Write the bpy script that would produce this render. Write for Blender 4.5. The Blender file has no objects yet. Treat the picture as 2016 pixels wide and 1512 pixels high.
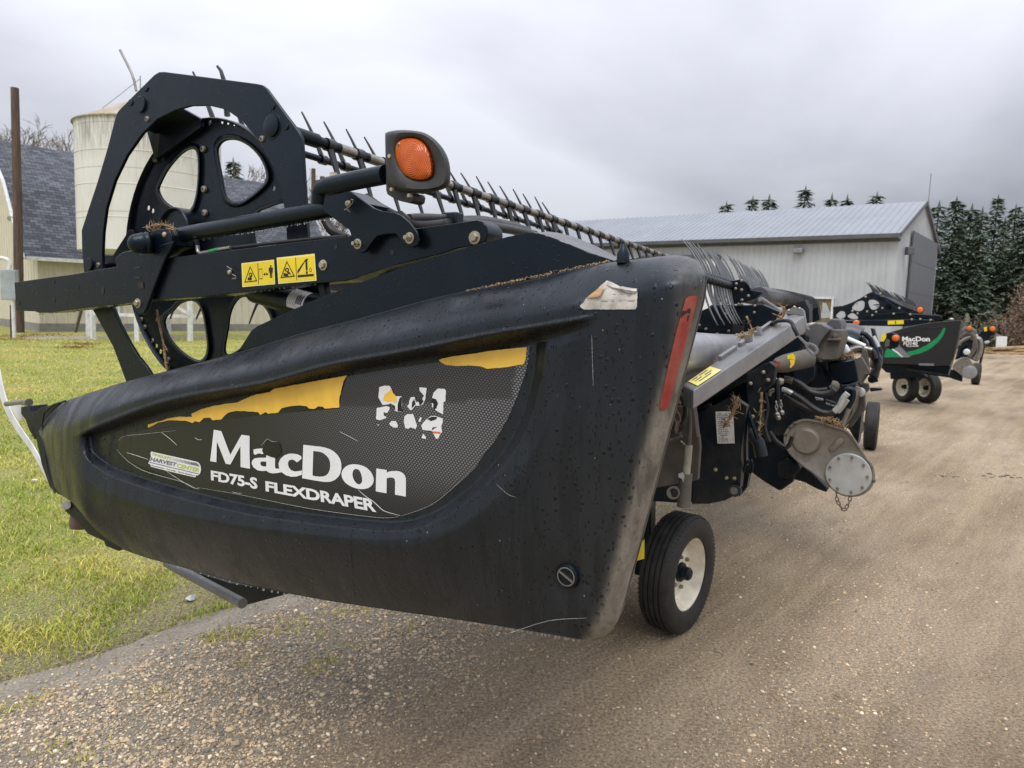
import bpy, bmesh, math, random
import numpy as np
from mathutils import Vector, Matrix, noise
from mathutils.geometry import delaunay_2d_cdt, tessellate_polygon

S = bpy.context.scene
C = S.collection
rad = math.radians
rng = random.Random(7)
NR = np.random.RandomState(11)

# ------------------------------------------------------------------ camera
FPX, PITCH, ROLL, CAMH = 1420.0, rad(6.15), rad(1.83), 1.80
CF = Vector((0, math.cos(PITCH), -math.sin(PITCH)))
_r0 = Vector((1, 0, 0)); _u0 = Vector((0, math.sin(PITCH), math.cos(PITCH)))
CR = _r0 * math.cos(ROLL) + _u0 * math.sin(ROLL)
CU = -_r0 * math.sin(ROLL) + _u0 * math.cos(ROLL)
CPOS = Vector((0, 0, CAMH))
cd = bpy.data.cameras.new('camera'); cam = bpy.data.objects.new('camera', cd); C.objects.link(cam)
cam.matrix_world = Matrix(((CR.x, CU.x, -CF.x, 0), (CR.y, CU.y, -CF.y, 0), (CR.z, CU.z, -CF.z, CAMH), (0, 0, 0, 1)))
cd.sensor_fit = 'HORIZONTAL'; cd.sensor_width = 36; cd.lens = FPX / 2016 * 36
cd.clip_start = 0.05; cd.clip_end = 2000
cd.dof.use_dof = True; cd.dof.focus_distance = 2.3; cd.dof.aperture_fstop = 6.5
S.camera = cam

# ------------------------------------------------------------------ sky, sun, exposure
SUN_EL, SUN_AZ = rad(58), rad(200)
W = bpy.data.worlds.new('World'); S.world = W; W.use_nodes = True
nt = W.node_tree; nt.nodes.clear()
def wn(t, **k):
    n = nt.nodes.new(t)
    for a, b in k.items(): setattr(n, a, b)
    return n
wo = wn('ShaderNodeOutputWorld'); mixs = wn('ShaderNodeMixShader'); mixs.inputs[0].default_value = 0.90
sky = wn('ShaderNodeTexSky', sky_type='NISHITA', sun_disc=False, sun_elevation=SUN_EL, sun_rotation=SUN_AZ)
b1 = wn('ShaderNodeBackground'); b1.inputs[1].default_value = 0.10
b2 = wn('ShaderNodeBackground'); b2.inputs[1].default_value = 0.94
tc = wn('ShaderNodeTexCoord')
sep = wn('ShaderNodeSeparateXYZ'); nt.links.new(tc.outputs['Generated'], sep.inputs[0])
# project directions on a flat cloud deck: clouds stretch towards the horizon
add = wn('ShaderNodeMath', operation='ADD'); add.inputs[1].default_value = 0.30; nt.links.new(sep.outputs[2], add.inputs[0])
mx = wn('ShaderNodeMath', operation='MAXIMUM'); mx.inputs[1].default_value = 0.08; nt.links.new(add.outputs[0], mx.inputs[0])
dx = wn('ShaderNodeMath', operation='DIVIDE'); dy = wn('ShaderNodeMath', operation='DIVIDE')
nt.links.new(sep.outputs[0], dx.inputs[0]); nt.links.new(mx.outputs[0], dx.inputs[1])
nt.links.new(sep.outputs[1], dy.inputs[0]); nt.links.new(mx.outputs[0], dy.inputs[1])
cmb = wn('ShaderNodeCombineXYZ'); nt.links.new(dx.outputs[0], cmb.inputs[0]); nt.links.new(dy.outputs[0], cmb.inputs[1])
cmb.inputs[2].default_value = 3.7
n1 = wn('ShaderNodeTexNoise'); n1.inputs['Scale'].default_value = 0.8; n1.inputs['Detail'].default_value = 6; n1.inputs['Roughness'].default_value = 0.46
n1.inputs['Distortion'].default_value = 0.35
nt.links.new(cmb.outputs[0], n1.inputs['Vector'])
rmp = wn('ShaderNodeValToRGB'); nt.links.new(n1.outputs['Fac'], rmp.inputs[0])
el = rmp.color_ramp.elements
el[0].position = 0.32; el[0].color = (0.35, 0.360, 0.405, 1)
el[1].position = 0.61; el[1].color = (0.73, 0.745, 0.81, 1)
e = el.new(0.42); e.color = (0.475, 0.485, 0.54, 1)
e = el.new(0.51); e.color = (0.60, 0.61, 0.675, 1)
# an overcast deck is brightest overhead
zg = wn('ShaderNodeMapRange'); zg.inputs[1].default_value = 0.0; zg.inputs[2].default_value = 1.0; zg.inputs[3].default_value = 0.62; zg.inputs[4].default_value = 2.75
nt.links.new(sep.outputs[2], zg.inputs[0])
nt.links.new(rmp.outputs[0], b2.inputs[0]); nt.links.new(zg.outputs[0], b2.inputs[1])
nt.links.new(sky.outputs[0], b1.inputs[0])
nt.links.new(b1.outputs[0], mixs.inputs[1]); nt.links.new(b2.outputs[0], mixs.inputs[2]); nt.links.new(mixs.outputs[0], wo.inputs[0])

sl = bpy.data.lights.new('sun', 'SUN'); so = bpy.data.objects.new('sun', sl); C.objects.link(so)
sl.energy = 1.5; sl.angle = rad(30); sl.color = (1.0, 0.965, 0.90)
_sd = Vector((math.sin(SUN_AZ) * math.cos(SUN_EL), math.cos(SUN_AZ) * math.cos(SUN_EL), math.sin(SUN_EL)))
so.rotation_euler = _sd.to_track_quat('Z', 'Y').to_euler()

S.view_settings.view_transform = 'Standard'; S.view_settings.look = 'None'
S.view_settings.exposure = 0.18; S.view_settings.gamma = 1.0; S.view_settings.use_curve_mapping = False
S.render.engine = 'CYCLES'
S.cycles.use_denoising = True
S.cycles.max_bounces = 6; S.cycles.diffuse_bounces = 3; S.cycles.glossy_bounces = 3; S.cycles.transmission_bounces = 4
S.cycles.caustics_reflective = False; S.cycles.caustics_refractive = False

# ------------------------------------------------------------------ photo geometry helpers
def ray(x, y): return CF + CR * ((x - 1008) / FPX) - CU * ((y - 756) / FPX)
def ground(x, y, z=0.0):
    d = ray(x, y); return CPOS + d * ((z - CAMH) / d.z)
def at(x, y, dist):
    """point seen at pixel (x, y) at horizontal depth dist in front of the camera"""
    d = ray(x, y); return CPOS + d * (dist / d.y)
class Frame:
    """a machine's own axes: u along its length, v towards its front, z up; origin on the ground"""
    def __init__(s, theta, ou, ov):
        t = rad(theta)
        s.a = Vector((math.sin(t), math.cos(t), 0)); s.b = Vector((-math.cos(t), math.sin(t), 0))
        s.ou, s.ov, s.rz = ou, ov, math.pi / 2 - t
        s.loc = s.a * ou + s.b * ov
    def p(s, x, y, u):
        d = ray(x, y); q = CPOS + d * (u / d.dot(s.a))
        return Vector((u - s.ou, q.dot(s.b) - s.ov, q.z))
    def g(s, w):
        return Vector((w.dot(s.a) - s.ou, w.dot(s.b) - s.ov, w.z))
def ZR(ox, oy, sc):
    def f(*pts):
        if len(pts) == 1 and isinstance(pts[0], list): return [(ox + a / sc, oy + b / sc) for a, b in pts[0]]
        return (ox + pts[0] / sc, oy + pts[1] / sc)
    return f
zA = ZR(400, 830, 8.895); zB = ZR(590, 850, 8.4); zS = ZR(280, 870, 16.8); zW = ZR(720, 740, 10.8)
zD = ZR(460, 490, 11.2); zL = ZR(740, 240, 8.894); zT = ZR(1120, 540, 12.6)
R1 = ZR(1250, 480, 6.72); R2 = ZR(1480, 560, 6.72); R3 = ZR(1250, 780, 6.573); R4 = ZR(1530, 760, 6.046); R5 = ZR(1640, 560, 5.362)
Z1 = ZR(0, 60, 3.15); Z2 = ZR(500, 120, 3.15); Z3 = ZR(0, 400, 3.15); Q2 = ZR(200, 640, 2.24); Q1 = ZR(0, 700, 3.15); Q6 = ZR(400, 440, 3.15)

# ------------------------------------------------------------------ object helpers
def link(o, parent=None):
    C.objects.link(o)
    if parent is not None: o.parent = parent
    return o
def empty(name, loc=(0, 0, 0), rz=0.0):
    o = bpy.data.objects.new(name, None); o.location = loc; o.rotation_euler = (0, 0, rz); o.empty_display_size = 0.1
    return link(o)
def tag(o, label=None, cat=None, group=None, kind=None):
    if label: o['label'] = label
    if cat: o['category'] = cat
    if group: o['group'] = group
    if kind: o['kind'] = kind
    return o
def dup(o, parent=None):
    c = o.copy(); C.objects.link(c)
    if parent is not None: c.parent = parent
    for ch in list(o.children): dup(ch, c)
    return c
def obj(name, bm, mat, parent=None, smooth=40, bevel=0.0, seg=2):
    me = bpy.data.meshes.new(name); bm.normal_update(); bm.to_mesh(me); bm.free()
    return meobj(name, me, mat, parent, smooth, bevel, seg)
def meobj(name, me, mat, parent=None, smooth=40, bevel=0.0, seg=2):
    for m in (mat if isinstance(mat, (list, tuple)) else [mat]): me.materials.append(m)
    o = bpy.data.objects.new(name, me); link(o, parent)
    if smooth:
        for p in me.polygons: p.use_smooth = True
        me.set_sharp_from_angle(angle=rad(smooth))
    if bevel:
        b = o.modifiers.new('bevel', 'BEVEL'); b.width = bevel; b.segments = seg; b.limit_method = 'ANGLE'; b.angle_limit = rad(35)
        b.harden_normals = False
    return o
def npobj(name, V, F, mat, parent=None, smooth=False, col=None):
    """fast mesh from numpy arrays: V (n,3), F (m,k)"""
    me = bpy.data.meshes.new(name); k = F.shape[1]
    me.vertices.add(len(V)); me.vertices.foreach_set('co', np.asarray(V, np.float32).ravel())
    me.loops.add(F.size); me.loops.foreach_set('vertex_index', F.astype(np.int32).ravel())
    me.polygons.add(len(F)); me.polygons.foreach_set('loop_start', np.arange(0, F.size, k, dtype=np.int32))
    me.polygons.foreach_set('use_smooth', np.full(len(F), bool(smooth)))
    if col is not None:
        ca = me.color_attributes.new('tint', 'FLOAT_COLOR', 'POINT'); ca.data.foreach_set('color', np.asarray(col, np.float32).ravel())
    me.update(); me.validate()
    for m in (mat if isinstance(mat, (list, tuple)) else [mat]): me.materials.append(m)
    o = bpy.data.objects.new(name, me); return link(o, parent)

def add_box(bm, c, sx, sy, sz, M=None):
    vs = []
    for k in range(8):
        p = Vector((sx / 2 * (1 if k & 1 else -1), sy / 2 * (1 if k & 2 else -1), sz / 2 * (1 if k & 4 else -1)))
        if M is not None: p = M @ p
        vs.append(bm.verts.new(Vector(c) + p))
    for f in ((0, 2, 3, 1), (4, 5, 7, 6), (0, 1, 5, 4), (2, 6, 7, 3), (0, 4, 6, 2), (1, 3, 7, 5)): bm.faces.new([vs[i] for i in f])
def frame_of(d):
    d = Vector(d).normalized(); up = Vector((0, 0, 1)) if abs(d.z) < 0.9 else Vector((1, 0, 0))
    x = d.cross(up).normalized(); y = x.cross(d).normalized(); return x, y
def add_bar(bm, a, b, w, h, roll_up=None):
    """rectangular bar from a to b: w sideways, h upwards"""
    a, b = Vector(a), Vector(b); d = (b - a).normalized(); up = Vector(roll_up or (0, 0, 1))
    x = d.cross(up).normalized(); y = x.cross(d).normalized(); vs = []
    for q in (a, b):
        for sx, sy in ((-1, -1), (1, -1), (1, 1), (-1, 1)): vs.append(bm.verts.new(q + x * (w / 2 * sx) + y * (h / 2 * sy)))
    for f in ((3, 2, 1, 0), (4, 5, 6, 7), (0, 1, 5, 4), (1, 2, 6, 5), (2, 3, 7, 6), (3, 0, 4, 7)): bm.faces.new([vs[i] for i in f])
def add_tube(bm, pts, r, n=10, cap=True, flat=1.0):
    pts = [Vector(p) for p in pts]; rr = r if isinstance(r, (list, tuple)) else [r] * len(pts)
    x = None; rings = []
    for i, p in enumerate(pts):
        d = (pts[min(i + 1, len(pts) - 1)] - pts[max(i - 1, 0)]).normalized()
        if x is None: x, y = frame_of(d)
        else:
            x = (x - d * x.dot(d)).normalized(); y = d.cross(x) * -1
        rings.append([bm.verts.new(p + (x * math.cos(k * 2 * math.pi / n) + y * math.sin(k * 2 * math.pi / n) * flat) * rr[i]) for k in range(n)])
    for i in range(len(rings) - 1):
        for k in range(n): bm.faces.new((rings[i][k], rings[i][(k + 1) % n], rings[i + 1][(k + 1) % n], rings[i + 1][k]))
    if cap:
        bm.faces.new(rings[0][::-1]); bm.faces.new(rings[-1])
def add_lathe(bm, c, axis, prof, n=24, xdir=None):
    """prof: (along, radius) pairs round axis through c"""
    d = Vector(axis).normalized(); x, y = frame_of(d); c = Vector(c); rings = []
    for a, r in prof:
        if r < 1e-6: rings.append([bm.verts.new(c + d * a)])
        else: rings.append([bm.verts.new(c + d * a + (x * math.cos(k * 2 * math.pi / n) + y * math.sin(k * 2 * math.pi / n)) * r) for k in range(n)])
    for A, B in zip(rings, rings[1:]):
        if len(A) == 1 and len(B) == 1: continue
        for k in range(n):
            k2 = (k + 1) % n
            if len(A) == 1: bm.faces.new((A[0], B[k], B[k2]))
            elif len(B) == 1: bm.faces.new((A[k], B[0], A[k2]))
            else: bm.faces.new((A[k], B[k], B[k2], A[k2]))
def spline(pts, n=6, closed=False):
    P = [Vector(p) for p in pts]; out = []; m = len(P)
    g = (lambda i: P[i % m]) if closed else (lambda i: P[max(0, min(m - 1, i))])
    for i in range(m if closed else m - 1):
        a, b, c, d = g(i - 1), g(i), g(i + 1), g(i + 2)
        for k in range(n):
            t = k / n
            out.append(0.5 * ((2 * b) + (c - a) * t + (2 * a - 5 * b + 4 * c - d) * t * t + (3 * b - a - 3 * c + d) * t ** 3))
    if not closed: out.append(P[-1])
    return out
def sp2(pts, n=4, closed=True):
    return [(q.x, q.y) for q in spline([(a, b, 0) for a, b in pts], n, closed)]
def add_prism(bm, poly, off):
    """poly: coplanar 3-D points, extruded by vector off"""
    A = [Vector(p) for p in poly]; off = Vector(off)
    nrm = Vector((0, 0, 0))
    for i in range(len(A)): nrm += A[i].cross(A[(i + 1) % len(A)])
    if nrm.dot(off) > 0: A = A[::-1]
    t = [bm.verts.new(p) for p in A]; b = [bm.verts.new(p + off) for p in A]
    n = len(A)
    for i in range(n): bm.faces.new((t[i], b[i], b[(i + 1) % n], t[(i + 1) % n]))
    if n <= 4:
        bm.faces.new(t); bm.faces.new(b[::-1])
    else:
        f1 = bm.faces.new(t); f2 = bm.faces.new(b[::-1])
        bmesh.ops.triangulate(bm, faces=[f1, f2], ngon_method='EAR_CLIP')
def pt_in(x, y, poly):
    c = False; j = len(poly) - 1
    for i in range(len(poly)):
        if (poly[i][1] > y) != (poly[j][1] > y) and x < (poly[j][0] - poly[i][0]) * (y - poly[i][1]) / (poly[j][1] - poly[i][1]) + poly[i][0]: c = not c
        j = i
    return c
def plate(name, outer, holes, u0, thick, mat, parent, fr=None, bevel=0.002, smooth=40):
    """flat plate with holes standing in the plane u=u0 of frame fr; outlines are photo pixels"""
    fr = fr or H
    loops = [outer] + holes; pts = []; edges = []; lid = []
    for q in loops:
        k0 = len(pts); pts += [Vector(p) for p in q]; edges += [(k0 + i, k0 + (i + 1) % len(q)) for i in range(len(q))]; lid.append((k0, len(q)))
    r = delaunay_2d_cdt(pts, edges, [], 0, 1e-4)
    bm = bmesh.new(); A = [bm.verts.new(fr.p(q.x, q.y, u0)) for q in r[0]]; B = [bm.verts.new(v.co + Vector((thick, 0, 0))) for v in A]
    ec = {}
    for f in r[2]:
        cx = sum(r[0][i].x for i in f) / len(f); cy = sum(r[0][i].y for i in f) / len(f)
        if not pt_in(cx, cy, outer) or any(pt_in(cx, cy, h) for h in holes): continue
        bm.faces.new([A[i] for i in f]); bm.faces.new([B[i] for i in reversed(f)])
        for a, b in zip(f, list(f[1:]) + [f[0]]): ec[(a, b)] = 1
    for a, b in ec:
        if (b, a) not in ec: bm.faces.new((A[b], A[a], B[a], B[b]))
    for v in [v for v in bm.verts if not v.link_faces]: bm.verts.remove(v)
    bmesh.ops.recalc_face_normals(bm, faces=bm.faces)
    return obj(name, bm, mat, parent, smooth, bevel, 1)
def text2d(s, bold=0.0, space=1.0):
    """triangles of a line of text, scaled to the unit box: (verts (n,2), faces)"""
    cu = bpy.data.curves.new('t', 'FONT'); cu.body = s; cu.offset = bold; cu.space_character = space; cu.resolution_u = 3
    t = bpy.data.objects.new('tmp', cu); me = bpy.data.meshes.new_from_object(t)
    V = np.empty(len(me.vertices) * 3, np.float32); me.vertices.foreach_get('co', V); V = V.reshape(-1, 3)[:, :2]
    F = [tuple(p.vertices) for p in me.polygons]
    bpy.data.objects.remove(t); bpy.data.curves.remove(cu); bpy.data.meshes.remove(me)
    lo, hi = V.min(0), V.max(0); return (V - lo) / (hi - lo), F
def quad_map(V, tl, tr, br, bl):
    out = []
    for a, b in V:
        t = Vector(tl) * (1 - a) + Vector(tr) * a; m = Vector(bl) * (1 - a) + Vector(br) * a
        q = m * (1 - b) + t * b; out.append((q.x, q.y))
    return out
def circle_px(cx, cy, rx, ry, n=20, rot=0):
    return [(cx + rx * math.cos(t) * math.cos(rot) - ry * math.sin(t) * math.sin(rot), cy + rx * math.cos(t) * math.sin(rot) + ry * math.sin(t) * math.cos(rot)) for t in [2 * math.pi * k / n for k in range(n)]]

# ------------------------------------------------------------------ materials
class NT:
    def __init__(s, name):
        m = bpy.data.materials.new(name); m.use_nodes = True; s.m = m; s.t = m.node_tree; s.n = s.t.nodes; s.l = s.t.links
        s.b = s.n['Principled BSDF']; s.tc = None
    def new(s, t, **k):
        n = s.n.new(t)
        for a, b in k.items():
            if a.startswith('i_'): n.inputs[a[2:].replace('_', ' ')].default_value = b
            else: setattr(n, a, b)
        return n
    def co(s, scale=(1, 1, 1), rot=(0, 0, 0), out='Object'):
        if s.tc is None: s.tc = s.new('ShaderNodeTexCoord')
        mp = s.new('ShaderNodeMapping'); mp.inputs['Scale'].default_value = scale; mp.inputs['Rotation'].default_value = rot
        s.l.new(s.tc.outputs[out], mp.inputs[0]); return mp.outputs[0]
    def noise(s, scale, detail=4, rough=0.55, co=None, dist=0.0):
        n = s.new('ShaderNodeTexNoise'); n.inputs['Scale'].default_value = scale; n.inputs['Detail'].default_value = detail
        n.inputs['Roughness'].default_value = rough; n.inputs['Distortion'].default_value = dist
        s.l.new(co if co is not None else s.co(), n.inputs['Vector']); return n.outputs['Fac']
    def ramp(s, fac, stops, interp='LINEAR'):
        r = s.new('ShaderNodeValToRGB'); r.color_ramp.interpolation = interp; e = r.color_ramp.elements
        for k, (p, c) in enumerate(stops):
            c = (c, c, c) if isinstance(c, (int, float)) else c
            if k < 2: e[k].position = p; e[k].color = (*c, 1)
            else:
                q = e.new(p); q.color = (*c, 1)
        s.l.new(fac, r.inputs[0]); return r.outputs[0]
    def mix(s, fac, a, b, mode='MIX'):
        n = s.new('ShaderNodeMix', data_type='RGBA', blend_type=mode)
        for k, v in ((0, fac), (6, a), (7, b)):
            if hasattr(v, 'links'): s.l.new(v, n.inputs[k])
            elif k == 0: n.inputs[0].default_value = v
            else: n.inputs[k].default_value = (*v, 1)
        return n.outputs[2]
    def math(s, op, a, b=0.0, clamp=False):
        n = s.new('ShaderNodeMath', operation=op); n.use_clamp = clamp
        for k, v in ((0, a), (1, b)):
            if hasattr(v, 'links'): s.l.new(v, n.inputs[k])
            else: n.inputs[k].default_value = v
        return n.outputs[0]
    def bump(s, h, strength=0.3, dist=0.01):
        n = s.new('ShaderNodeBump'); n.inputs['Strength'].default_value = strength; n.inputs['Distance'].default_value = dist
        s.l.new(h, n.inputs['Height'])
        if s.b.inputs['Normal'].links: s.l.new(s.b.inputs['Normal'].links[0].from_socket, n.inputs['Normal'])
        s.l.new(n.outputs[0], s.b.inputs['Normal'])
    def set(s, **k):
        for a, v in k.items():
            i = s.b.inputs[a.replace('_', ' ')]
            if hasattr(v, 'links'): s.l.new(v, i)
            else: i.default_value = (*v, 1) if isinstance(v, tuple) and len(v) == 3 and i.type == 'RGBA' else v
        return s.m
    def drops(s, scale=70, keep=0.55, size=0.30, stretch=(1, 1, 1), strength=0.5, dist=0.004):
        """rain drops standing on the paint: a bump, and gloss where they sit"""
        v = s.new('ShaderNodeTexVoronoi'); v.inputs['Scale'].default_value = scale; s.l.new(s.co(stretch), v.inputs['Vector'])
        sp = s.new('ShaderNodeSeparateColor'); s.l.new(v.outputs['Color'], sp.inputs[0])
        on = s.math('GREATER_THAN', sp.outputs[0], keep)
        rr = s.math('MULTIPLY', sp.outputs[1], size)
        d = s.math('SUBTRACT', rr, v.outputs['Distance'], clamp=True)
        h = s.math('MULTIPLY', s.math('SQRT', d), on)
        s.bump(h, strength, dist)
        return s.math('GREATER_THAN', h, 0.02)

def paint(name, base, rough=0.4, metal=0.0, var=0.12, drops=0, dust=0.0, dustcol=(0.22, 0.18, 0.13), spec=0.5, scale=6, bump=0.0, tint=None):
    t = NT(name); n = t.noise(scale, 6); n2 = t.noise(scale * 7, 3)
    c = t.mix(1.0, base, t.ramp(n, [(0.3, 1 - var * 2), (0.7, 1 + var)]), 'MULTIPLY')
    r = t.math('ADD', t.math('MULTIPLY', n2, 0.22), rough - 0.11)
    if dust:
        m = t.math('MULTIPLY', t.ramp(t.noise(scale * 1.7, 8, 0.65), [(0.42, 0.0), (0.72, 1.0)]), dust)
        c = t.mix(m, c, dustcol); r = t.math('ADD', r, t.math('MULTIPLY', m, 0.4), clamp=True)
    if drops:
        g = t.drops(scale=drops)
        r = t.mix(g, r, (0.08, 0.08, 0.08))
    if bump: t.bump(n2, bump, 0.004)
    if tint: t.set(Specular_Tint=(*tint, 1))
    return t.set(Base_Color=c, Roughness=r, Metallic=metal, Specular_IOR_Level=spec)

M = {}
M['black'] = paint('black_machine_paint', (0.0028, 0.0056, 0.0102), 0.33, drops=80, dust=0.06, dustcol=(0.05, 0.046, 0.04), spec=0.34, tint=(0.66, 0.84, 1.0))
M['black_dry'] = paint('dark_machine_paint', (0.0030, 0.0052, 0.0090), 0.38, dust=0.10, dustcol=(0.05, 0.045, 0.038), spec=0.34, tint=(0.66, 0.84, 1.0))
M['black_dusty'] = paint('dusty_black_paint', (0.0045, 0.0068, 0.0105), 0.42, dust=0.28, dustcol=(0.085, 0.07, 0.053), spec=0.38, tint=(0.72, 0.87, 1.0))
M['rubber_hose'] = paint('rubber_hose', (0.012, 0.012, 0.013), 0.45, dust=0.25, dustcol=(0.07, 0.06, 0.05))
M['grey_paint'] = paint('grey_machine_paint', (0.19, 0.195, 0.205), 0.30, dust=0.5, dustcol=(0.19, 0.17, 0.145), scale=9)
M['grey_smooth'] = paint('grey_plastic_hood', (0.085, 0.088, 0.10), 0.35, dust=0.35, dustcol=(0.15, 0.13, 0.105), scale=5)
M['grey_pale'] = paint('pale_grey_tube', (0.30, 0.30, 0.32), 0.30, metal=0.25, dust=0.25, dustcol=(0.22, 0.19, 0.16))
M['dusty_panel'] = paint('dusty_grey_panel', (0.085, 0.078, 0.068), 0.62, dust=0.7, dustcol=(0.17, 0.145, 0.11))
M['cast'] = paint('cast_aluminium', (0.30, 0.28, 0.245), 0.42, metal=0.55, dust=0.75, dustcol=(0.25, 0.215, 0.165), scale=14, bump=0.15)
M['zinc'] = paint('zinc_plate', (0.55, 0.58, 0.58), 0.36, metal=0.45, dust=0.3, dustcol=(0.42, 0.41, 0.38))
M['bolt'] = paint('zinc_bolt', (0.52, 0.46, 0.34), 0.33, metal=0.75, dust=0.3)
M['bolt_dull'] = paint('dull_bolt', (0.30, 0.26, 0.22), 0.36, metal=0.8, dust=0.2)
M['steel'] = paint('worn_steel', (0.36, 0.34, 0.31), 0.32, metal=0.85, dust=0.45, dustcol=(0.10, 0.085, 0.07), scale=16)
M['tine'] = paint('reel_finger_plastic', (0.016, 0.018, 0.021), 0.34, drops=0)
M['tine_sky_pale'] = paint('sky_paled_finger_plastic', (0.15, 0.16, 0.175), 0.30)  # sky reflected in these fingers is painted into a paler base colour
M['white_paint'] = paint('white_paint', (0.74, 0.75, 0.76), 0.4)
M['cream_rim'] = paint('cream_rim_paint', (0.84, 0.79, 0.64), 0.35, dust=0.35, dustcol=(0.42, 0.35, 0.24), scale=12)
M['tyre'] = paint('tyre_rubber', (0.013, 0.0135, 0.0145), 0.6, dust=0.4, dustcol=(0.075, 0.065, 0.052), scale=10, bump=0.1)
M['lamp_rubber'] = paint('lamp_rubber', (0.020, 0.021, 0.021), 0.5, dust=0.3, dustcol=(0.10, 0.098, 0.09), scale=10)
M['straw'] = paint('dry_straw', (0.36, 0.24, 0.125), 0.75, var=0.35, scale=40)
M['label'] = paint('white_label', (0.70, 0.69, 0.66), 0.5, dust=0.3, dustcol=(0.45, 0.42, 0.36), scale=20)
M['sticker'] = paint('white_vinyl', (0.80, 0.82, 0.82), 0.30, var=0.04)
M['print_black'] = paint('black_print', (0.012, 0.012, 0.012), 0.4)
M['film_black'] = paint('glossy_black_film', (0.010, 0.011, 0.012), 0.28)
M['yellow'] = paint('yellow_vinyl', (0.96, 0.60, 0.075), 0.35, var=0.05, dust=0.08, dustcol=(0.25, 0.14, 0.04), scale=14)
M['yellow_sign'] = paint('yellow_warning_decal', (0.86, 0.67, 0.02), 0.35, var=0.05, dust=0.08)
M['yellow_pale'] = paint('pale_yellow_decal_edge', (0.90, 0.80, 0.24), 0.35, var=0.05)
M['orange'] = paint('orange_vinyl', (0.78, 0.15, 0.03), 0.4)
M['green_vinyl'] = paint('green_vinyl', (0.006, 0.24, 0.085), 0.35)
M['lime'] = paint('lime_print', (0.50, 0.60, 0.075), 0.4, var=0.05)
M['grey_print'] = paint('grey_print', (0.17, 0.18, 0.20), 0.4)
M['reflector'] = paint('red_reflector', (0.34, 0.028, 0.028), 0.28, dust=0.75, dustcol=(0.36, 0.15, 0.10), scale=9)
M['paper'] = paint('torn_paper', (0.56, 0.54, 0.49), 0.8, var=0.25, dust=0.5, dustcol=(0.42, 0.37, 0.30), scale=30)
M['paper_back'] = paint('paper_backing', (0.52, 0.34, 0.17), 0.8, var=0.25, scale=25)
M['rust'] = paint('rusty_chain', (0.12, 0.075, 0.055), 0.6, dust=0.4, scale=30)
M['green_wire'] = paint('green_wire', (0.02, 0.25, 0.08), 0.4)
M['tape'] = paint('grey_tape_wrap', (0.33, 0.31, 0.26), 0.6, dust=0.4, scale=18)

# amber lens: rings pressed in translucent plastic
t = NT('amber_lens'); w = t.new('ShaderNodeTexWave', wave_type='RINGS', rings_direction='SPHERICAL'); w.inputs['Scale'].default_value = 62; w.inputs['Distortion'].default_value = 0.1
t.l.new(t.co(), w.inputs['Vector']); t.bump(w.outputs['Fac'], 0.35, 0.003)
M['amber'] = t.set(Base_Color=t.mix(t.noise(30, 4), (0.42, 0.055, 0.003), (0.72, 0.16, 0.010)), Roughness=0.18, Subsurface_Weight=0.25, Subsurface_Radius=(0.02, 0.008, 0.002))
t = NT('amber_lens_small'); M['amber_small'] = t.set(Base_Color=t.mix(t.noise(40, 2), (0.70, 0.11, 0.01), (0.85, 0.20, 0.02)), Roughness=0.25)

# the moulded shield: black plastic, wet, dusted towards the rear edge and under the belly
t = NT('moulded_black_plastic')
dirt = t.new('ShaderNodeVertexColor', layer_name='tint')
dsep = t.new('ShaderNodeSeparateColor'); t.l.new(dirt.outputs[0], dsep.inputs[0])
fine = t.noise(55, 5, 0.6); big = t.noise(5, 6, 0.6); streak = t.noise(16, 5, 0.6, t.co((1, 3.2, 0.28)))
dustm = t.math('MULTIPLY', dsep.outputs[0], t.ramp(t.math('ADD', t.math('MULTIPLY', streak, 0.6), t.math('MULTIPLY', fine, 0.4)), [(0.30, 0.40), (0.60, 1.0)]))
mudm = t.math('MULTIPLY', dsep.outputs[1], t.ramp(t.noise(26, 6, 0.65, t.co((1, 2.2, 0.35))), [(0.30, 0.35), (0.60, 1.0)]))
cb = t.mix(1.0, (0.0115, 0.0138, 0.0175), t.ramp(big, [(0.3, 0.75), (0.7, 1.2)]), 'MULTIPLY')
cb = t.mix(dustm, cb, (0.27, 0.245, 0.20)); cb = t.mix(mudm, cb, (0.010, 0.0085, 0.007))
vo = t.new('ShaderNodeTexVoronoi'); vo.inputs['Scale'].default_value = 46; t.l.new(t.co(), vo.inputs['Vector'])
vs = t.new('ShaderNodeSeparateColor'); t.l.new(vo.outputs['Color'], vs.inputs[0])
spk = t.math('MULTIPLY', t.math('LESS_THAN', vo.outputs['Distance'], t.math('MULTIPLY', vs.outputs[1], 0.085)), t.math('GREATER_THAN', vs.outputs[0], 0.72))
cb = t.mix(spk, cb, (0.34, 0.31, 0.25))
wet = t.ramp(t.noise(9, 6, 0.6, t.co((1, 1.6, 0.45))), [(0.40, 0.0), (0.56, 1.0)])
rg = t.mix(wet, (0.40, 0.40, 0.40), (0.24, 0.24, 0.24)); rg = t.mix(dustm, rg, (0.8, 0.8, 0.8)); rg = t.mix(mudm, rg, (0.42, 0.42, 0.42))
g1 = t.drops(scale=62, keep=0.50, size=0.36, strength=0.55, dist=0.005)
g2 = t.drops(scale=105, keep=0.35, size=0.40, stretch=(1, 1.6, 0.50), strength=0.6, dist=0.004)
dropm = t.math('MULTIPLY', t.math('MAXIMUM', g1, g2), t.math('SUBTRACT', 1.0, dustm)); rg = t.mix(dropm, rg, (0.08, 0.08, 0.08)); cb = t.mix(dropm, cb, (0.004, 0.0045, 0.005))
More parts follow.
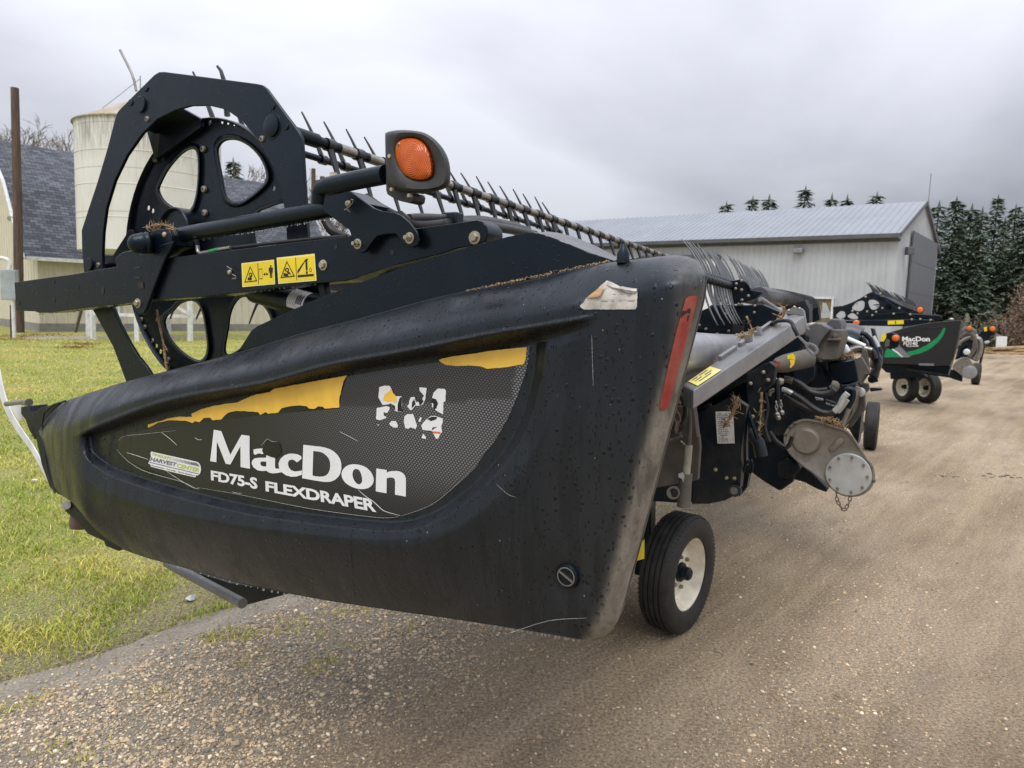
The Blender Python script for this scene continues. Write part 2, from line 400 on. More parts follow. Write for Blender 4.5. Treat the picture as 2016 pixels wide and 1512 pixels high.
wetd = t.ramp(t.noise(7, 7, 0.65, t.co((1, 2.6, 0.35))), [(0.50, 0.0), (0.56, 1.0)]); cb = t.mix(t.math('MULTIPLY', wetd, 0.45), cb, (0.005, 0.0055, 0.0065))
t.bump(fine, 0.06, 0.002); t.bump(t.math('MULTIPLY', t.noise(34, 6, 0.7, t.co((1, 2, 0.4))), dsep.outputs[1]), 0.9, 0.012)
M['shield'] = t.set(Base_Color=cb, Roughness=rg, Specular_IOR_Level=0.42, Specular_Tint=(0.76, 0.89, 1.0, 1))
t = NT('moulded_black_plastic_far')
M['shield_far'] = t.set(Base_Color=t.mix(t.noise(4, 5), (0.006, 0.006, 0.007), (0.010, 0.010, 0.011)), Roughness=0.40)

# printed carbon weave: rows of small light dashes, printed denser to one side
t = NT('carbon_weave_print')
def weave(t, sc=170.0):
    sp = t.new('ShaderNodeSeparateXYZ'); t.l.new(t.co((1, 1, 1), (rad(-5), 0, 0)), sp.inputs[0])
    yy = t.math('MULTIPLY', sp.outputs[1], sc * 0.62); zz = t.math('MULTIPLY', sp.outputs[2], sc)
    row = t.math('FLOOR', zz); par = t.math('MULTIPLY', t.math('MODULO', row, 2.0), 0.5)
    fx = t.math('FRACT', t.math('ADD', yy, par)); fz = t.math('FRACT', zz)
    ax = t.math('SUBTRACT', 1.0, t.math('MULTIPLY', t.math('ABSOLUTE', t.math('SUBTRACT', fx, 0.5)), 2.6), clamp=True)
    az = t.math('SUBTRACT', 1.0, t.math('MULTIPLY', t.math('ABSOLUTE', t.math('SUBTRACT', fz, 0.5)), 2.0), clamp=True)
    return t.math('MULTIPLY', t.math('SQRT', ax), az), sp
wv, sp = weave(t)
tn = t.new('ShaderNodeVertexColor', layer_name='tint'); ts = t.new('ShaderNodeSeparateColor'); t.l.new(tn.outputs[0], ts.inputs[0])
amt = t.math('MULTIPLY', wv, ts.outputs[0])
M['carbon'] = t.set(Base_Color=t.mix(amt, (0.0125, 0.0135, 0.015), (0.45, 0.46, 0.48)), Roughness=t.mix(t.noise(20, 5), (0.22, 0.22, 0.22), (0.42, 0.42, 0.42)))

# ================================================================== the near grain header
U0 = 1.46
H = Frame(31.0, U0, 0.45)
hd = empty('grain_header', H.loc, H.rz)
tag(hd, 'big black grain header parked nearest, with torn yellow decal on its end shield', 'grain header')
P = H.p
Ux = Vector((1, 0, 0))

def cur(pts):
    xs = np.array([p[0] for p in pts], float); ys = np.array([p[1] for p in pts], float)
    # smooth monotone-ish interpolation through a dense Catmull-Rom
    q = spline([(a, b, 0) for a, b in pts], 8); qx = np.array([v.x for v in q]); qy = np.array([v.y for v in q])
    o = np.argsort(qx); return lambda x: np.interp(x, qx[o], qy[o])
yTop = cur([(50, 822), (68, 813), (95, 801), (127, 790), (248, 751), (330, 730), (470, 693), (600, 654), (717, 624), (876, 581), (1040, 551), (1130, 529), (1200, 515), (1270, 507), (1330, 502), (1400, 502)])
yBand0 = cur([(60, 895), (110, 876), (144, 860), (200, 834), (334, 787), (512, 755), (646, 719), (803, 690), (959, 658), (1075, 639), (1170, 622), (1260, 598), (1400, 560)])
yBand1 = cur([(60, 905), (110, 886), (144, 864), (200, 855), (334, 813), (512, 774), (646, 743), (803, 714), (959, 689), (1063, 668), (1170, 634), (1260, 612), (1400, 575)])
yBot = cur([(95, 950), (112, 968), (145, 992), (185, 1040), (230, 1075), (285, 1097), (345, 1113), (480, 1150), (620, 1178), (760, 1200), (900, 1220), (1040, 1242), (1120, 1256), (1165, 1262), (1240, 1266)])
inset = np.array(sp2([(178, 860), (183, 888), (214, 914), (254, 931), (349, 960), (476, 991), (560, 1005), (646, 1016), (720, 1024), (775, 1027), (815, 1022), (862, 1004), (914, 968), (950, 935), (981, 901), (1008, 862), (1026, 825), (1040, 782), (1050, 735), (1058, 664)], 5, False))
crease = np.array(sp2([(140, 866), (158, 945), (190, 978), (250, 994), (317, 1007), (450, 1031), (557, 1045), (690, 1060), (780, 1062), (850, 1052), (930, 1022), (1000, 975), (1060, 910), (1110, 830)], 5, False))
sil = [(1330, 502), (1352, 504), (1370, 511), (1383, 523), (1389, 540), (1389, 562), (1384, 590), (1340, 760), (1296, 930), (1254, 1092), (1224, 1200), (1217, 1222), (1206, 1240), (1190, 1254), (1170, 1261)]
def sdist(X, Y, poly):
    """distance to an open polyline and the side of it (positive: to the right of its direction, image y down = outside below)"""
    A = poly[:-1]; B = poly[1:]; best = np.full(X.shape, 1e9); side = np.zeros(X.shape)
    for (ax, ay), (bx, by) in zip(A, B):
        ex, ey = bx - ax, by - ay; L2 = ex * ex + ey * ey + 1e-9
        tt = np.clip(((X - ax) * ex + (Y - ay) * ey) / L2, 0, 1)
        qx, qy = X - ax - tt * ex, Y - ay - tt * ey; d = np.hypot(qx, qy)
        s = ex * (Y - ay) - ey * (X - ax)
        m = d < best; best = np.where(m, d, best); side = np.where(m, np.sign(s), side)
    return best * side
def sstep(a, b, x):
    t = np.clip((x - a) / (b - a), 0, 1); return t * t * (3 - 2 * t)
sily = np.array([p[1] for p in sil]); silx = np.array([p[0] for p in sil])
def strip_e(X, Y):
    xr = np.interp(Y, sily, silx); xs = np.interp(Y, [500, 560, 640, 1200, 1262], [1262, 1300, 1302, 1148, 1118])
    return np.clip((X - xs) / np.maximum(xr - xs, 1), 0, 1)
def du(X, Y):
    """how far (m) the shield's skin lies behind its datum plane"""
    X = np.asarray(X, float); Y = np.asarray(Y, float)
    yt, y0, y1, yb = yTop(X), yBand0(X), yBand1(X), yBot(X)
    A = sstep(138, 190, X) * (1 - sstep(1080, 1185, X))
    w = np.clip((Y - yt) / np.maximum(y0 - yt, 1), 0, 1)
    out = 0.044
    d = 0.075 * (1 - np.sqrt(np.clip(1 - (1 - w) ** 2.2, 0, 1))) - out * sstep(0.0, 0.75, w) * A
    i1 = sdist(X, y1, inset); off1 = (0.030 * np.clip(i1 / 19, 0, 1) + 0.014 * np.clip((i1 - 19) / 32, 0, 1)) * (1 - 0.45 * sstep(1000, 1200, X))
    d = d - off1 * (1 - A) * sstep(0.0, 0.75, w)
    b = np.clip((Y - y0) / np.maximum(y1 - y0, 1), 0, 1)
    d0 = -out * A - off1 * (1 - A); d = np.where(Y > y0, d0 + (0.016 * A - off1 - d0) * sstep(0.02, 0.98, b), d)
    below = np.clip((Y - y1) / 26, 0, 1); d = np.where(Y > y1, 0.016 * A * (1 - below) + 0.010 * A * below, d)
    si = sdist(X, Y, inset)                      # >0 inside? sign fixed below
    ins = si
    low = (Y > y1)
    d = np.where(low, d - (0.030 * np.clip(ins / 19, 0, 1) + 0.014 * np.clip((ins - 19) / 32, 0, 1)) * (1 - 0.45 * sstep(1000, 1200, X)), d)
    sc = -sdist(X, Y, crease)
    yc = np.interp(X, crease[:, 0], crease[:, 1]); fade = 1 - 0.75 * sstep(780, 1080, X)
    wS = np.clip((Y - yc) / np.maximum(yb - yc, 1), 0, 1)
    d = np.where(Y > y1, d + 0.095 * fade * wS ** 1.25 * sstep(150, 260, X) + 0.02 * wS ** 6, d)
    nose = np.clip((172 - X) / 100, 0, 1); d = d + 0.13 * nose ** 1.6
    e = strip_e(X, Y); d = d + 0.105 * (1 - np.sqrt(np.clip(1 - e ** 2.0, 0, 1)))
    g = np.hypot((X - 1113) / 34, (Y - 1138) / 38); d = d + 0.012 * np.exp(-g ** 2 * 1.2)
    return d
def Pd(x, y, off=0.0):
    return P(x, y, U0 + float(du(np.array([x]), np.array([y]))[0]) - off)

# ---- end shield skin
NC, NRW = 430, 230
left = [(62, 817), (72, 840), (84, 868), (92, 900), (98, 930), (104, 955), (116, 972)]
lx = np.array([p[0] for p in left], float); ly = np.array([p[1] for p in left], float)
tt = np.linspace(0, 1, NRW)
def along(px, py, t):
    s = np.r_[0, np.cumsum(np.hypot(np.diff(px), np.diff(py)))]; s /= s[-1]
    return np.interp(t, s, px), np.interp(t, s, py)
Lx, Ly = along(lx, ly, tt); Rx, Ry = along(silx.astype(float), sily.astype(float), tt)
ss = np.linspace(0, 1, NC); ss = 1 - (1 - ss) ** 1.15
GX = Lx[:, None] * (1 - ss) + Rx[:, None] * ss
# vertical positions: top and bottom curves blended, bent to meet both end lines
base = yTop(GX) * (1 - tt[:, None]) + yBot(GX) * tt[:, None]
errL = Ly - base[:, 0]; errR = Ry - base[:, -1]
wl = np.clip(1 - ss / 0.10, 0, 1) ** 2; wr = np.clip((ss - 0.80) / 0.20, 0, 1) ** 3
GY = base + errL[:, None] * wl + errR[:, None] * wr
GD = du(GX, GY)
V = np.empty((NRW * NC, 3)); k = 0
aF, bF, orr = np.array(H.a), np.array(H.b), np.array([H.ou, H.ov])
RX = (GX - 1008) / FPX; RY = (GY - 756) / FPX
D = np.array(CF)[None, None] + RX[..., None] * np.array(CR) - RY[..., None] * np.array(CU)
tt_ = (U0 + GD) / (D @ aF); Q = np.array(CPOS) + D * tt_[..., None]
V = np.stack([U0 + GD - H.ou, Q @ bF - H.ov, Q[..., 2]], -1).reshape(-1, 3)
idx = np.arange(NRW * NC).reshape(NRW, NC)
F = np.stack([idx[:-1, :-1], idx[1:, :-1], idx[1:, 1:], idx[:-1, 1:]], -1).reshape(-1, 4)
# returns: the skin turns inwards all round so that the shield has depth
loop = np.r_[idx[0, :], idx[1:, -1], idx[-1, -2::-1], idx[-2:0:-1, 0]]
lv = V[loop].copy(); ctr = V.mean(0); lv2 = lv.copy(); lv2[:, 0] += 0.05; lv2[:, 1:] += (ctr[1:] - lv[:, 1:]) * 0.012
n0 = len(V); V = np.r_[V, lv2]; n = len(loop); j = np.arange(n); j2 = (j + 1) % n
F = np.r_[F, np.stack([loop[j2], loop[j], n0 + j, n0 + j2], -1)]
yb1g, yb0g = yBand1(GX), yBand0(GX)
mud = sstep(-7, 1, GY - yb0g) * (1 - sstep(-2, 7, GY - yb1g)) * sstep(140, 200, GX) * (1 - sstep(1130, 1180, GX))
eg = strip_e(GX, GY)
skirt = np.clip((GY - np.interp(GX, crease[:, 0], crease[:, 1])) / 150, 0, 1) * sstep(400, 900, GX)
dst = np.clip(0.95 * sstep(0.30, 0.72, eg) * sstep(540, 800, GY) + 0.20 * sstep(0.1, 0.6, eg) + 0.10 * skirt * 0.15 + 0.015 * sstep(900, 1250, GX) * sstep(700, 1000, GY), 0, 1)
crev = 0.8 * sstep(-16, -2, GY - yTop(GX) - 10) * 0
col = np.ones((len(V), 4)); col[:NRW * NC, 0] = dst.ravel(); col[:NRW * NC, 1] = mud.ravel(); col[NRW * NC:, :2] = 0; col[:, 2] = 0
shield = npobj('end_shield', V, F, M['shield'], hd, smooth=True, col=col)

# ---- graphics stuck on the shield (children of the shield)
def lay(px, off, surf=None):
    if surf: return [surf(x, y) for x, y in px]
    a = np.array(px, float); d = du(a[:, 0], a[:, 1])
    return [P(x, y, U0 + e - off) for (x, y), e in zip(px, d)]
def decal(name, polys, mat, off, parent=shield, grid=14.0, tint=None, fit=True, smooth=False, surf=None):
    """flat printed film: pixel outlines (list of (outer, holes)) filled, laid on the skin"""
    VV, FF, TT = [], [], []
    for outer, holes in polys:
        pts = [Vector(p) for p in outer]; edges = [(i, (i + 1) % len(outer)) for i in range(len(outer))]; faces = []
        for h in holes:
            k0 = len(pts); pts += [Vector(p) for p in h]; edges += [(k0 + i, k0 + (i + 1) % len(h)) for i in range(len(h))]
        if grid:
            xs = [p[0] for p in outer]; ys = [p[1] for p in outer]
            gx = min(xs) + grid / 2
            while gx < max(xs):
                gy = min(ys) + grid / 2
                while gy < max(ys):
                    pts.append(Vector((gx + rng.uniform(-1, 1), gy + rng.uniform(-1, 1)))); gy += grid
                gx += grid
        r = delaunay_2d_cdt(pts, edges, faces, 0, 1e-4)
        k0 = len(VV)
        for q in r[0]:
            VV.append((q.x, q.y)); TT.append(tint(q.x, q.y) if tint else 1.0)
        for f in r[2]:
            cx = sum(r[0][i].x for i in f) / len(f); cy = sum(r[0][i].y for i in f) / len(f)
            if not pt_in(cx, cy, outer) or any(pt_in(cx, cy, h) for h in holes): continue
            FF.append([k0 + i for i in f])
    me = bpy.data.meshes.new(name); me.from_pydata(lay(VV, off, surf), [], FF)
    if tint:
        ca = me.color_attributes.new('tint', 'FLOAT_COLOR', 'POINT')
        for i, q in enumerate(TT): ca.data[i].color = (q, q, q, 1)
    o = meobj(name, me, mat, parent, smooth=0)
    # make sure faces look outwards (-u)
    me.update()
    if len(me.polygons) and sum(p.normal.x * p.area for p in me.polygons) > 0: me.flip_normals()
    for p in me.polygons: p.use_smooth = True
    return o
def ragged(poly, amp=1.0, step=6):
    out = []
    for i in range(len(poly)):
        a = poly[i]; b = poly[(i + 1) % len(poly)]; L = math.hypot(b[0] - a[0], b[1] - a[1]); m = max(1, int(L / step))
        for k in range(m):
            f = k / m; out.append((a[0] + (b[0] - a[0]) * f + (rng.uniform(-amp, amp) if k else 0), a[1] + (b[1] - a[1]) * f + (rng.uniform(-amp, amp) if k else 0)))
    return out
film = Q2([(205, 458), (550, 412), (800, 387), (1050, 368), (1058, 300), (1082, 226), (1250, 196), (1480, 165), (1700, 124), (1888, 92), (1882, 160), (1868, 215), (1835, 310), (1795, 405), (1745, 495), (1650, 620), (1560, 705), (1450, 792), (1380, 825), (1315, 842), (1240, 846), (1100, 832), (950, 812), (800, 784), (600, 744), (420, 716), (330, 684), (250, 648), (170, 622), (115, 596), (72, 552), (80, 505), (130, 478)])
def film_t(x, y):
    g = 0.04 + 0.60 * float(sstep(430, 930, x + (880 - y) * 0.55)) * float(sstep(1000, 760, y) if False else 1 - sstep(880, 1000, y - (x - 600) * 0.1))
    # printed darker band above the second line
    yl = 803 + (x - 670) * (785 - 803) / (1000 - 670)
    if x > 668 and y < yl and x < 1030: g *= 0.38
    if x > 1020 - (y - 690) * 0.12: g = max(g, 0.75)
    return g
decal('graphic_film', [(film, [])], M['carbon'], 0.0012, tint=film_t, grid=7)
y1 = Q2([(203, 450), (206, 438), (300, 411), (345, 404), (398, 405), (396, 391), (440, 371), (500, 355), (560, 346), (600, 341), (640, 322), (682, 305), (740, 296), (760, 281), (900, 255), (1000, 237), (1082, 222), (1066, 250), (1056, 290), (1048, 330), (1048, 364), (985, 368), (975, 360), (955, 358), (935, 370), (915, 368), (905, 358), (870, 354), (830, 358), (795, 366), (778, 386), (735, 391), (722, 384), (700, 396), (690, 384), (640, 380), (595, 378), (560, 386), (540, 402), (528, 416), (490, 420), (478, 408), (450, 410), (432, 428), (412, 424), (400, 432), (370, 422), (300, 420), (250, 430), (207, 453)])
decal('yellow_stripe', [(ragged(y1, 0.5, 5), [])], M['yellow'], 0.0026)
y2 = Q2([(1487, 155), (1500, 148), (1560, 136), (1640, 126), (1720, 113), (1875, 97), (1870, 150), (1862, 172), (1800, 183), (1755, 189), (1700, 193), (1672, 182), (1620, 178), (1560, 180), (1520, 176), (1500, 166)])
decal('yellow_stripe', [(ragged(y2, 0.4, 6), [])], M['yellow'], 0.0026)
# dark patches where the stripe's print is gone
for blob in ([(210, 455), (240, 436), (300, 422), (365, 422), (395, 436), (330, 446), (260, 456)], [(432, 430), (452, 411), (478, 409), (500, 424), (470, 430)], [(530, 416), (545, 398), (590, 380), (640, 382), (690, 388), (695, 398), (650, 402), (600, 410)], [(780, 388), (800, 366), (850, 355), (905, 360), (920, 372), (860, 380)], [(936, 372), (955, 360), (982, 364), (985, 370)]):
    decal('wear_stain', [(sp2(Q2(blob), 3), [])], M['film_black'], 0.0020, grid=0)
# lettering
gm = zA([(185, 143), (252, 153), (320, 170), (398, 378), (475, 580), (575, 402), (672, 230), (740, 240), (812, 250), (812, 540), (820, 825), (735, 812), (655, 795), (654, 610), (652, 430), (565, 590), (478, 750), (395, 740), (318, 545), (240, 350), (236, 530), (232, 712), (178, 702), (122, 692), (155, 420)])
ga1 = zA([(1102, 588), (1180, 612), (1260, 640), (1258, 790), (1264, 812), (1280, 825), (1330, 823), (1378, 885), (1300, 900), (1210, 907), (1150, 892), (1108, 860), (1030, 866), (950, 852), (880, 800), (848, 735), (858, 680), (905, 642), (980, 633), (1105, 632)])
ga1h = zA([(1003, 722), (1012, 703), (1035, 699), (1105, 700), (1105, 785), (1060, 786), (1020, 772), (1003, 748)])
ga2 = zA([(880, 490), (940, 476), (1042, 470), (1028, 510), (1062, 562), (1020, 570), (1000, 556), (960, 560), (915, 582), (884, 565)])
gc = zA([(1718, 606), (1660, 576), (1580, 560), (1500, 562), (1420, 592), (1352, 652), (1320, 730), (1328, 812), (1372, 885), (1450, 940), (1540, 966), (1635, 962), (1728, 930), (1730, 855), (1665, 868), (1600, 873), (1540, 850), (1500, 802), (1484, 742), (1494, 692), (1530, 666), (1580, 668), (1645, 714), (1722, 650)])
gd = zB([(60, 215), (240, 236), (340, 246), (420, 262), (500, 288), (570, 328), (630, 390), (668, 450), (688, 525), (690, 610), (672, 690), (640, 745), (590, 792), (530, 820), (480, 830), (400, 830), (250, 806), (40, 768), (50, 490)])
gdh = zB([(225, 318), (330, 330), (385, 350), (435, 388), (480, 440), (502, 500), (505, 560), (498, 630), (470, 690), (435, 722), (400, 737), (330, 744), (260, 735), (213, 724)])
go = sp2(zB([(692, 690), (720, 618), (785, 562), (870, 538), (980, 545), (1090, 585), (1175, 662), (1222, 765), (1212, 855), (1160, 915), (1080, 945), (980, 945), (870, 915), (770, 855), (708, 775)]), 3)
goh = sp2(zB([(874, 715), (882, 655), (910, 620), (948, 617), (988, 642), (1016, 700), (1032, 770), (1030, 828), (1002, 864), (960, 865), (918, 828), (888, 775)]), 3)
gn = zB([(1268, 605), (1355, 620), (1440, 632), (1440, 676), (1475, 660), (1520, 650), (1600, 648), (1650, 656), (1695, 676), (1735, 715), (1755, 768), (1757, 830), (1755, 1075), (1665, 1056), (1575, 1040), (1580, 830), (1572, 785), (1545, 760), (1500, 755), (1440, 768), (1436, 1018), (1350, 1002), (1258, 985), (1262, 800)])
decal('lettering', [(gm, []), (ga1, [ga1h]), (ga2, []), (gc, []), (gd, [gdh]), (go, [goh]), (gn, [])], M['sticker'], 0.0028, grid=0)
decal('wear_stain', [(zA([(1125, 305), (1180, 335), (1230, 352), (1290, 347), (1350, 412), (1370, 560), (1310, 598), (1268, 640), (1180, 618), (1060, 565), (1028, 510), (1060, 440)]), [])], M['film_black'], 0.0034, grid=0)
def decal_text(name, s, tl, tr, br, bl, mat, off, bold=0.02, space=1.0, parent=shield, surf=None):
    Vt, Ft = text2d(s, bold, space); px = quad_map(Vt, tl, tr, br, bl)
    me = bpy.data.meshes.new(name); me.from_pydata(lay(px, off, surf), [], Ft); me.update()
    if sum(p.normal.x * p.area for p in me.polygons) > 0: me.flip_normals()
    return meobj(name, me, mat, parent, smooth=0)
decal_text('model_lettering', 'FD75-S', zA(132, 852), zA(945, 985), zA(955, 1192), zA(138, 1030), M['sticker'], 0.0028, 0.036, 0.97)
decal_text('model_lettering', 'FLEXDRAPER', zA(1088, 1038), (737.5, 983.5), (741.5, 1008.5), zA(1094, 1219), M['sticker'], 0.0028, 0.036, 0.97)
# long white scratches in the film
def scratch(pts, w, off=0.003):
    a = []; b = []
    for i, p in enumerate(pts):
        q0 = pts[max(i - 1, 0)]; q1 = pts[min(i + 1, len(pts) - 1)]; dx, dy = q1[0] - q0[0], q1[1] - q0[1]; L = math.hypot(dx, dy) or 1
        ww = 0.75 * w * (0.35 + 0.65 * math.sin(math.pi * (i + 0.5) / len(pts)))
        a.append((p[0] - dy / L * ww / 2, p[1] + dx / L * ww / 2)); b.append((p[0] + dy / L * ww / 2, p[1] - dx / L * ww / 2))
    return (a + b[::-1], [])
scr = [scratch(sp2(q, 3, False), w) for q, w in (
    (zB([(965, 950), (1010, 1000), (1100, 1075), (1200, 1140), (1290, 1220), (1380, 1300), (1500, 1345), (1660, 1385)]), 1.7),
    (Q2([(1050, 470), (1090, 490), (1130, 512)]), 1.0), (Q2([(265, 474), (300, 500), (332, 530)]), 1.3), (Q2([(410, 495), (425, 505), (442, 505)]), 1.0),
    (Q2([(110, 562), (150, 574), (205, 592)]), 1.2), (Q2([(280, 640), (340, 680), (400, 715), (430, 722)]), 1.0), (Q2([(66, 548), (110, 595), (180, 640), (270, 668), (350, 690), (410, 715)]), 0.8),
    (Q2([(75, 510), (100, 490), (190, 480), (330, 465)]), 0.5), (zA([(1020, 418), (1070, 360), (1125, 305), (1180, 335), (1230, 352), (1300, 350)]), 0.6), (zA([(505, 1225), (560, 1248), (680, 1255)]), 0.8),
    (Q2([(420, 716), (600, 746), (900, 806), (1100, 835), (1240, 850), (1310, 845)]), 0.6), (Q2([(1320, 842), (1450, 795), (1560, 708), (1660, 615)]), 0.5),
    (Q2([(1740, 700), (1790, 745), (1830, 760)]), 0.4), ([(1000, 1248), (1080, 1222), (1155, 1217)], 0.7), ([(1165, 660), (1166, 700), (1168, 760)], 0.4))]
decal('scratch_pattern', scr, M['sticker'], 0.0038, grid=0)
decal('seam', [scratch(sp2(q, 3, False), w) for q, w in (([(693, 1034), (690, 1070), (693, 1130), (699, 1186)], 1.6), ([(693, 1034), (693, 990), (694, 950)], 0.7), ([(225, 850), (212, 900), (206, 960), (208, 1000)], 1.0), ([(258, 850), (257, 900), (256, 935)], 0.9))], M['film_black'], 0.0016, grid=0)
# remains of a torn white number decal
wh = [[(290, 240), (400, 205), (510, 215), (545, 270), (580, 360), (640, 430), (770, 435), (775, 600), (765, 765), (690, 770), (620, 740), (575, 640), (540, 580), (500, 600), (360, 620), (270, 460)],
      [(235, 685), (440, 640), (505, 660), (505, 720), (450, 790), (380, 770), (385, 850), (440, 870), (430, 900), (300, 945), (220, 920)],
      [(500, 1010), (545, 960), (640, 962), (680, 1040), (680, 1100), (600, 1100), (530, 1060)],
      [(960, 450), (1040, 445), (1070, 560), (1130, 545), (1145, 640), (1060, 630), (990, 720), (950, 730), (880, 640), (920, 600), (930, 520)],
      [(1140, 245), (1295, 255), (1265, 500), (1220, 600), (1150, 640), (1230, 540), (1200, 490), (1240, 420), (1150, 320)],
      [(1530, 270), (1670, 275), (1705, 310), (1695, 540), (1650, 560), (1645, 820), (1590, 790), (1470, 720), (1540, 600), (1500, 500), (1410, 470), (1440, 360)],
      [(1405, 570), (1440, 600), (1430, 680), (1410, 660)],
      [(880, 815), (1010, 810), (1040, 900), (1090, 1060), (1065, 1130), (960, 1095), (900, 1125), (840, 1110), (810, 990), (820, 870)],
      [(1130, 930), (1170, 870), (1190, 900), (1165, 975), (1125, 980)],
      [(1380, 860), (1480, 850), (1640, 910), (1640, 980), (1605, 1070), (1625, 1190), (1580, 1250), (1540, 1330), (1500, 1340), (1440, 1230), (1410, 1170), (1210, 1150), (1180, 1050), (1290, 920)],
      [(1220, 1225), (1275, 1290), (1280, 1345), (1185, 1320)], [(235, 1030), (285, 1040), (275, 1060)]]
dk = [[(720, 470), (765, 440), (765, 755), (675, 760), (680, 600)], [(560, 600), (620, 640), (630, 730), (590, 690)], [(975, 690), (985, 560), (1030, 490), (1060, 600)], [(1115, 530), (1200, 490), (1225, 540), (1150, 630)], [(1300, 915), (1400, 870), (1520, 870), (1500, 920), (1390, 960)], [(1410, 1100), (1520, 1080), (1450, 1120), (1415, 1160)], [(1405, 480), (1480, 490), (1535, 570), (1500, 690), (1440, 720), (1450, 600), (1400, 550)]]
decal('torn_decal', [(ragged(zW(q), 0.3, 3), []) for q in wh], M['sticker'], 0.0026, grid=0)
decal('wear_stain', [(zW(q), []) for q in dk], M['film_black'], 0.0033, grid=0)
decal('torn_decal', [(ragged(zW([(410, 380), (490, 345), (540, 280), (580, 360), (650, 440), (655, 550), (620, 580), (560, 530), (470, 545), (370, 530), (370, 480)]), 0.4, 3), [])], M['yellow'], 0.0034, grid=0)
decal('torn_decal', [(zW([(1420, 1180), (1590, 1190), (1580, 1230), (1430, 1215)]), [])], M['orange'], 0.0034, grid=0)
# dealer sticker
stk = decal('dealer_sticker', [(zS([(300, 318), (700, 408), (1200, 520), (1700, 632), (1830, 665), (1890, 715), (1925, 780), (1945, 900), (1930, 1000), (1895, 1065), (1830, 1115), (1770, 1110), (1755, 1175), (1300, 1070), (800, 950), (290, 822), (265, 745), (200, 715), (250, 600), (290, 470), (270, 375)]), [])], M['sticker'], 0.0026, grid=0)
decal_text('sticker_text', "TINGLEY'S", zS(330, 352), zS(978, 510), zS(945, 605), zS(305, 440), M['lime'], 0.0034, 0.03)
decal_text('sticker_text', 'HARVEST', zS(300, 495), zS(1155, 692), zS(1105, 815), zS(252, 628), M['grey_print'], 0.0034, 0.035)
decal_text('sticker_text', 'CENTER', zS(1165, 705), zS(1915, 872), zS(1880, 1005), zS(1130, 842), M['lime'], 0.0034, 0.035)
decal_text('sticker_text', 'Lloydminster - Vegreville - North Battleford', zS(310, 752), zS(1735, 1092), zS(1720, 1150), zS(295, 812), M['grey_print'], 0.0034, 0.02)
bars = [(zS([(236, 660), (1860, 1046), (1855, 1068), (234, 684)]), []), (zS([(1625, 668), (1790, 690), (1850, 735), (1900, 820), (1600, 748)]), [])]
for i in range(15):
    x = 985 + i * 43; y = 520 + i * 10.2; w = 6 + i * 1.6
    bars.append((zS([(x + 14, y), (x + 14 + w, y + 2), (x - 6 + w, y + 92), (x - 6, y + 90)]), []))
decal('sticker_text', bars, M['grey_print'], 0.0034, grid=0)
# torn paper label near the top, red reflector on the rear edge, quarter-turn latch
pl = [(275, 770), (360, 700), (425, 600), (560, 500), (800, 270), (940, 152), (1040, 190), (1270, 300), (1400, 320), (1560, 340), (1690, 360), (1700, 480), (1690, 800), (1650, 870), (800, 872), (370, 870), (300, 830)]
pap = decal('torn_label', [(ragged(zT(pl), 0.35, 3), [])], M['paper'], 0.0022, grid=8)
lines = [[(440, 625), (1690, 630), (1690, 636), (440, 632)]] + [[(x, 340 + (560 if x < 850 else 0) * 0.5), (x + 8, 345 + (560 if x < 850 else 0) * 0.5), (x - 12, 845), (x - 20, 845)] for x in (795, 1060, 1255, 1455)]
lines += [[(a, b), (a + w, b), (a + w, b + 16), (a, b + 16)] for a, b, w in ((805, 655, 160), (1060, 655, 60), (1255, 655, 40), (1465, 655, 160), (1075, 485, 80), (1275, 485, 50))]
decal('torn_label', [(zT(q), []) for q in lines], M['grey_print'], 0.0028, grid=0)
bm = bmesh.new()
fl = zT([(430, 590), (540, 495), (700, 370), (860, 285), (925, 262), (870, 300), (820, 420), (785, 510), (720, 555), (620, 580)])
A = [Pd(x, y, 0.004 + 0.010 * math.sin(math.pi * i / len(fl))) for i, (x, y) in enumerate(fl)]
c0 = Pd(*zT(680, 470), 0.016); cv = bm.verts.new(c0); vv = [bm.verts.new(q) for q in A]
for i in range(len(vv)): bm.faces.new((cv, vv[i], vv[(i + 1) % len(vv)]))
obj('label_fold', bm, M['paper_back'], shield, smooth=80)
bm = bmesh.new()
fl = zT([(925, 262), (950, 160), (1060, 195), (1280, 305), (1330, 300), (1480, 330), (1690, 362), (1660, 420), (1600, 490), (1480, 455), (1300, 400), (1080, 320)])
cv = bm.verts.new(Pd(*zT(1280, 360), 0.012)); vv = [bm.verts.new(Pd(x, y, 0.003 + 0.006 * (i % 2))) for i, (x, y) in enumerate(fl)]
for i in range(len(vv)): bm.faces.new((cv, vv[i], vv[(i + 1) % len(vv)]))
obj('label_fold', bm, M['paper'], shield, smooth=80)
decal('reflector', [([(1350, 588), (1356, 583), (1369, 582), (1373, 585), (1370, 600), (1357, 650), (1340, 715), (1324, 775), (1316, 801), (1311, 806), (1303, 807), (1299, 803), (1302, 785), (1316, 720), (1331, 655)], [])], M['reflector'], 0.004, grid=7)
decal('wear_stain', [(R1([(640, 880), (670, 900), (720, 850), (738, 865), (735, 925), (700, 910), (660, 930), (610, 980), (615, 930)]), []), (R1([(700, 950), (722, 940), (715, 1000), (690, 1040), (695, 1000)]), [])], M['film_black'], 0.0052, grid=0)
lc = Pd(1115, 1135, 0.014); bm = bmesh.new()
add_lathe(bm, lc + Ux * 0.012, (-1, 0, 0), [(0, 0.030), (0.010, 0.029), (0.014, 0.026), (0.014, 0.0225), (0.011, 0.021), (0.011, 0)], 28)
lt = obj('latch', bm, M['black'], shield, smooth=35)
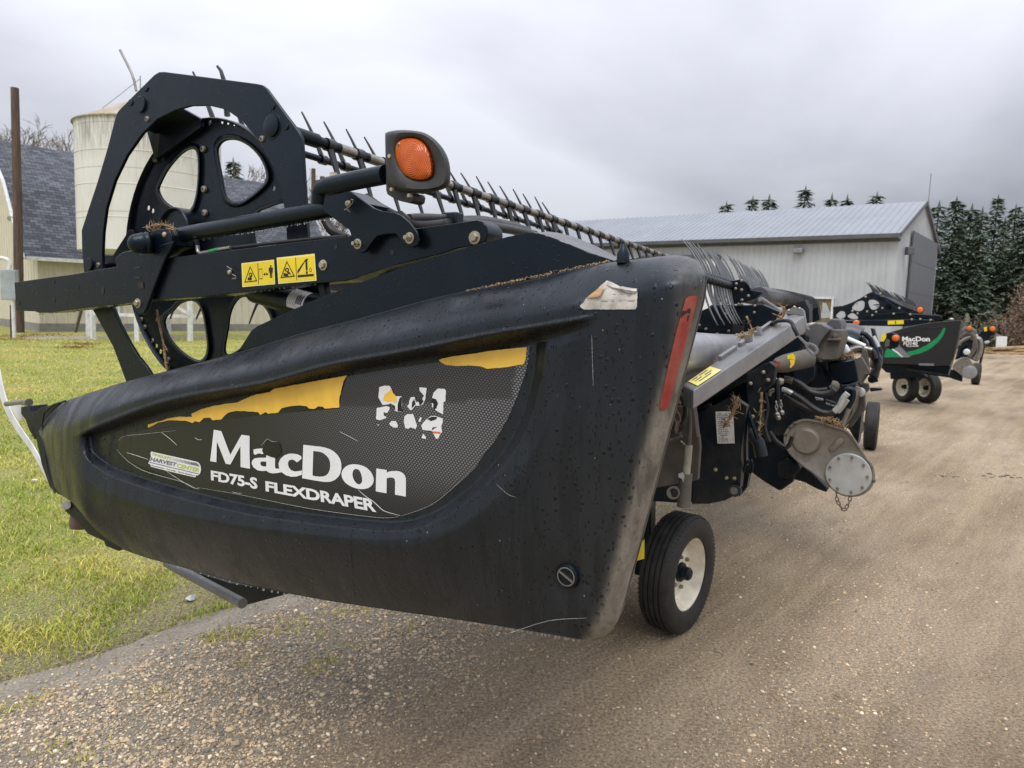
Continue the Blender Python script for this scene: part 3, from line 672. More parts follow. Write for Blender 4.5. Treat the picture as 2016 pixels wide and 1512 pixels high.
bm = bmesh.new(); add_lathe(bm, lc - Ux * 0.000, (-1, 0, 0), [(0.0, 0.0225), (0.003, 0.0225), (0.003, 0.0200), (0.0, 0.0200)], 28)
add_bar(bm, lc + Vector((-0.0005, 0.017, 0.009)), lc + Vector((-0.0005, -0.017, -0.009)), 0.004, 0.006, (1, 0, 0))
obj('latch_slot', bm, M['steel'], lt, smooth=35)
# nose cap of the shield
bm = bmesh.new()
nose = [(62, 815), (80, 803), (118, 792), (100, 812), (90, 845), (93, 895), (104, 950), (117, 975), (98, 960), (82, 915), (70, 860)]
add_prism(bm, [P(x, y, U0 + 0.10) for x, y in nose], Ux * 0.16)
obj('nose_bracket', bm, M['black_dusty'], hd, bevel=0.006)
bm = bmesh.new(); add_tube(bm, [P(*Q1(a, b), U0 + 0.085) for a, b in ((405, 282), (330, 305), (275, 350), (262, 420), (268, 520), (285, 640), (310, 780), (340, 850))], 0.004, 8)
obj('edge_cable', bm, M['rubber_hose'], hd)
bm = bmesh.new(); add_prism(bm, [P(*Q1(a, b), U0 + 0.075) for a, b in ((298, 530), (318, 522), (350, 690), (362, 722), (340, 722), (322, 700))], Ux * 0.02)
obj('slot_plug', bm, M['film_black'], hd, bevel=0.003)

# ---------------------------------------------------------------- upper cover plate, reel arm, lift gear
def U(d): return U0 + d
bm = bmesh.new()
pp = [(470, 690), (482, 672), (495, 651), (505, 643), (560, 617), (616, 592), (717, 553), (825, 515), (930, 484), (1000, 466), (1040, 458), (1058, 459), (1110, 478), (1155, 497), (1212, 514), (1130, 534), (1040, 556), (876, 586), (717, 629), (600, 659)]
add_prism(bm, [P(x, y, U(0.085)) for x, y in pp], Ux * 0.014)
obj('cover_plate', bm, M['black'], hd, bevel=0.003)
bm = bmesh.new()
q0 = [(1044, 459), (1062, 459), (1105, 474), (1150, 493), (1208, 513)]; q1 = [(1078, 456), (1098, 458), (1130, 466), (1175, 485), (1222, 510)]
r0 = [bm.verts.new(P(x, y, U(0.086))) for x, y in q0]; r1 = [bm.verts.new(P(x, y, U(0.30))) for x, y in q1]
r2 = [bm.verts.new(P(x, y + 14, U(0.33))) for x, y in q1]
for A, B in ((r0, r1), (r1, r2)):
    for i in range(len(A) - 1): bm.faces.new((A[i], A[i + 1], B[i + 1], B[i]))
obj('cover_top', bm, M['grey_smooth'], hd, smooth=60)
bm = bmesh.new()
for pt, r in (((1227, 500), 0.012),):
    c = P(*pt, U(0.05)); add_lathe(bm, c, (0, 0, 1), [(-0.02, 0.014), (0.0, 0.014), (0.012, 0.009), (0.022, 0.004), (0.022, 0)], 12)
obj('cover_knob', bm, M['black_dusty'], hd)
# straw and mud caught along the joint of cover and shield
def straw_strip(name, pts, n, spread, u, mat, parent, size=0.02, thick=0.0012):
    bm = bmesh.new()
    for i in range(n):
        f = rng.random() * (len(pts) - 1); k = int(f); f -= k
        x = pts[k][0] * (1 - f) + pts[k + 1][0] * f + rng.gauss(0, spread); y = pts[k][1] * (1 - f) + pts[k + 1][1] * f + rng.gauss(0, spread * 0.5)
        c = P(x, y, u + rng.uniform(-0.012, 0.004)) if not callable(u) else u(x, y)
        d = Vector((rng.gauss(0, 0.5), rng.gauss(0, 1), rng.gauss(0, 0.45))).normalized() * size * rng.uniform(0.3, 1.0)
        m = c + Vector((0, 0, rng.uniform(-0.2, 0.2) * size))
        add_tube(bm, [c - d / 2, m, c + d / 2], [thick, thick * 1.3, thick * 0.6], 4)
    return obj(name, bm, mat, parent)
straw_strip('chaff_line', [(920, 573), (1000, 556), (1075, 541), (1140, 528), (1200, 515)], 260, 2.2, U(0.078), M['straw'], hd, 0.012, 0.0011)['kind'] = 'stuff'

UA = U(0.17)
bm = bmesh.new()
arm = [(28, 556), (76, 549), (150, 539), (222, 526), (317, 509), (400, 499), (500, 487), (595, 475), (690, 465), (817, 450), (900, 439), (938, 433), (950, 436), (959, 447), (961, 461), (955, 476), (930, 484), (900, 489), (870, 499), (830, 509), (790, 519), (740, 531), (720, 538), (700, 548), (681, 553), (629, 557), (543, 567), (476, 576), (400, 584), (302, 590), (254, 596), (180, 605), (100, 615), (76, 616), (68, 613), (32, 612)]
add_prism(bm, [P(x, y, UA) for x, y in arm], Ux * 0.075)
armo = obj('reel_arm', bm, M['black'], hd, bevel=0.004)
# slots in the free end
bm = bmesh.new()
for x, y, w, h in ((105, 555, 3.5, 7), (153, 566, 3.5, 6), (202, 572, 5.5, 16), (106, 590, 3.5, 10), (36, 597, 3.5, 9), (276, 562, 10, 9), (661, 486, 7, 9), (772, 497, 9, 12)):
    add_prism(bm, [P(a, b, UA - 0.0015) for a, b in circle_px(x, y, w / 2, h / 2, 12)], Ux * 0.002)
obj('arm_hole', bm, M['print_black'], armo)
def bolt(name, x, y, u, r, parent, mat='bolt', washer=True, h=0.012, ax=(-1, 0, 0), stud=False):
    bm = bmesh.new(); c = P(x, y, u)
    if washer: add_lathe(bm, c, ax, [(-0.002, r * 1.45), (0.003, r * 1.45), (0.0035, r * 1.3), (0.0035, 0)], 20)
    hx, hy = frame_of(ax); a0 = rng.random()
    d = Vector(ax).normalized(); ring = []
    for t, s in ((0.002, 1.0), (h * 0.8, 1.0), (h, 0.86)):
        ring.append([bm.verts.new(c + d * t + (hx * math.cos(a0 + k * math.pi / 3) + hy * math.sin(a0 + k * math.pi / 3)) * r * s) for k in range(6)])
    for A, B in zip(ring, ring[1:]):
        for k in range(6): bm.faces.new((A[k], A[(k + 1) % 6], B[(k + 1) % 6], B[k]))
    bm.faces.new(ring[-1])
    if stud: add_lathe(bm, c + d * h, ax, [(-0.001, r * 0.55), (h * 0.9, r * 0.55), (h * 0.95, 0)], 12)
    return obj(name, bm, M[mat], parent, smooth=30)
def dome(name, x, y, u, r, parent, mat='bolt_dull', ax=(-1, 0, 0), socket=True):
    bm = bmesh.new(); c = P(x, y, u)
    pr = [(-0.002, r), (0.001, r), (r * 0.45, r * 0.82), (r * 0.62, r * 0.45)]
    pr += [(r * 0.62, r * 0.34), (r * 0.3, r * 0.30), (r * 0.3, 0)] if socket else [(r * 0.66, 0)]
    add_lathe(bm, c, ax, pr, 16); return obj(name, bm, M[mat], parent, smooth=30)
bolt('bolt', 935, 468, UA, 0.0125, hd); bolt('bolt', 637, 522, UA, 0.0115, hd)
bolt('bolt', 272, 597, UA - 0.022, 0.0125, hd)
dome('pin', 452, 536, UA - 0.004, 0.009, hd, 'bolt', socket=False)
# sleeve bracket that slides on the arm
bm = bmesh.new()
br = Z3([(712, 345), (735, 318), (762, 302), (800, 293), (862, 290), (872, 318), (930, 300), (1000, 255), (1068, 235), (1066, 262), (1022, 345), (960, 505), (906, 655), (890, 684), (868, 692), (852, 676), (835, 640), (800, 560), (740, 420), (715, 375)])
add_prism(bm, [P(x, y, UA - 0.022) for x, y in br], Ux * 0.016)
add_prism(bm, [P(x, y, UA - 0.020) for x, y in Z3([(862, 292), (940, 168), (975, 158), (1045, 158), (1064, 200), (1064, 262), (1000, 290), (900, 330)])], Ux * 0.09)
slb = obj('slide_bracket', bm, M['black'], hd, bevel=0.004)
bm = bmesh.new()
for q in Z3([(855, 398), (853, 462)]): add_prism(bm, [P(a, b, UA - 0.0245) for a, b in circle_px(q[0], q[1], 6.5, 2.0, 12)], Ux * 0.003)
add_prism(bm, [P(a, b, UA - 0.0245) for a, b in Z3([(855, 492), (888, 490), (890, 528), (857, 530)])], Ux * 0.003)
obj('bracket_slot', bm, M['print_black'], slb)
# bearing cap in front of the bracket, gasket rings, and the lift cylinder
bm = bmesh.new()
c = P(*Z3(895, 248), UA - 0.05); axd = Vector((-0.86, 0.48, -0.14)).normalized()
add_lathe(bm, c, axd, [(-0.024, 0.030), (-0.02, 0.034), (-0.018, 0.039), (-0.008, 0.040), (-0.004, 0.037), (0.004, 0.039), (0.012, 0.036), (0.030, 0.034), (0.044, 0.027), (0.053, 0.014), (0.055, 0)], 28)
obj('bearing_cap', bm, M['black'], hd, smooth=50)
dome('bolt', *Z3(1020, 195), UA - 0.022, 0.010, hd, 'bolt', socket=False)
bm = bmesh.new()
a = P(352, 464, U(0.21)); b = P(652, 411, U(0.21))
add_lathe(bm, a, b - a, [(-0.06, 0.012), (-0.004, 0.012), (-0.002, 0.024), (0.0, 0.028), (0.006, 0.029), ((b - a).length, 0.0275), ((b - a).length + 0.001, 0)], 24)
cyl = obj('lift_cylinder', bm, M['black'], hd, smooth=40)
# beads of water hanging under the bars
def bead_row(name, pts, u, n, r, parent):
    bm = bmesh.new()
    for i in range(n):
        f = (i + rng.uniform(-0.3, 0.3)) / n * (len(pts) - 1); f = min(max(f, 0), len(pts) - 1.001); k = int(f); f -= k
        q = P(pts[k][0] * (1 - f) + pts[k + 1][0] * f, pts[k][1] * (1 - f) + pts[k + 1][1] * f, u); s = r * rng.uniform(0.5, 1.25)
        add_lathe(bm, q + Vector((0, 0, -s * 0.9)), (0, 0, 1), [(-s * 1.05, 0), (-s * 0.7, s * 0.7), (0, s), (s * 0.7, s * 0.7), (s * 1.3, s * 0.2)], 6)
    o = obj(name, bm, M['water'], parent, smooth=80); o['kind'] = 'stuff'; return o
t = NT('water_drop'); M['water'] = t.set(Base_Color=(0.9, 0.93, 0.95), Roughness=0.03, Transmission_Weight=0.85, IOR=1.33)
bead_row('water_beads', [(78, 616), (180, 605), (254, 596), (302, 590)], UA + 0.01, 60, 0.004, armo)
bead_row('water_beads', [(310, 589), (476, 577), (629, 557)], UA + 0.01, 34, 0.003, armo)
bead_row('water_beads', [(372, 474), (500, 455), (645, 430)], U(0.21), 44, 0.0035, cyl)
bead_row('water_beads', [(300, 1101), (480, 1151), (620, 1179), (760, 1201), (900, 1221), (1040, 1243), (1150, 1261)], U(0.105), 70, 0.0035, shield)
# hydraulic fitting and line on top of the arm
bm = bmesh.new()
add_lathe(bm, P(*Z3(1225, 210), U(0.2)), (0, 0, -1), [(-0.012, 0.014), (0.004, 0.014), (0.008, 0.009), (0.045, 0.009)], 6)
obj('hose_fitting', bm, M['black'], hd)
bm = bmesh.new(); add_tube(bm, [P(*Z3(q[0], q[1]), U(0.19)) for q in ((1225, 262), (1228, 300), (1245, 312), (1300, 302))], 0.0075, 10)
obj('steel_fitting', bm, M['steel'], hd)
bm = bmesh.new(); add_tube(bm, [P(*Z3(q[0], q[1]), U(0.19)) for q in ((1355, 288), (1432, 276))], 0.0075, 10)
fit_ = obj('steel_fitting', bm, M['steel'], hd)
bm = bmesh.new(); add_tube(bm, [P(*Z3(q[0], q[1]), U(0.19)) for q in ((1300, 301), (1358, 288))], 0.0078, 10); obj('green_band', bm, M['green_wire'], fit_)
bm = bmesh.new(); add_tube(bm, [P(x, y, U(0.20)) for x, y in spl] if False else [P(*Z3(q[0], q[1]), U(0.2)) for q in ((1430, 277), (1600, 258), (1800, 236), (1990, 216), (2150, 208))], 0.006, 8); obj('hydraulic_line', bm, M['rubber_hose'], hd)
# hinge plate that carries the lamp, with its bolts and split pin
UB = U(0.14)
bm = bmesh.new()
hpz = Z2([(415, 830), (455, 818), (560, 796), (605, 812), (655, 850), (740, 912), (790, 930), (870, 940), (910, 958), (960, 1002), (1000, 1055), (1022, 1110), (1012, 1145), (985, 1157), (950, 1150), (925, 1128), (880, 1072), (820, 1074), (762, 1086), (730, 1125), (690, 1182), (665, 1192), (640, 1180), (615, 1120), (588, 1045), (560, 1030), (520, 990), (430, 935)])
add_prism(bm, [P(x, y, UB) for x, y in hpz], Ux * 0.012)
add_prism(bm, [P(x, y, UB + 0.0121) for x, y in Z2([(418, 832), (558, 799), (700, 885), (560, 1025), (432, 932)])], Ux * 0.10)
obj('hinge_plate', bm, M['black'], hd, bevel=0.0025)
bolt('bolt', *Z2(645, 1135), UB, 0.0105, hd, stud=True); bolt('bolt', *Z2(967, 1098), UB, 0.0110, hd, stud=True)
dome('pin', *Z2(583, 885), UB - 0.006, 0.0095, hd, 'bolt', socket=False)
bm = bmesh.new()
for q in (((560, 925), (590, 905), (612, 880), (616, 862), (604, 858), (598, 872)), ((575, 915), (598, 940))): add_tube(bm, [P(*Z2(a, b), UB - 0.016) for a, b in q], 0.0016, 6)
obj('split_pin', bm, M['steel'], hd)
bm = bmesh.new()
for q in (((1408, 392), (1440, 412)), ((1440, 440), (1462, 452), (1462, 466), (1440, 468))): add_tube(bm, [P(*Z3(a, b), UA - 0.014) for a, b in q], 0.0018, 6)
obj('split_pin', bm, M['steel'], hd)
# lamp on its stalk
ULm = U(0.02)
bm = bmesh.new(); add_tube(bm, [P(*Z2(a, b), U(0.06)) for a, b in ((393, 890), (398, 820), (420, 790), (470, 775), (640, 738), (815, 705))], [0.017, 0.02, 0.024, 0.026, 0.026, 0.026], 16)
obj('lamp_stalk', bm, M['black'], hd, smooth=50)
bm = bmesh.new(); add_lathe(bm, P(*Z2(493, 720), U(0.06)), (0, 0, 1), [(-0.02, 0.014), (0.0, 0.014), (0.004, 0.011), (0.012, 0.011), (0.014, 0)], 6); obj('stalk_bolt', bm, M['bolt'], hd)
outl = zL([(162, 210), (175, 185), (230, 168), (340, 148), (470, 141), (600, 147), (720, 160), (850, 190), (980, 262), (1080, 350), (1180, 470), (1250, 600), (1290, 730), (1306, 880), (1303, 1010), (1285, 1100), (1240, 1150), (1150, 1190), (1000, 1225), (800, 1245), (600, 1240), (420, 1220), (290, 1190), (215, 1150), (185, 1000), (170, 700), (165, 450)])
base_out = zL([(162, 240), (165, 450), (172, 700), (185, 1000), (180, 1200), (205, 1270), (300, 1330), (420, 1385), (545, 1415), (610, 1405), (645, 1375), (660, 1290), (640, 1240), (420, 1200), (260, 1100), (215, 800), (210, 500), (205, 250)])
lens_o = sp2(zL([(357, 520), (362, 430), (395, 360), (470, 305), (570, 280), (680, 280), (780, 310), (870, 380), (940, 490), (985, 620), (1012, 760), (1016, 880), (995, 960), (930, 1000), (850, 1020), (740, 1018), (620, 985), (520, 920), (440, 820), (390, 700), (362, 600)]), 3)
def ringpts(poly, n, u, sc=1.0, cc=None, sh=(0, 0)):
    L = [0]
    for i in range(len(poly)): L.append(L[-1] + math.hypot(poly[(i + 1) % len(poly)][0] - poly[i][0], poly[(i + 1) % len(poly)][1] - poly[i][1]))
    out = []
    for k in range(n):
        s = L[-1] * k / n; i = max(j for j in range(len(poly)) if L[j] <= s); f = (s - L[i]) / (L[i + 1] - L[i] + 1e-9)
        a, b = poly[i], poly[(i + 1) % len(poly)]; out.append((a[0] + (b[0] - a[0]) * f, a[1] + (b[1] - a[1]) * f))
    return out
NLm = 72; ccx, ccy = zL(690, 640)
def ray_ring(poly, n):
    """points where rays from the lens centre cut an outline, so that rings match up"""
    out = []
    for k in range(n):
        t_ = 2 * math.pi * k / n; dx, dy = math.cos(t_), math.sin(t_); best = None
        for i in range(len(poly)):
            (ax, ay), (bx, by) = poly[i], poly[(i + 1) % len(poly)]; ex, ey = bx - ax, by - ay; den = dx * ey - dy * ex
            if abs(den) < 1e-9: continue
            s = ((ax - ccx) * ey - (ay - ccy) * ex) / den; w = ((ax - ccx) * dy - (ay - ccy) * dx) / den
            if s > 0 and -1e-6 <= w <= 1 + 1e-6 and (best is None or s > best): best = s
        out.append((ccx + dx * best, ccy + dy * best))
    return out
ro = ray_ring(sp2(outl, 2), NLm); ri = ray_ring(lens_o, NLm)
def lerp_ring(A, B, f): return [(a[0] + (b[0] - a[0]) * f, a[1] + (b[1] - a[1]) * f) for a, b in zip(A, B)]
bm = bmesh.new(); rings = []
for f, u in ((0.0, 0.075), (0.0, 0.030), (0.03, 0.012), (0.12, 0.001), (0.30, -0.006), (0.60, -0.004), (0.86, 0.000), (0.97, 0.004), (1.0, 0.012), (1.0, 0.03)):
    rings.append([bm.verts.new(P(x, y, ULm + u)) for x, y in lerp_ring(ro, ri, f)])
for A, B in zip(rings, rings[1:]):
    for k in range(NLm): bm.faces.new((A[k], B[k], B[(k + 1) % NLm], A[(k + 1) % NLm]))
bm.faces.new(rings[0])
lampo = obj('lamp_housing', bm, M['lamp_rubber'], hd, smooth=55)
bm = bmesh.new(); add_prism(bm, [P(x, y, ULm + 0.022) for x, y in base_out], Ux * 0.05); obj('lamp_foot', bm, M['lamp_rubber'], lampo, bevel=0.006)
bm = bmesh.new(); rings = []
for f, u in ((1.0, 0.016), (0.99, 0.004), (0.93, -0.003), (0.7, -0.008), (0.4, -0.0105)):
    rings.append([bm.verts.new(P(ccx - 3 + (x - ccx) * f, ccy + (y - ccy) * f, ULm + u)) if f < 1 else bm.verts.new(P(x, y, ULm + u)) for x, y in ri])
for A, B in zip(rings, rings[1:]):
    for k in range(NLm): bm.faces.new((A[k], B[k], B[(k + 1) % NLm], A[(k + 1) % NLm]))
cv = bm.verts.new(P(ccx - 3, ccy, ULm - 0.0115))
for k in range(NLm): bm.faces.new((rings[-1][k], cv, rings[-1][(k + 1) % NLm]))
lcen = P(*zL(610, 610), ULm - 0.008)
bmesh.ops.translate(bm, verts=bm.verts, vec=-lcen)
lens = obj('amber_lens', bm, M['amber'], lampo, smooth=70); lens.location = lcen
for q in ((905, 878), (405, 395)): dome('lens_screw', *zL(*q), ULm - 0.004, 0.0048, lampo, 'bolt_dull')
for q in ((280, 612), (315, 1190), (620, 1300)): bolt('lamp_bolt', *zL(*q), ULm + 0.004, 0.006, lampo, washer=False, h=0.012)
# warning decals on the arm
def PA(x, y, off): return P(x, y, UA - off)
def sign(quadz, body, lines):
    o = decal('warning_decal', [(zD(quadz), [])], M['yellow_pale'], 0, armo, grid=0, surf=lambda x, y: PA(x, y, 0.0012))
    decal('decal_ground', [(zD(q), []) for q in body], M['yellow_sign'], 0, armo, grid=0, surf=lambda x, y: PA(x, y, 0.0018))
    decal('decal_print', lines, M['print_black'], 0, armo, grid=0, surf=lambda x, y: PA(x, y, 0.0026))
def stroke(pts, w, closed=False):
    q = [zD(*p) for p in pts]
    if closed:
        cx = sum(p[0] for p in q) / len(q); cy = sum(p[1] for p in q) / len(q); m = []
        for p in q:
            L = math.hypot(p[0] - cx, p[1] - cy); m.append((cx + (p[0] - cx) * (1 - w / L * 1.5), cy + (p[1] - cy) * (1 - w / L * 1.5)))
        return (q, [m])
    a, b = q; dx, dy = b[0] - a[0], b[1] - a[1]; L = math.hypot(dx, dy); nx, ny = -dy / L * w / 2, dx / L * w / 2
    return ([(a[0] + nx, a[1] + ny), (b[0] + nx, b[1] + ny), (b[0] - nx, b[1] - ny), (a[0] - nx, a[1] - ny)], [])
def blob(cx, cy, rx, ry): return (zD(circle_px(cx, cy, rx, ry, 14)), [])
sign([(172, 318), (890, 236), (917, 778), (192, 843)], [[(195, 345), (868, 266), (895, 752), (212, 812)]], [
    stroke([(360, 380), (520, 712), (232, 742)], 2.0, True), stroke([(530, 312), (548, 780)], 0.9),
    (zD([(315, 620), (402, 640), (395, 690), (305, 690)]), []), (zD([(330, 560), (345, 530), (380, 520), (410, 545), (405, 580), (420, 590), (370, 640), (345, 610), (400, 560), (375, 545), (350, 555), (352, 590), (340, 595)]), []),
    stroke([(553, 443), (626, 432), (636, 658), (565, 668)], 0.8, True), stroke([(668, 556), (745, 553)], 1.6),
    (zD([(650, 557), (690, 525), (690, 590)]), []), (zD([(762, 552), (722, 520), (722, 588)]), []),
    blob(816, 377, 18, 20), (zD([(772, 425), (785, 408), (850, 405), (862, 420), (860, 515), (850, 518), (845, 440), (848, 635), (826, 637), (824, 545), (818, 545), (816, 638), (800, 638), (790, 440), (785, 520), (774, 520)]), [])])
sign([(948, 195), (1785, 104), (1828, 700), (985, 770)], [[(975, 232), (1762, 150), (1798, 672), (1005, 738)]], [
    stroke([(1170, 262), (1350, 610), (1030, 642)], 2.2, True), stroke([(1362, 190), (1388, 690)], 0.9),
    (zD([(1100, 525), (1205, 555), (1195, 600), (1098, 600)]), []), (zD([(1125, 450), (1160, 415), (1210, 425), (1222, 470), (1210, 500), (1240, 520), (1272, 588), (1225, 545), (1200, 560), (1170, 510), (1135, 495)]), [zD([(1145, 458), (1170, 440), (1195, 455), (1195, 485), (1165, 490)])]),
    (zD([(1404, 480), (1588, 222), (1648, 215), (1615, 260), (1570, 275), (1410, 555)]), []), (zD([(1578, 262), (1620, 258), (1630, 470), (1590, 470)]), []), (zD([(1592, 510), (1634, 508), (1634, 545), (1592, 548)]), []),
    stroke([(1592, 480), (1630, 500)], 0.8), stroke([(1592, 495), (1630, 520)], 0.8),
    (zD([(1410, 578), (1762, 548), (1766, 598), (1412, 628)]), []), stroke([(1670, 445), (1690, 405), (1715, 440), (1716, 500), (1672, 505)], 0.7, True)])
# second (tilt) cylinder under the arm with its white label
bm = bmesh.new(); a = P(*Q6(330, 415), U(0.30)); b = P(*Q6(840, 560), U(0.26))
add_lathe(bm, a, b - a, [(0, 0), (0, 0.046), ((b - a).length, 0.046), ((b - a).length, 0)], 24)
tilt = obj('tilt_cylinder', bm, M['black_dry'], hd)
dirc = (b - a).normalized(); cxu, cyu = frame_of(dirc); L0 = 0.50
bm = bmesh.new(); toC = (H.g(CPOS) - a).normalized(); toC = (toC - dirc * toC.dot(dirc)).normalized(); sdv = dirc.cross(toC)
LL = (b - a).length; g = []
for i in range(9):
    an = -1.15 + 1.7 * i / 8
    row = [bm.verts.new(a + dirc * (LL * f) + (toC * math.cos(an) + sdv * math.sin(an)) * 0.0466) for f in (0.53, 0.72)]
    g.append(row)
for i in range(8): bm.faces.new((g[i][0], g[i][1], g[i + 1][1], g[i + 1][0]))
obj('cylinder_label', bm, M['label'], tilt)
bm = bmesh.new()
for k in range(9):
    f0 = 0.545 + 0.02 * k if k < 5 else 0.635 + 0.018 * (k - 5); a0, a1 = (-0.95, 0.3) if k < 5 else (-0.6 + 0.1 * (k % 2), 0.15)
    w = 0.004 if k < 5 else 0.012
    row = []
    for i in range(5):
        an = a0 + (a1 - a0) * i / 4; row.append([bm.verts.new(a + dirc * (LL * (f0 + q * w)) + (toC * math.cos(an) + sdv * math.sin(an)) * 0.0472) for q in (0, 1)])
    for i in range(4): bm.faces.new((row[i][0], row[i][1], row[i + 1][1], row[i + 1][0]))
obj('label_print', bm, M['print_black'], tilt)
bm = bmesh.new()
add_bar(bm, P(*Q6(745, 375), U(0.22)), P(*Q6(765, 470), U(0.22)), 0.025, 0.03); obj('arm_lug', bm, M['black_dry'], hd, bevel=0.003)
bm = bmesh.new(); add_tube(bm, [P(*Q6(a_, b_), U(0.29)) for a_, b_ in ((980, 318), (1180, 275), (1380, 222), (1600, 175))], [0.025, 0.045, 0.05, 0.04], 14); obj('grey_return_tube', bm, M['grey_pale'], hd)
# corrugated hose behind the hinge plate and hose bundle on the cover
def hose(name, pts, r, mat, parent=hd, u=None, ribs=0, n=10, z=None):
    q = [(P(*(z(p[0], p[1]) if z else p[:2]), (p[2] if len(p) > 2 else u))) for p in pts]
    q = spline(q, 8)
    if ribs:
        q2 = []; rr = []
        L = sum((q[i + 1] - q[i]).length for i in range(len(q) - 1)); m = int(L / ribs) * 2
        acc = [0]
        for i in range(len(q) - 1): acc.append(acc[-1] + (q[i + 1] - q[i]).length)
        for k in range(m + 1):
            s = L * k / m; i = max(j for j in range(len(acc)) if acc[j] <= s + 1e-9); i = min(i, len(q) - 2); f = (s - acc[i]) / max(acc[i + 1] - acc[i], 1e-9)
            q2.append(q[i].lerp(q[i + 1], f)); rr.append(r * (1.0 if k % 2 else 0.86))
        q, r = q2, rr
    bm = bmesh.new(); add_tube(bm, q, r, n); return obj(name, bm, M[mat], parent, smooth=60)
hose('corrugated_hose', [(440, 985, U(0.30)), (480, 1050, U(0.30)), (540, 1085, U(0.30)), (600, 1110, U(0.30))], 0.016, 'rubber_hose', ribs=0.010, z=Z2)
hose('hydraulic_hose', [(700, 850, U(0.30)), (800, 920, U(0.4)), (960, 985, U(0.5)), (1200, 990, U(0.75)), (1420, 985, U(1.1)), (1640, 1025, U(1.6))], 0.016, 'rubber_hose', z=Z2)
hose('hydraulic_hose', [(900, 960, U(0.35)), (1000, 1010, U(0.45)), (1200, 1005, U(0.7)), (1450, 1000, U(1.1)), (1700, 1050, U(1.6))], 0.018, 'rubber_hose', z=Z2)
hose('hydraulic_hose', [(960, 975, U(0.4)), (1050, 970, U(0.5)), (1250, 980, U(0.8)), (1500, 1010, U(1.3)), (1750, 1070, U(1.9))], 0.014, 'rubber_hose', z=Z2)
hose('hydraulic_hose', [(1000, 1020, U(0.5)), (1300, 1010, U(0.8)), (1560, 1040, U(1.2)), (1730, 1075, U(1.6))], 0.02, 'rubber_hose', z=Z2)
bm = bmesh.new(); c = P(*Z2(1230, 985), U(0.72)); add_box(bm, c, 0.05, 0.07, 0.05); obj('hose_clamp', bm, M['black_dusty'], hd, bevel=0.006)

# ---------------------------------------------------------------- the reel
UP = U(0.30)
outer = Z1([(507, 1340), (505, 1240), (550, 1100), (600, 950), (660, 750), (715, 540), (728, 505), (745, 485), (850, 380), (955, 275), (985, 257), (1020, 256), (1300, 292), (1590, 330), (1625, 338), (1652, 360), (1755, 500), (1850, 625), (1870, 665), (1874, 720), (1890, 1000), (1910, 1300)]) + \
    [(640, 560), (650, 640), (640, 700), (600, 760), (560, 800), (420, 800), (300, 790), (264, 772)] + Z3([(780, 1105), (745, 1010), (700, 890), (640, 780), (570, 655), (540, 560), (520, 430)])
inner = Z1([(632, 1380), (638, 1250), (658, 1100), (710, 930), (785, 775), (880, 640), (975, 548), (1090, 492), (1180, 466), (1290, 464), (1400, 490), (1500, 560), (1600, 680), (1690, 830), (1735, 960), (1765, 1120), (1778, 1300)]) + \
    [(575, 540), (585, 600), (575, 660), (545, 705), (500, 745), (440, 765), (370, 762)] + Z3([(940, 1066), (905, 1010), (855, 950), (800, 860), (740, 745), (700, 645), (660, 540), (635, 450)])
campl = plate('cam_plate', outer, [inner], UP, 0.014, M['black'], hd, bevel=0.002)
for q, r in ((Z1(880, 460), 0.032), (Z1(1688, 594), 0.037), (Z1(562, 1450), 0.026)):
    bm = bmesh.new(); add_lathe(bm, P(*q, UP), (-1, 0, 0), [(-0.001, r * 1.25), (0.0015, r * 1.2), (0.002, r * 1.02), (0.008, r), (0.010, r * 0.9), (0.010, 0)], 28); obj('boss', bm, M['black'], campl, smooth=30)
bm = bmesh.new()
for q in ((900, 358), (806, 446), (1685, 472), (1770, 597)):
    x, y = Z1(*q); add_prism(bm, [P(a, b, UP - 0.004) for a, b in [(x - 5, y + 1), (x - 2, y - 6), (x + 3, y - 5), (x + 5, y - 1), (x + 2, y + 6), (x - 3, y + 6)]], Ux * 0.006)
obj('stop_lug', bm, M['black'], campl, bevel=0.001)
for q in ((915, 550), (1628, 673), (612, 1455)): dome('bolt', *Z1(*q), UP, 0.0125, campl)
UD = U(0.42)
cc = Vector((UD - H.ou, 2.59 - H.ov + 0.0, 1.956))
def disc_c(u): # fitted circle, linear in u
    return Vector((u - H.ou, 2.471 + (u - 1.8) * 1.37 - H.ov, 1.949 + (u - 1.8) * 0.08)), 0.518 + (u - 1.8) * 0.285
dc, dR = disc_c(UD)
def to_px(q):
    w = H.loc + Matrix.Rotation(H.rz, 3, 'Z') @ q; d = w - CPOS; z = d.dot(CF); return (1008 + FPX * d.dot(CR) / z, 756 - FPX * d.dot(CU) / z)
rim = [to_px(dc + Vector((0, dR * math.cos(t_), dR * math.sin(t_)))) for t_ in [2 * math.pi * k / 72 for k in range(72)]]
hA = sp2(Z1([(985, 990), (1000, 940), (1040, 865), (1100, 790), (1150, 748), (1190, 735), (1218, 755), (1226, 830), (1222, 940), (1210, 1030), (1185, 1100), (1145, 1118), (1070, 1092), (1015, 1050)]), 3)
hB = sp2(Z1([(1350, 760), (1362, 712), (1400, 682), (1470, 682), (1545, 720), (1610, 790), (1645, 870), (1644, 930), (1600, 982), (1540, 1030), (1485, 1060), (1435, 1055), (1398, 1015), (1375, 900)]), 3)
hC = sp2(Z1([(1600, 1130), (1660, 1100), (1730, 1075), (1770, 1085), (1790, 1200), (1780, 1320), (1720, 1400), (1640, 1400), (1590, 1330), (1575, 1230)]), 3)
hDd = sp2(Z3([(1078, 665), (1115, 625), (1180, 606), (1225, 625), (1255, 690), (1272, 790), (1282, 880), (1272, 940), (1240, 972), (1185, 958), (1110, 902), (1052, 830), (1022, 750), (1035, 700)]), 3)
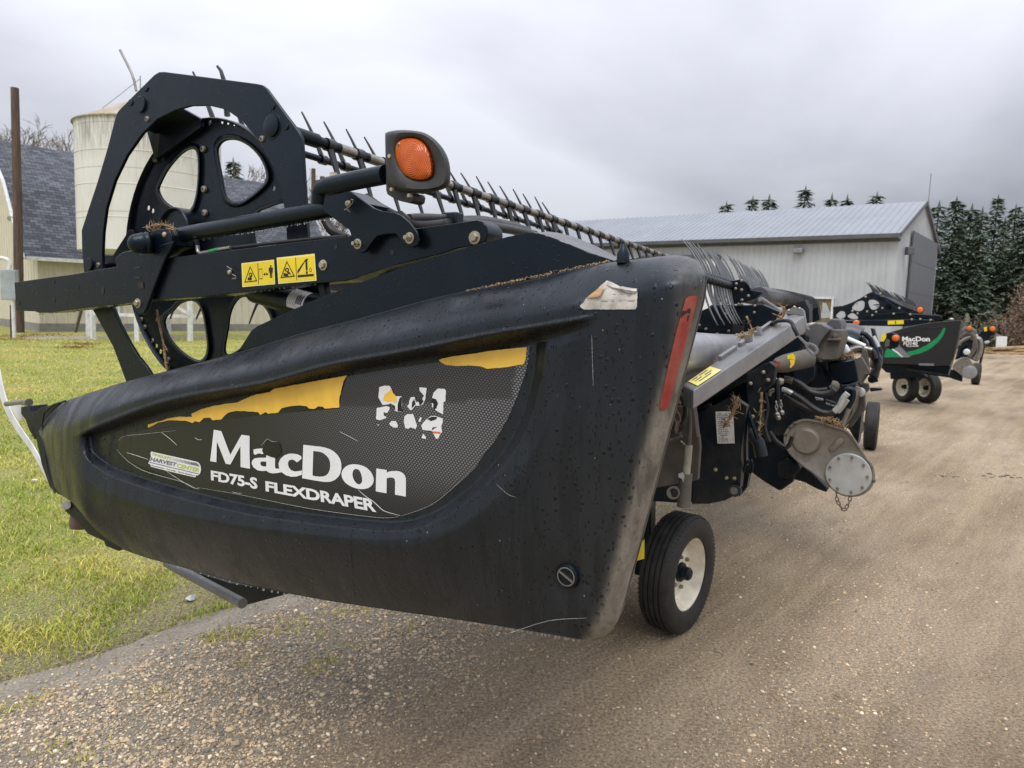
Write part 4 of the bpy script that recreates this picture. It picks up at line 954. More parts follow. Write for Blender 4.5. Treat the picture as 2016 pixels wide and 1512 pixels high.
hE = sp2(Z3([(1425, 700), (1445, 640), (1482, 592), (1525, 583), (1590, 605), (1645, 655), (1678, 725), (1670, 800), (1610, 850), (1520, 880), (1450, 925), (1405, 935), (1395, 890), (1412, 790)]), 3)
hF = sp2(Z3([(860, 300), (900, 250), (980, 260), (1030, 330), (1040, 420), (1000, 520), (930, 560), (880, 520), (855, 420)]), 3)
holes = [hA, hB, hC, hDd, hE, hF]
for q in ((1300, 570), (1375, 565), (1412, 570), (1450, 577), (1522, 606), (918, 1100), (946, 1118), (1697, 978)): holes.append(circle_px(*Z1(*q), 3.3, 5.2, 12))
for q in ((920, 28), (900, 770), (942, 850), (968, 885), (993, 920)): holes.append(circle_px(*Z3(*q), 3.1, 4.9, 12))
disc = plate('reel_disc', rim, holes, UD, 0.006, M['black'], hd, bevel=0.001)
# pressed lips round the big openings and the rim flange
for hh in (hA, hB, hC, hDd, hE):
    bm = bmesh.new(); cx = sum(a for a, b in hh) / len(hh); cy = sum(b for a, b in hh) / len(hh)
    rr = [(1.012, 0.012), (1.015, 0.0), (1.05, -0.012), (1.10, -0.013), (1.17, -0.004), (1.20, 0.001)]; rg_ = []
    for f, o in rr: rg_.append([bm.verts.new(P(cx + (a - cx) * f, cy + (b - cy) * f, UD + o)) for a, b in hh])
    for A, B in zip(rg_, rg_[1:]):
        for k in range(len(hh)): bm.faces.new((A[k], B[k], B[(k + 1) % len(hh)], A[(k + 1) % len(hh)]))
    obj('pressed_lip', bm, M['black'], disc, smooth=60)
bm = bmesh.new(); add_lathe(bm, dc, (-1, 0, 0), [(-0.02, dR * 1.003), (0.014, dR * 1.003), (0.018, dR * 0.997), (0.012, dR * 0.988), (0.001, dR * 0.982)], 72); obj('rim_flange', bm, M['black'], disc, smooth=60)
for q in ((1262, 735), (1268, 985), (1272, 1132), (966, 800), (1077, 668), (1218, 586)): dome('bolt', *Z1(*q), UD - 0.004, 0.0155, disc)
for q in ((876, 722), (898, 770), (1046, 970), (808, 182), (614, 382)): dome('bolt', *Z3(*q), UD - 0.002, 0.0125, disc)
# bracket sheets between cam plate and disc
bm = bmesh.new()
for q in ([(1100, 490), (1130, 482), (1240, 545), (1242, 600), (960, 800), (905, 610), (975, 545)],):
    add_prism(bm, [P(x, y, UD - 0.03) for x, y in Z1(q)], Ux * 0.02)
r0 = [bm.verts.new(P(*Z1(*q), UP + 0.014)) for q in ((905, 612), (980, 548), (1095, 492))]; r1 = [bm.verts.new(P(*Z1(*q), UD - 0.03)) for q in ((960, 640), (1060, 590), (1235, 552))]
for i in range(2): bm.faces.new((r0[i], r0[i + 1], r1[i + 1], r1[i]))
r0 = [bm.verts.new(P(*Z1(*q), UP + 0.02)) for q in ((960, 640), (990, 640))]; r1 = [bm.verts.new(P(*Z1(*q), UD - 0.03)) for q in ((950, 790), (975, 780))]
bm.faces.new((r0[0], r0[1], r1[1], r1[0]))
obj('reel_bracket', bm, M['black'], hd, bevel=0.002)
bm = bmesh.new()
add_prism(bm, [P(x, y, UD - 0.035) for x, y in Z3([(630, 322), (700, 322), (800, 165), (825, 165), (850, 300), (760, 420), (640, 425)])], Ux * 0.02)
obj('reel_bracket', bm, M['black_dry'], hd, bevel=0.002)
bm = bmesh.new(); add_lathe(bm, P(*Z3(1120, 185), UD - 0.03), (-1, 0, 0), [(-0.04, 0.10), (0.03, 0.10), (0.035, 0.095), (0.02, 0.085), (0.02, 0)], 40); obj('hub_cover', bm, M['black_dry'], hd, smooth=40)
# tine bars run the length of the reel, fingers clamped on them
bd = Vector((3.44, -0.1168, -0.1575)); bdn = bd / 3.44
def bar_pt(s0, u): return P(*s0, UP) + bdn * (u - UP)
BARS = {'a': Z1(1688, 594), 'b': Z1(880, 460), 'c': Z1(562, 1450), 'd': (330, 748), 'e': (592, 575)}
for k, s0 in BARS.items():
    bm = bmesh.new(); add_tube(bm, [bar_pt(s0, UP + 0.02), bar_pt(s0, 5.15)], 0.0195 if k == 'a' else 0.0165, 14)
    if k == 'a': add_tube(bm, [bar_pt(s0, UP + 0.02), bar_pt(s0, UP + 0.20)], 0.026, 16)
    obj('tine_bar', bm, M['black_dry'], hd)
bm = bmesh.new()
for i in range(24):
    u = UP + 0.28 + i * 0.152; add_tube(bm, [bar_pt(BARS['a'], u + 0.03), bar_pt(BARS['a'], u + 0.125)], 0.0199, 14)
obj('bar_wear', bm, M['steel'], hd)['kind'] = 'stuff'
bm = bmesh.new(); add_tube(bm, [dc + Vector((0.02, 0, 0)), dc + bd * 1.0], 0.095, 24); obj('reel_tube', bm, M['grey_smooth'], hd)
def finger_mesh(name, d, curl, L, w):
    """one plastic finger hanging from its clamp at the origin along d, bent by curl"""
    bm = bmesh.new(); pts = []; rr = []
    for i in range(9):
        f = i / 8; pts.append(Vector(d) * (L * f) + Vector(curl) * (L * f * f)); rr.append(w * (1 - 0.68 * f))
    add_tube(bm, pts, rr, 6, flat=1.5)
    add_lathe(bm, (-0.02, 0, 0), (1, 0, 0), [(0, 0.024), (0.04, 0.024)], 14)
    me = bpy.data.meshes.new(name); bm.normal_update(); bm.to_mesh(me); bm.free(); me.materials.append(M['tine'])
    for p in me.polygons: p.use_smooth = True
    me.set_sharp_from_angle(angle=rad(40)); return me
fdn = finger_mesh('tine', (0, -0.34, -0.92), (0, -0.05, -0.10), 0.235, 0.0125)
fup = finger_mesh('tine', (0, 0.44, 0.86), (0, 0.10, 0.0), 0.285, 0.0098)
flf = finger_mesh('tine', (0, 0.75, -0.60), (0, 0.0, -0.35), 0.23, 0.0105)
frr = finger_mesh('tine', (0, -0.10, -0.98), (0, 0.20, 0.0), 0.22, 0.011)
ntine = 0
for me, key, n, u_st in ((fdn, 'a', 23, UP + 0.26), (fup, 'b', 21, UP + 0.33), (flf, 'c', 10, UP + 0.02), (flf, 'd', 14, UP + 0.1), (frr, 'e', 20, UP + 0.4)):
    for i in range(n):
        o = bpy.data.objects.new('tine', me); link(o, hd); o.location = bar_pt(BARS[key], u_st + i * 0.152); o.rotation_euler = (rng.uniform(-0.05, 0.05), 0, rng.uniform(-0.04, 0.04)); ntine += 1
bm = bmesh.new()
for pts in ([Z1(845, 375), Z1(832, 310), Z1(815, 262), Z1(785, 200), Z1(745, 122)],): add_tube(bm, [P(x, y, UP + 0.02) for x, y in pts], 0.0052, 8)
obj('end_finger', bm, M['steel'], hd)
bm = bmesh.new(); add_tube(bm, [P(*Z1(a_, b_), UD + 0.3) for a_, b_ in ((1410, 530), (1395, 400), (1385, 300), (1370, 250), (1348, 222))], [0.013, 0.012, 0.010, 0.008, 0.006], 8); obj('end_finger', bm, M['tine'], hd)
bm = bmesh.new(); add_tube(bm, [P(*Z3(a_, b_), UP + 0.03) for a_, b_ in ((508, 650), (468, 798))], [0.0075, 0.0075], 8); obj('end_finger', bm, M['steel'], hd)

# ---------------------------------------------------------------- rear of the near header: frame, beam, float module, drive, wheels
def slab(name, poly, u, t, mat, parent=hd, bevel=0.004, fr=None):
    bm = bmesh.new(); f = fr or H
    add_prism(bm, [f.p(x, y, u) for x, y in poly], Ux * t); return obj(name, bm, M[mat], parent, bevel=bevel)
def tube(name, pts, r, mat, parent=hd, n=14, fr=None):
    bm = bmesh.new(); f = fr or H; add_tube(bm, [f.p(x, y, u) for x, y, u in pts], r, n); return obj(name, bm, M[mat], parent, smooth=50)
# gauge wheel: tyre with grooves, dished cream rim, hub
def wheel(parent, c, axis, R=0.335, W=0.19, name='wheel', tread=True, rim='cream_rim'):
    """c: centre; axis points to the outer side"""
    root = empty(name); root.parent = parent; root.location = c
    d = Vector(axis).normalized(); h = W / 2
    bm = bmesh.new()
    pr = [(h * 0.62, R * 0.60), (h * 0.90, R * 0.62), (h * 1.02, R * 0.70), (h * 1.06, R * 0.79), (h * 1.0, R * 0.90), (h * 0.90, R * 0.955), (h * 0.84, R * 0.975)]
    cross = [(h * 0.80, R * 0.985)]
    gr = (0.52, 0.18, -0.18, -0.52)
    for g in gr: cross += [(h * (g + 0.055), R * 0.998), (h * (g + 0.045), R * 0.975), (h * (g - 0.045), R * 0.975), (h * (g - 0.055), R * 0.998)]
    cross += [(-h * 0.80, R * 0.985)]
    prof = pr + cross + [(-a, b) for a, b in pr[::-1]]
    add_lathe(bm, (0, 0, 0), d, prof, 72)
    ty = obj('tyre', bm, M['tyre'], root, smooth=32)
    if tread:
        # shoulder blocks: short cuts all round on both edges
        bm = bmesh.new(); x, y = frame_of(d)
        for k in range(76):
            t_ = 2 * math.pi * k / 76; rdir = x * math.cos(t_) + y * math.sin(t_); tdir = -x * math.sin(t_) + y * math.cos(t_)
            for s in (1, -1):
                a = d * (s * h * 0.66) + rdir * R * 0.992; b = d * (s * h * 0.93) + rdir * R * 0.945
                add_bar(bm, a, b, 0.010, 0.0085, rdir)
        o = obj('tread_block', bm, M['tyre'], ty, smooth=0); o['kind'] = 'stuff'
    bm = bmesh.new()
    add_lathe(bm, (0, 0, 0), d, [(h * 0.72, R * 0.635), (h * 0.80, R * 0.625), (h * 0.80, R * 0.60), (h * 0.66, R * 0.575), (h * 0.40, R * 0.555), (h * 0.05, R * 0.52), (-h * 0.15, R * 0.47), (-h * 0.10, R * 0.40), (h * 0.05, R * 0.34), (h * 0.12, R * 0.22), (h * 0.12, R * 0.05), (h * 0.12, 0)], 48)
    add_lathe(bm, (0, 0, 0), d, [(-h * 0.15, R * 0.47), (-h * 0.6, R * 0.55), (-h * 0.8, R * 0.62), (-h * 0.72, R * 0.64)], 48)
    rm = obj('rim', bm, M[rim], root, smooth=35)
    bm = bmesh.new()
    add_lathe(bm, (0, 0, 0), d, [(h * 0.10, R * 0.17), (h * 0.30, R * 0.16), (h * 0.34, R * 0.115), (h * 0.75, R * 0.11), (h * 0.86, R * 0.08), (h * 0.88, 0)], 20)
    obj('hub', bm, M['black_dry'], root, smooth=40)
    x, y = frame_of(d); bm = bmesh.new()
    for k in range(6):
        t_ = 2 * math.pi * k / 6 + 0.4; q = (x * math.cos(t_) + y * math.sin(t_)) * R * 0.27
        add_lathe(bm, q + d * (h * 0.10), d, [(0, 0.012), (0.012, 0.012), (0.02, 0.008), (0.02, 0)], 6)
    obj('wheel_nut', bm, M['bolt_dull'], rm, smooth=30)  # the six wheel nuts round the hub
    return root
cw = H.g(ground(1329, 1236)); cw.z = 0.335
AX = Vector((0, -1, 0))
wheel(hd, cw, AX + Vector((-0.13, 0, 0)), 0.335, 0.175)
# leg that carries it, and its axle
bm = bmesh.new(); add_tube(bm, [cw + Vector((0, 0.0, 0)), cw + Vector((0, 0.22, 0.0))], 0.03, 14); add_bar(bm, cw + Vector((0, 0.2, -0.06)), cw + Vector((0.0, 0.22, 0.62)), 0.09, 0.09, (1, 0, 0))
obj('wheel_leg', bm, M['black_dry'], hd, bevel=0.006)
cw2 = cw + Vector((0.02, 0.62, 0)); wheel(hd, cw2, -AX, 0.338, 0.185)
slab('leg_sticker', [(1253, 1080), (1268, 1062), (1268, 1100), (1254, 1104)], 3.3, 0.004, 'yellow_sign', bevel=0)
bm = bmesh.new(); add_bar(bm, cw2 + Vector((0.3, -0.72, 0.50)), cw2 + Vector((0.3, 0.35, 0.50)), 0.14, 0.12); obj('axle_beam', bm, M['black_dusty'], hd, bevel=0.01)
# strut hanging over the tyre: dusty barrel, tape-wrapped hose, corrugated sleeve
us = 3.05
tube('strut_barrel', [(1346, 997, us), (1348, 960, us), (1351, 932, us)], [0.030, 0.029, 0.027], 'dusty_panel', n=18)
tube('tape_wrap', [(1351, 934, us), (1354, 905, us), (1356, 876, us)], [0.0165, 0.0165, 0.0165], 'tape')
hose('corrugated_hose', [(1356, 878, us), (1358, 840, us), (1356, 805, us), (1347, 785, us), (1338, 772, us)], 0.0105, 'dusty_panel', ribs=0.007)
hose('corrugated_hose', [(1342, 835, us + .1), (1350, 815, us + .1), (1349, 795, us + .1), (1337, 775, us + .1), (1328, 764, us + .1)], 0.014, 'rubber_hose', ribs=0.008)
hose('green_wire', [(1354, 820, us - .02), (1352, 798, us - .02), (1345, 779, us - .02), (1334, 766, us - .02)], 0.0022, 'green_wire')
slab('strut_clip', R3([(560, 1005), (610, 992), (640, 1030), (625, 1120), (605, 1070), (565, 1050)]), us - 0.03, 0.008, 'zinc', bevel=0)
hose('wire_loop', [(1340, 868, us), (1346, 874, us), (1351, 879, us)], 0.004, 'steel')
tube('pivot_tube', [(*R3(495, 1250), 2.95), (*R3(520, 1240), 3.25)], [0.028, 0.028], 'dusty_panel', n=20)
tube('pivot_bore', [(*R3(502, 1250), 2.948), (*R3(505, 1249), 2.952)], [0.019, 0.019], 'print_black', n=20)
# dusty side sheet, frame end leg, and label plate
slab('side_sheet', [(1296, 872), (1330, 853), (1376, 856), (1378, 880), (1374, 945), (1350, 950), (1284, 962), (1270, 960), (1285, 905)], 3.3, 0.03, 'dusty_panel')
slab('side_sheet', [(1285, 830), (1320, 800), (1345, 800), (1350, 845), (1300, 868), (1282, 862)], 3.4, 0.03, 'dusty_panel')
slab('lower_beam', [(1275, 962), (1345, 940), (1400, 945), (1400, 988), (1330, 990), (1260, 985)], 3.72, 0.12, 'black_dry')
slab('frame_leg', [(1370, 830), (1380, 812), (1440, 780), (1470, 800), (1461, 835), (1459, 880), (1459, 935), (1457, 960), (1448, 975), (1425, 986), (1395, 992), (1362, 992), (1372, 960), (1378, 900)], 3.65, 0.06, 'black_dusty', bevel=0.006)
slab('frame_leg', [(1463, 826), (1468, 828), (1469, 905), (1476, 930), (1470, 960), (1455, 978), (1452, 940), (1460, 900)], 3.9, 0.05, 'black_dry')
slab('spec_label', R3([(1042, 200), (1270, 196), (1290, 612), (1068, 614)]), 3.645, 0.003, 'label', bevel=0)
bm = bmesh.new()
for k in range(15):
    y0 = 225 + k * 25; xa = 1062 + k * 1.6 + (12 if k % 4 == 3 else 0); xb = 1262 + k * 1.6 - rng.randint(0, 60)
    for j in range(rng.randint(3, 6)):
        p0 = xa + (xb - xa) * j / 6 + rng.uniform(0, 10); p1 = p0 + rng.uniform(10, 28)
        if p1 < xb: add_prism(bm, [P(a, b, 3.6435) for a, b in R3([(p0, y0), (p1, y0 - 1), (p1 + 1, y0 + 9), (p0, y0 + 10)])], Ux * 0.0005)
obj('label_print', bm, M['grey_print'], hd, smooth=0)
for q in ((1045, 950), (1187, 1058), (1287, 1065)): dome('bolt', *R3(*q), 3.65, 0.0105, hd, 'bolt', socket=False)
tube('pivot_tube', [(*R3(1290, 1225), 3.55), (*R3(1310, 1215), 3.8)], [0.030, 0.030], 'black_dusty', n=20)
tube('pivot_bore', [(*R3(1282, 1225), 3.545), (*R3(1284, 1225), 3.55)], [0.018, 0.018], 'dusty_panel', n=16)
for s in (0, 1):
    hose('shackle', [(*R3(1400 + s * 45, 985), 3.7), (*R3(1440 + s * 50, 880), 3.7), (*R3(1470 + s * 40, 840 - s * 10), 3.7), (*R3(1490 + s * 30, 930), 3.7), (*R3(1450 + s * 40, 1000), 3.7)], 0.006, 'black_dry')
tube('link_rod', [(*R3(1450, 150), 3.9), (*R3(1590, 560), 3.9)], [0.011, 0.011], 'black_dry', n=4)
tube('link_rod', [(*R3(1470, 440), 4.2), (*R3(1600, 600), 4.2), (*R3(1640, 780), 4.2)], [0.03, 0.035, 0.035], 'black_dusty')
# chain that hangs by the strut
def chain(name, pts, r, mat, parent=hd, z=None, link_len=0.03, flat=False):
    q = spline([P(*(z(p[0], p[1]) if z else p[:2]), p[2]) for p in pts], 12); bm = bmesh.new(); acc = 0; k = 0; last = q[0]
    L = [0]
    for a, b in zip(q, q[1:]): L.append(L[-1] + (b - a).length)
    n = max(2, int(L[-1] / link_len))
    def pt(s):
        i = max(j for j in range(len(L)) if L[j] <= s + 1e-9); i = min(i, len(q) - 2); return q[i].lerp(q[i + 1], (s - L[i]) / max(L[i + 1] - L[i], 1e-9))
    for i in range(n):
        c = pt(L[-1] * (i + 0.5) / n); d = (pt(L[-1] * (i + 1) / n) - pt(L[-1] * i / n)).normalized(); x, y = frame_of(d)
        s = x if i % 2 else y
        lp = [c + d * (link_len * 0.62 * math.cos(t_)) + s * (link_len * 0.34 * math.sin(t_)) for t_ in [2 * math.pi * k / 10 for k in range(11)]]
        add_tube(bm, lp, r, 6, cap=False)
    return obj(name, bm, M[mat], parent)
chain('chain', [(1318, 795, us - .03), (1328, 810, us - .03), (1334, 830, us - .03), (1330, 850, us - .03)], 0.0055, 'rust', link_len=0.042)
tube('hook_bar', [(1306, 868, us), (1325, 866, us), (1342, 858, us)], [0.008, 0.008, 0.008], 'dusty_panel')
# grey box beam that rises to the rear, with its hooks, label, strap and latch handle
ub0, ub1 = 2.75, 4.15
A1 = P(1374, 796, ub0); B1 = P(1582, 640, ub1)
bm = bmesh.new()
a4 = [P(x, y, u) for x, y, u in ((1344, 757, 2.96), (1366, 768, 2.76), (1364, 807, 2.76), (1345, 800, 2.96))]
b4 = [P(x, y, u) for x, y, u in ((1546, 617, 4.34), (1584, 622, 4.10), (1587, 653, 4.10), (1552, 655, 4.34))]
va = [bm.verts.new(q) for q in a4]; vb = [bm.verts.new(q) for q in b4]
for i in range(4): bm.faces.new((va[i], va[(i + 1) % 4], vb[(i + 1) % 4], vb[i]))
bm.faces.new(va[::-1]); bm.faces.new(vb); bmesh.ops.recalc_face_normals(bm, faces=bm.faces)
beam = obj('tow_beam', bm, M['grey_paint'], hd, bevel=0.006)
def onb(f, top=0.5, side=0.0, lift=0.0):
    a = a4[0].lerp(a4[1], top); b = b4[0].lerp(b4[1], top); q = a.lerp(b, f)
    dn = a4[2].lerp(b4[2], f) - a4[1].lerp(b4[1], f); return q + dn * side + Vector((0, 0, lift))
bm = bmesh.new()
vs = [bm.verts.new(onb(f, t_, 0, 0.004)) for f, t_ in ((0.03, 0.12), (0.03, 0.95), (0.20, 0.95), (0.20, 0.12))]; bm.faces.new(vs)
obj('beam_label', bm, M['yellow_pale'], beam)
bm = bmesh.new()
for f0, t0, w in ((0.05, 0.25, .035), (0.05, 0.45, .05), (0.10, 0.25, .06), (0.12, 0.48, .05), (0.06, 0.66, .09)):
    vs = [bm.verts.new(onb(f, t_, 0, 0.006)) for f, t_ in ((f0, t0), (f0, t0 + 0.06), (f0 + w, t0 + 0.06), (f0 + w, t0))]; bm.faces.new(vs)
obj('label_print', bm, M['grey_print'], beam)
for f0, f1 in ((0.28, 0.42), (0.46, 0.50), (0.62, 0.80)):
    bm = bmesh.new(); add_bar(bm, onb(f0, 0.12, 0, 0.010), onb(f1, 0.12, 0, 0.010), 0.02, 0.022); obj('beam_rail', bm, M['grey_paint'], beam, bevel=0.003)
bm = bmesh.new()
for q in ([(1450, 1165), (1525, 1160), (1530, 1300), (1450, 1320)], [(1600, 1110), (1640, 1095), (1670, 1220), (1610, 1210)]): add_prism(bm, [P(x, y, 3.45) for x, y in R1(q)], Ux * 0.05)
obj('beam_hook', bm, M['grey_paint'], beam, bevel=0.003)
hose('strap', [(*R2(255, 525), 4.0), (*R2(350, 485), 3.9), (*R2(470, 480), 3.85), (*R2(530, 510), 3.82), (*R2(560, 580), 3.8), (*R2(610, 680), 3.8)], 0.010, 'rubber_hose')
lo = R2([(600, 690), (640, 690), (720, 770), (760, 768), (840, 800), (885, 860), (880, 905), (830, 945), (800, 942), (730, 880), (700, 800)])
plate('latch_handle', lo, [R2([(735, 825), (770, 805), (825, 835), (845, 880), (815, 905), (765, 870)])], 3.78, 0.014, M['grey_paint'], hd, bevel=0.002)
bm = bmesh.new()
for q in ((490, 345), (565, 300), (630, 320)): add_lathe(bm, P(*R2(*q), 4.1), (-1, 0, 0.4), [(0, 0.008), (0.006, 0.006), (0.008, 0)], 8)
obj('beam_end_bolt', bm, M['bolt_dull'], beam)
slab('beam_end_plate', R2([(455, 345), (490, 320), (520, 330), (550, 290), (580, 300), (600, 340), (650, 310), (690, 350), (720, 540), (760, 600), (700, 620), (660, 420), (560, 400), (450, 400)]), 4.23, 0.04, 'grey_paint')
dome('beam_end_bolt', *R2(660, 640), 4.12, 0.012, hd, 'bolt_dull', socket=False)
# big pale auger tube at the back, reel half beyond it, centre arms
tube('auger_tube', [(1300, 690, 3.2), (1362, 695, 3.35), (1410, 690, 4.0), (1466, 678, 4.7)], [0.098, 0.098, 0.092, 0.062], 'grey_pale', n=28)
tube('auger_tube', [(1290, 745, 3.5), (1370, 735, 3.8), (1420, 728, 4.2)], [0.075, 0.075, 0.07], 'grey_smooth', n=24)
slab('tube_reflector', R1([(1350, 1610), (1450, 1605), (1450, 1660), (1350, 1680)]), 4.4, 0.01, 'reflector', bevel=0)
uc = 5.1
slab('centre_plate', R1([(840, 900), (960, 850), (1040, 815), (1290, 808), (1310, 1190), (1100, 1195), (900, 1150), (730, 1150), (770, 1000)]), uc, 0.05, 'black_dry')
slab('centre_arm', R1([(1300, 815), (1480, 810), (1690, 800), (1960, 920), (1900, 1010), (1700, 1130), (1560, 1185), (1320, 1185)]), uc - 0.12, 0.08, 'black_dry')
slab('centre_arm', R1([(1210, 505), (1410, 465), (1445, 488), (1447, 592), (1690, 640), (1600, 720), (1400, 785), (1300, 800), (1275, 640)]), uc - 0.05, 0.05, 'black_dry')
slab('centre_bracket', R1([(1290, 985), (1350, 985), (1350, 1090), (1420, 1095), (1425, 1010), (1450, 1010), (1440, 1190), (1285, 1185)]), uc - 0.16, 0.06, 'black_dusty')
slab('centre_plate', [(1362, 640), (1400, 600), (1445, 600), (1445, 665), (1400, 668), (1360, 672)], uc + 0.1, 0.05, 'black')
for q in ((840, 915), (1200, 930), (1190, 705), (1125, 745), (1215, 785), (1580, 910), (1585, 820), (940, 1128), (855, 1080), (1243, 1155), (1390, 1160), (1340, 530), (1410, 490), (1330, 595), (1410, 612), (1500, 690), (1415, 745), (1090, 1195), (1370, 800), (1415, 800)):
    dome('bolt', *R1(*q), uc - 0.14, 0.0105, hd, 'bolt_dull', socket=False)
# the long body of the header: back tube, back sheet, draper deck, cutter bar, and the beam's mount
qa = P(1362, 695, 3.35); bm = bmesh.new(); add_tube(bm, [Vector((0.16, qa.y - 0.02, qa.z + 0.01)), qa + Vector((0.05, 0, 0))], [0.098, 0.0975], 28); obj('back_tube', bm, M['grey_pale'], hd, smooth=50)
qb = P(1300, 880, 3.35); bm = bmesh.new(); add_box(bm, Vector((1.02, qb.y + 0.05, 1.22)), 1.78, 0.03, 0.52); add_box(bm, Vector((5.6, qb.y + 0.45, 1.22)), 7.2, 0.03, 0.42); obj('back_sheet', bm, M['black_dusty'], hd, bevel=0.006)
bm = bmesh.new(); add_prism(bm, [Vector((0.14, qb.y + 0.1, 1.02)), Vector((0.14, 1.75, 0.99)), Vector((0.14, 1.75, 1.03)), Vector((0.14, qb.y + 0.1, 1.07))], Ux * 9.2); obj('draper_deck', bm, M['black_dry'], hd)
bm = bmesh.new(); add_bar(bm, Vector((0.14, 1.80, 1.0)), Vector((9.3, 1.80, 1.0)), 0.12, 0.05)
for k in range(120): add_bar(bm, Vector((0.2 + k * 0.076, 1.85, 0.995)), Vector((0.2 + k * 0.076, 1.95, 0.985)), 0.022, 0.016)
obj('cutter_bar', bm, M['steel'], hd, smooth=0)
slab('beam_mount', [(1345, 798), (1366, 804), (1373, 862), (1342, 862)], 3.22, 0.05, 'dusty_panel')
# further rows of fingers seen past the shield
def row_tines(p0, u0_, p1, u1_, n, d, curl, L, w, mat='tine_sky_pale', bar=0.02):
    bm = bmesh.new(); pts = []; rr = []
    for i in range(9):
        f = i / 8; pts.append(Vector(d) * (L * f) + Vector(curl) * (L * f * f)); rr.append(w * (1 - 0.6 * f))
    add_tube(bm, pts, rr, 5); me = bpy.data.meshes.new('tine'); bm.to_mesh(me); bm.free(); me.materials.append(M[mat])
    for p in me.polygons: p.use_smooth = True
    a = P(*p0, u0_); b = P(*p1, u1_)
    for i in range(n):
        o = bpy.data.objects.new('tine', me); link(o, hd); o.location = a.lerp(b, i / (n - 1)); o.rotation_euler = (rng.uniform(-.05, .05), 0, rng.uniform(-.05, .05))
    bm = bmesh.new(); add_tube(bm, [a, b], bar, 10)
    for i in range(n): q = a.lerp(b, i / (n - 1)); add_lathe(bm, q - Ux * 0.02, (1, 0, 0), [(0, bar * 1.35), (0.04, bar * 1.35)], 10)
    obj('tine_bar', bm, M['black_dusty'], hd)
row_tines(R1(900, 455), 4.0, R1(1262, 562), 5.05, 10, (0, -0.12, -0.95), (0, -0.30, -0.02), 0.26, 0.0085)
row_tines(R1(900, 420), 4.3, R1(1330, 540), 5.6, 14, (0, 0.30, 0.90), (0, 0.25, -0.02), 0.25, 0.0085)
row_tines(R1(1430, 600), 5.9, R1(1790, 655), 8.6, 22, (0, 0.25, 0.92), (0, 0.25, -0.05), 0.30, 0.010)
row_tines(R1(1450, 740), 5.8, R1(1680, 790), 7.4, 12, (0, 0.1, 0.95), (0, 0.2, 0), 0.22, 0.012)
# covered auger and hood of the far half
bm = bmesh.new(); a = P(*R2(95, 165), 6.6); b = P(*R2(770, 255), 9.2); m_ = P(*R2(420, 190), 7.8)
add_tube(bm, [a, m_, b], [0.085, 0.075, 0.065], 18)
L_ = (b - a).length
for k in range(44):
    q = a.lerp(b, k / 44) + (m_ - (a + b) / 2) * (4 * (k / 44) * (1 - k / 44)); add_lathe(bm, q, b - a, [(0, 0.088), (0.008, 0.092 - k * 0.0004), (0.016, 0.088)], 14)
obj('brush_auger', bm, M['grey_smooth'], hd, smooth=40)
tube('rail', [(*R2(115, 190), 6.4), (*R2(400, 380), 6.7)], [0.022, 0.022], 'grey_pale')
slab('rear_hood', R2([(290, 130), (370, 95), (540, 120), (720, 165), (770, 220), (760, 250), (560, 185), (300, 140)]), 9.0, 0.25, 'black_dry', bevel=0.01)
slab('rear_hood', R2([(410, 200), (760, 255), (770, 330), (720, 420), (700, 320), (420, 330), (380, 260)]), 8.4, 0.2, 'black_dusty')
slab('rear_bracket', R2([(770, 220), (860, 208), (865, 320), (900, 470), (820, 500), (770, 490), (740, 330)]), 9.4, 0.15, 'black_dry')
for q in ((795, 240), (800, 280), (775, 300), (835, 290), (790, 330), (770, 390)): dome('bolt', *R2(*q), 9.35, 0.018, hd, 'bolt_dull', socket=False)
slab('rear_bracket', R2([(600, 240), (700, 200), (760, 330), (760, 500), (700, 520), (660, 420)]), 7.5, 0.2, 'black_dusty')
# float module: hood, casing, cylinder end, hoses, box
uf = 5.3
hoodp = R2([(720, 560), (790, 525), (850, 505), (920, 515), (1000, 560), (1050, 590), (980, 660), (900, 770), (830, 950), (740, 990), (610, 1085), (572, 1055), (576, 930), (620, 800), (690, 680)])
bm = bmesh.new(); add_prism(bm, [P(x, y, uf) for x, y in hoodp], Ux * 0.5); obj('module_hood', bm, M['grey_smooth'], hd, bevel=0.04, seg=4)
slab('module_casing', R2([(1050, 590), (1100, 590), (1190, 600), (1195, 700), (1150, 870), (1100, 1000), (950, 1005), (850, 985), (825, 950), (900, 770), (980, 660)]), uf + 0.05, 0.35, 'dusty_panel', bevel=0.02)
slab('casing_rib', R2([(1000, 715), (1180, 712), (1180, 745), (1000, 742)]), uf + 0.01, 0.05, 'dusty_panel')
dome('bolt', *R2(1102, 683), uf + 0.05, 0.02, hd, 'dusty_panel', socket=False)
bm = bmesh.new(); add_prism(bm, [P(x, y, uf + 0.2) for x, y in R2([(960, 540), (1045, 450), (1160, 455), (1188, 520), (1175, 612), (1060, 585)])], Ux * 0.3); obj('module_cap', bm, M['grey_smooth'], hd, bevel=0.02, seg=3)
bm = bmesh.new(); a = P(*R2(600, 1010), 4.9); b = P(*R2(300, 1080), 4.75)
add_lathe(bm, a, b - a, [(-0.1, 0.060), (0.0, 0.060), (0.10, 0.058), (0.15, 0.05), (0.18, 0.036), (0.185, 0)], 24); can = obj('filter_can', bm, M['dusty_panel'], hd, smooth=50)
slab('can_label', R2([(470, 940), (540, 912), (572, 950), (575, 995), (470, 988)]), 4.78, 0.004, 'yellow_sign', bevel=0)
slab('can_label', R2([(495, 1000), (572, 998), (560, 1060), (515, 1105), (485, 1090)]), 4.78, 0.004, 'orange_dull' if 'orange_dull' in M else 'yellow', bevel=0)
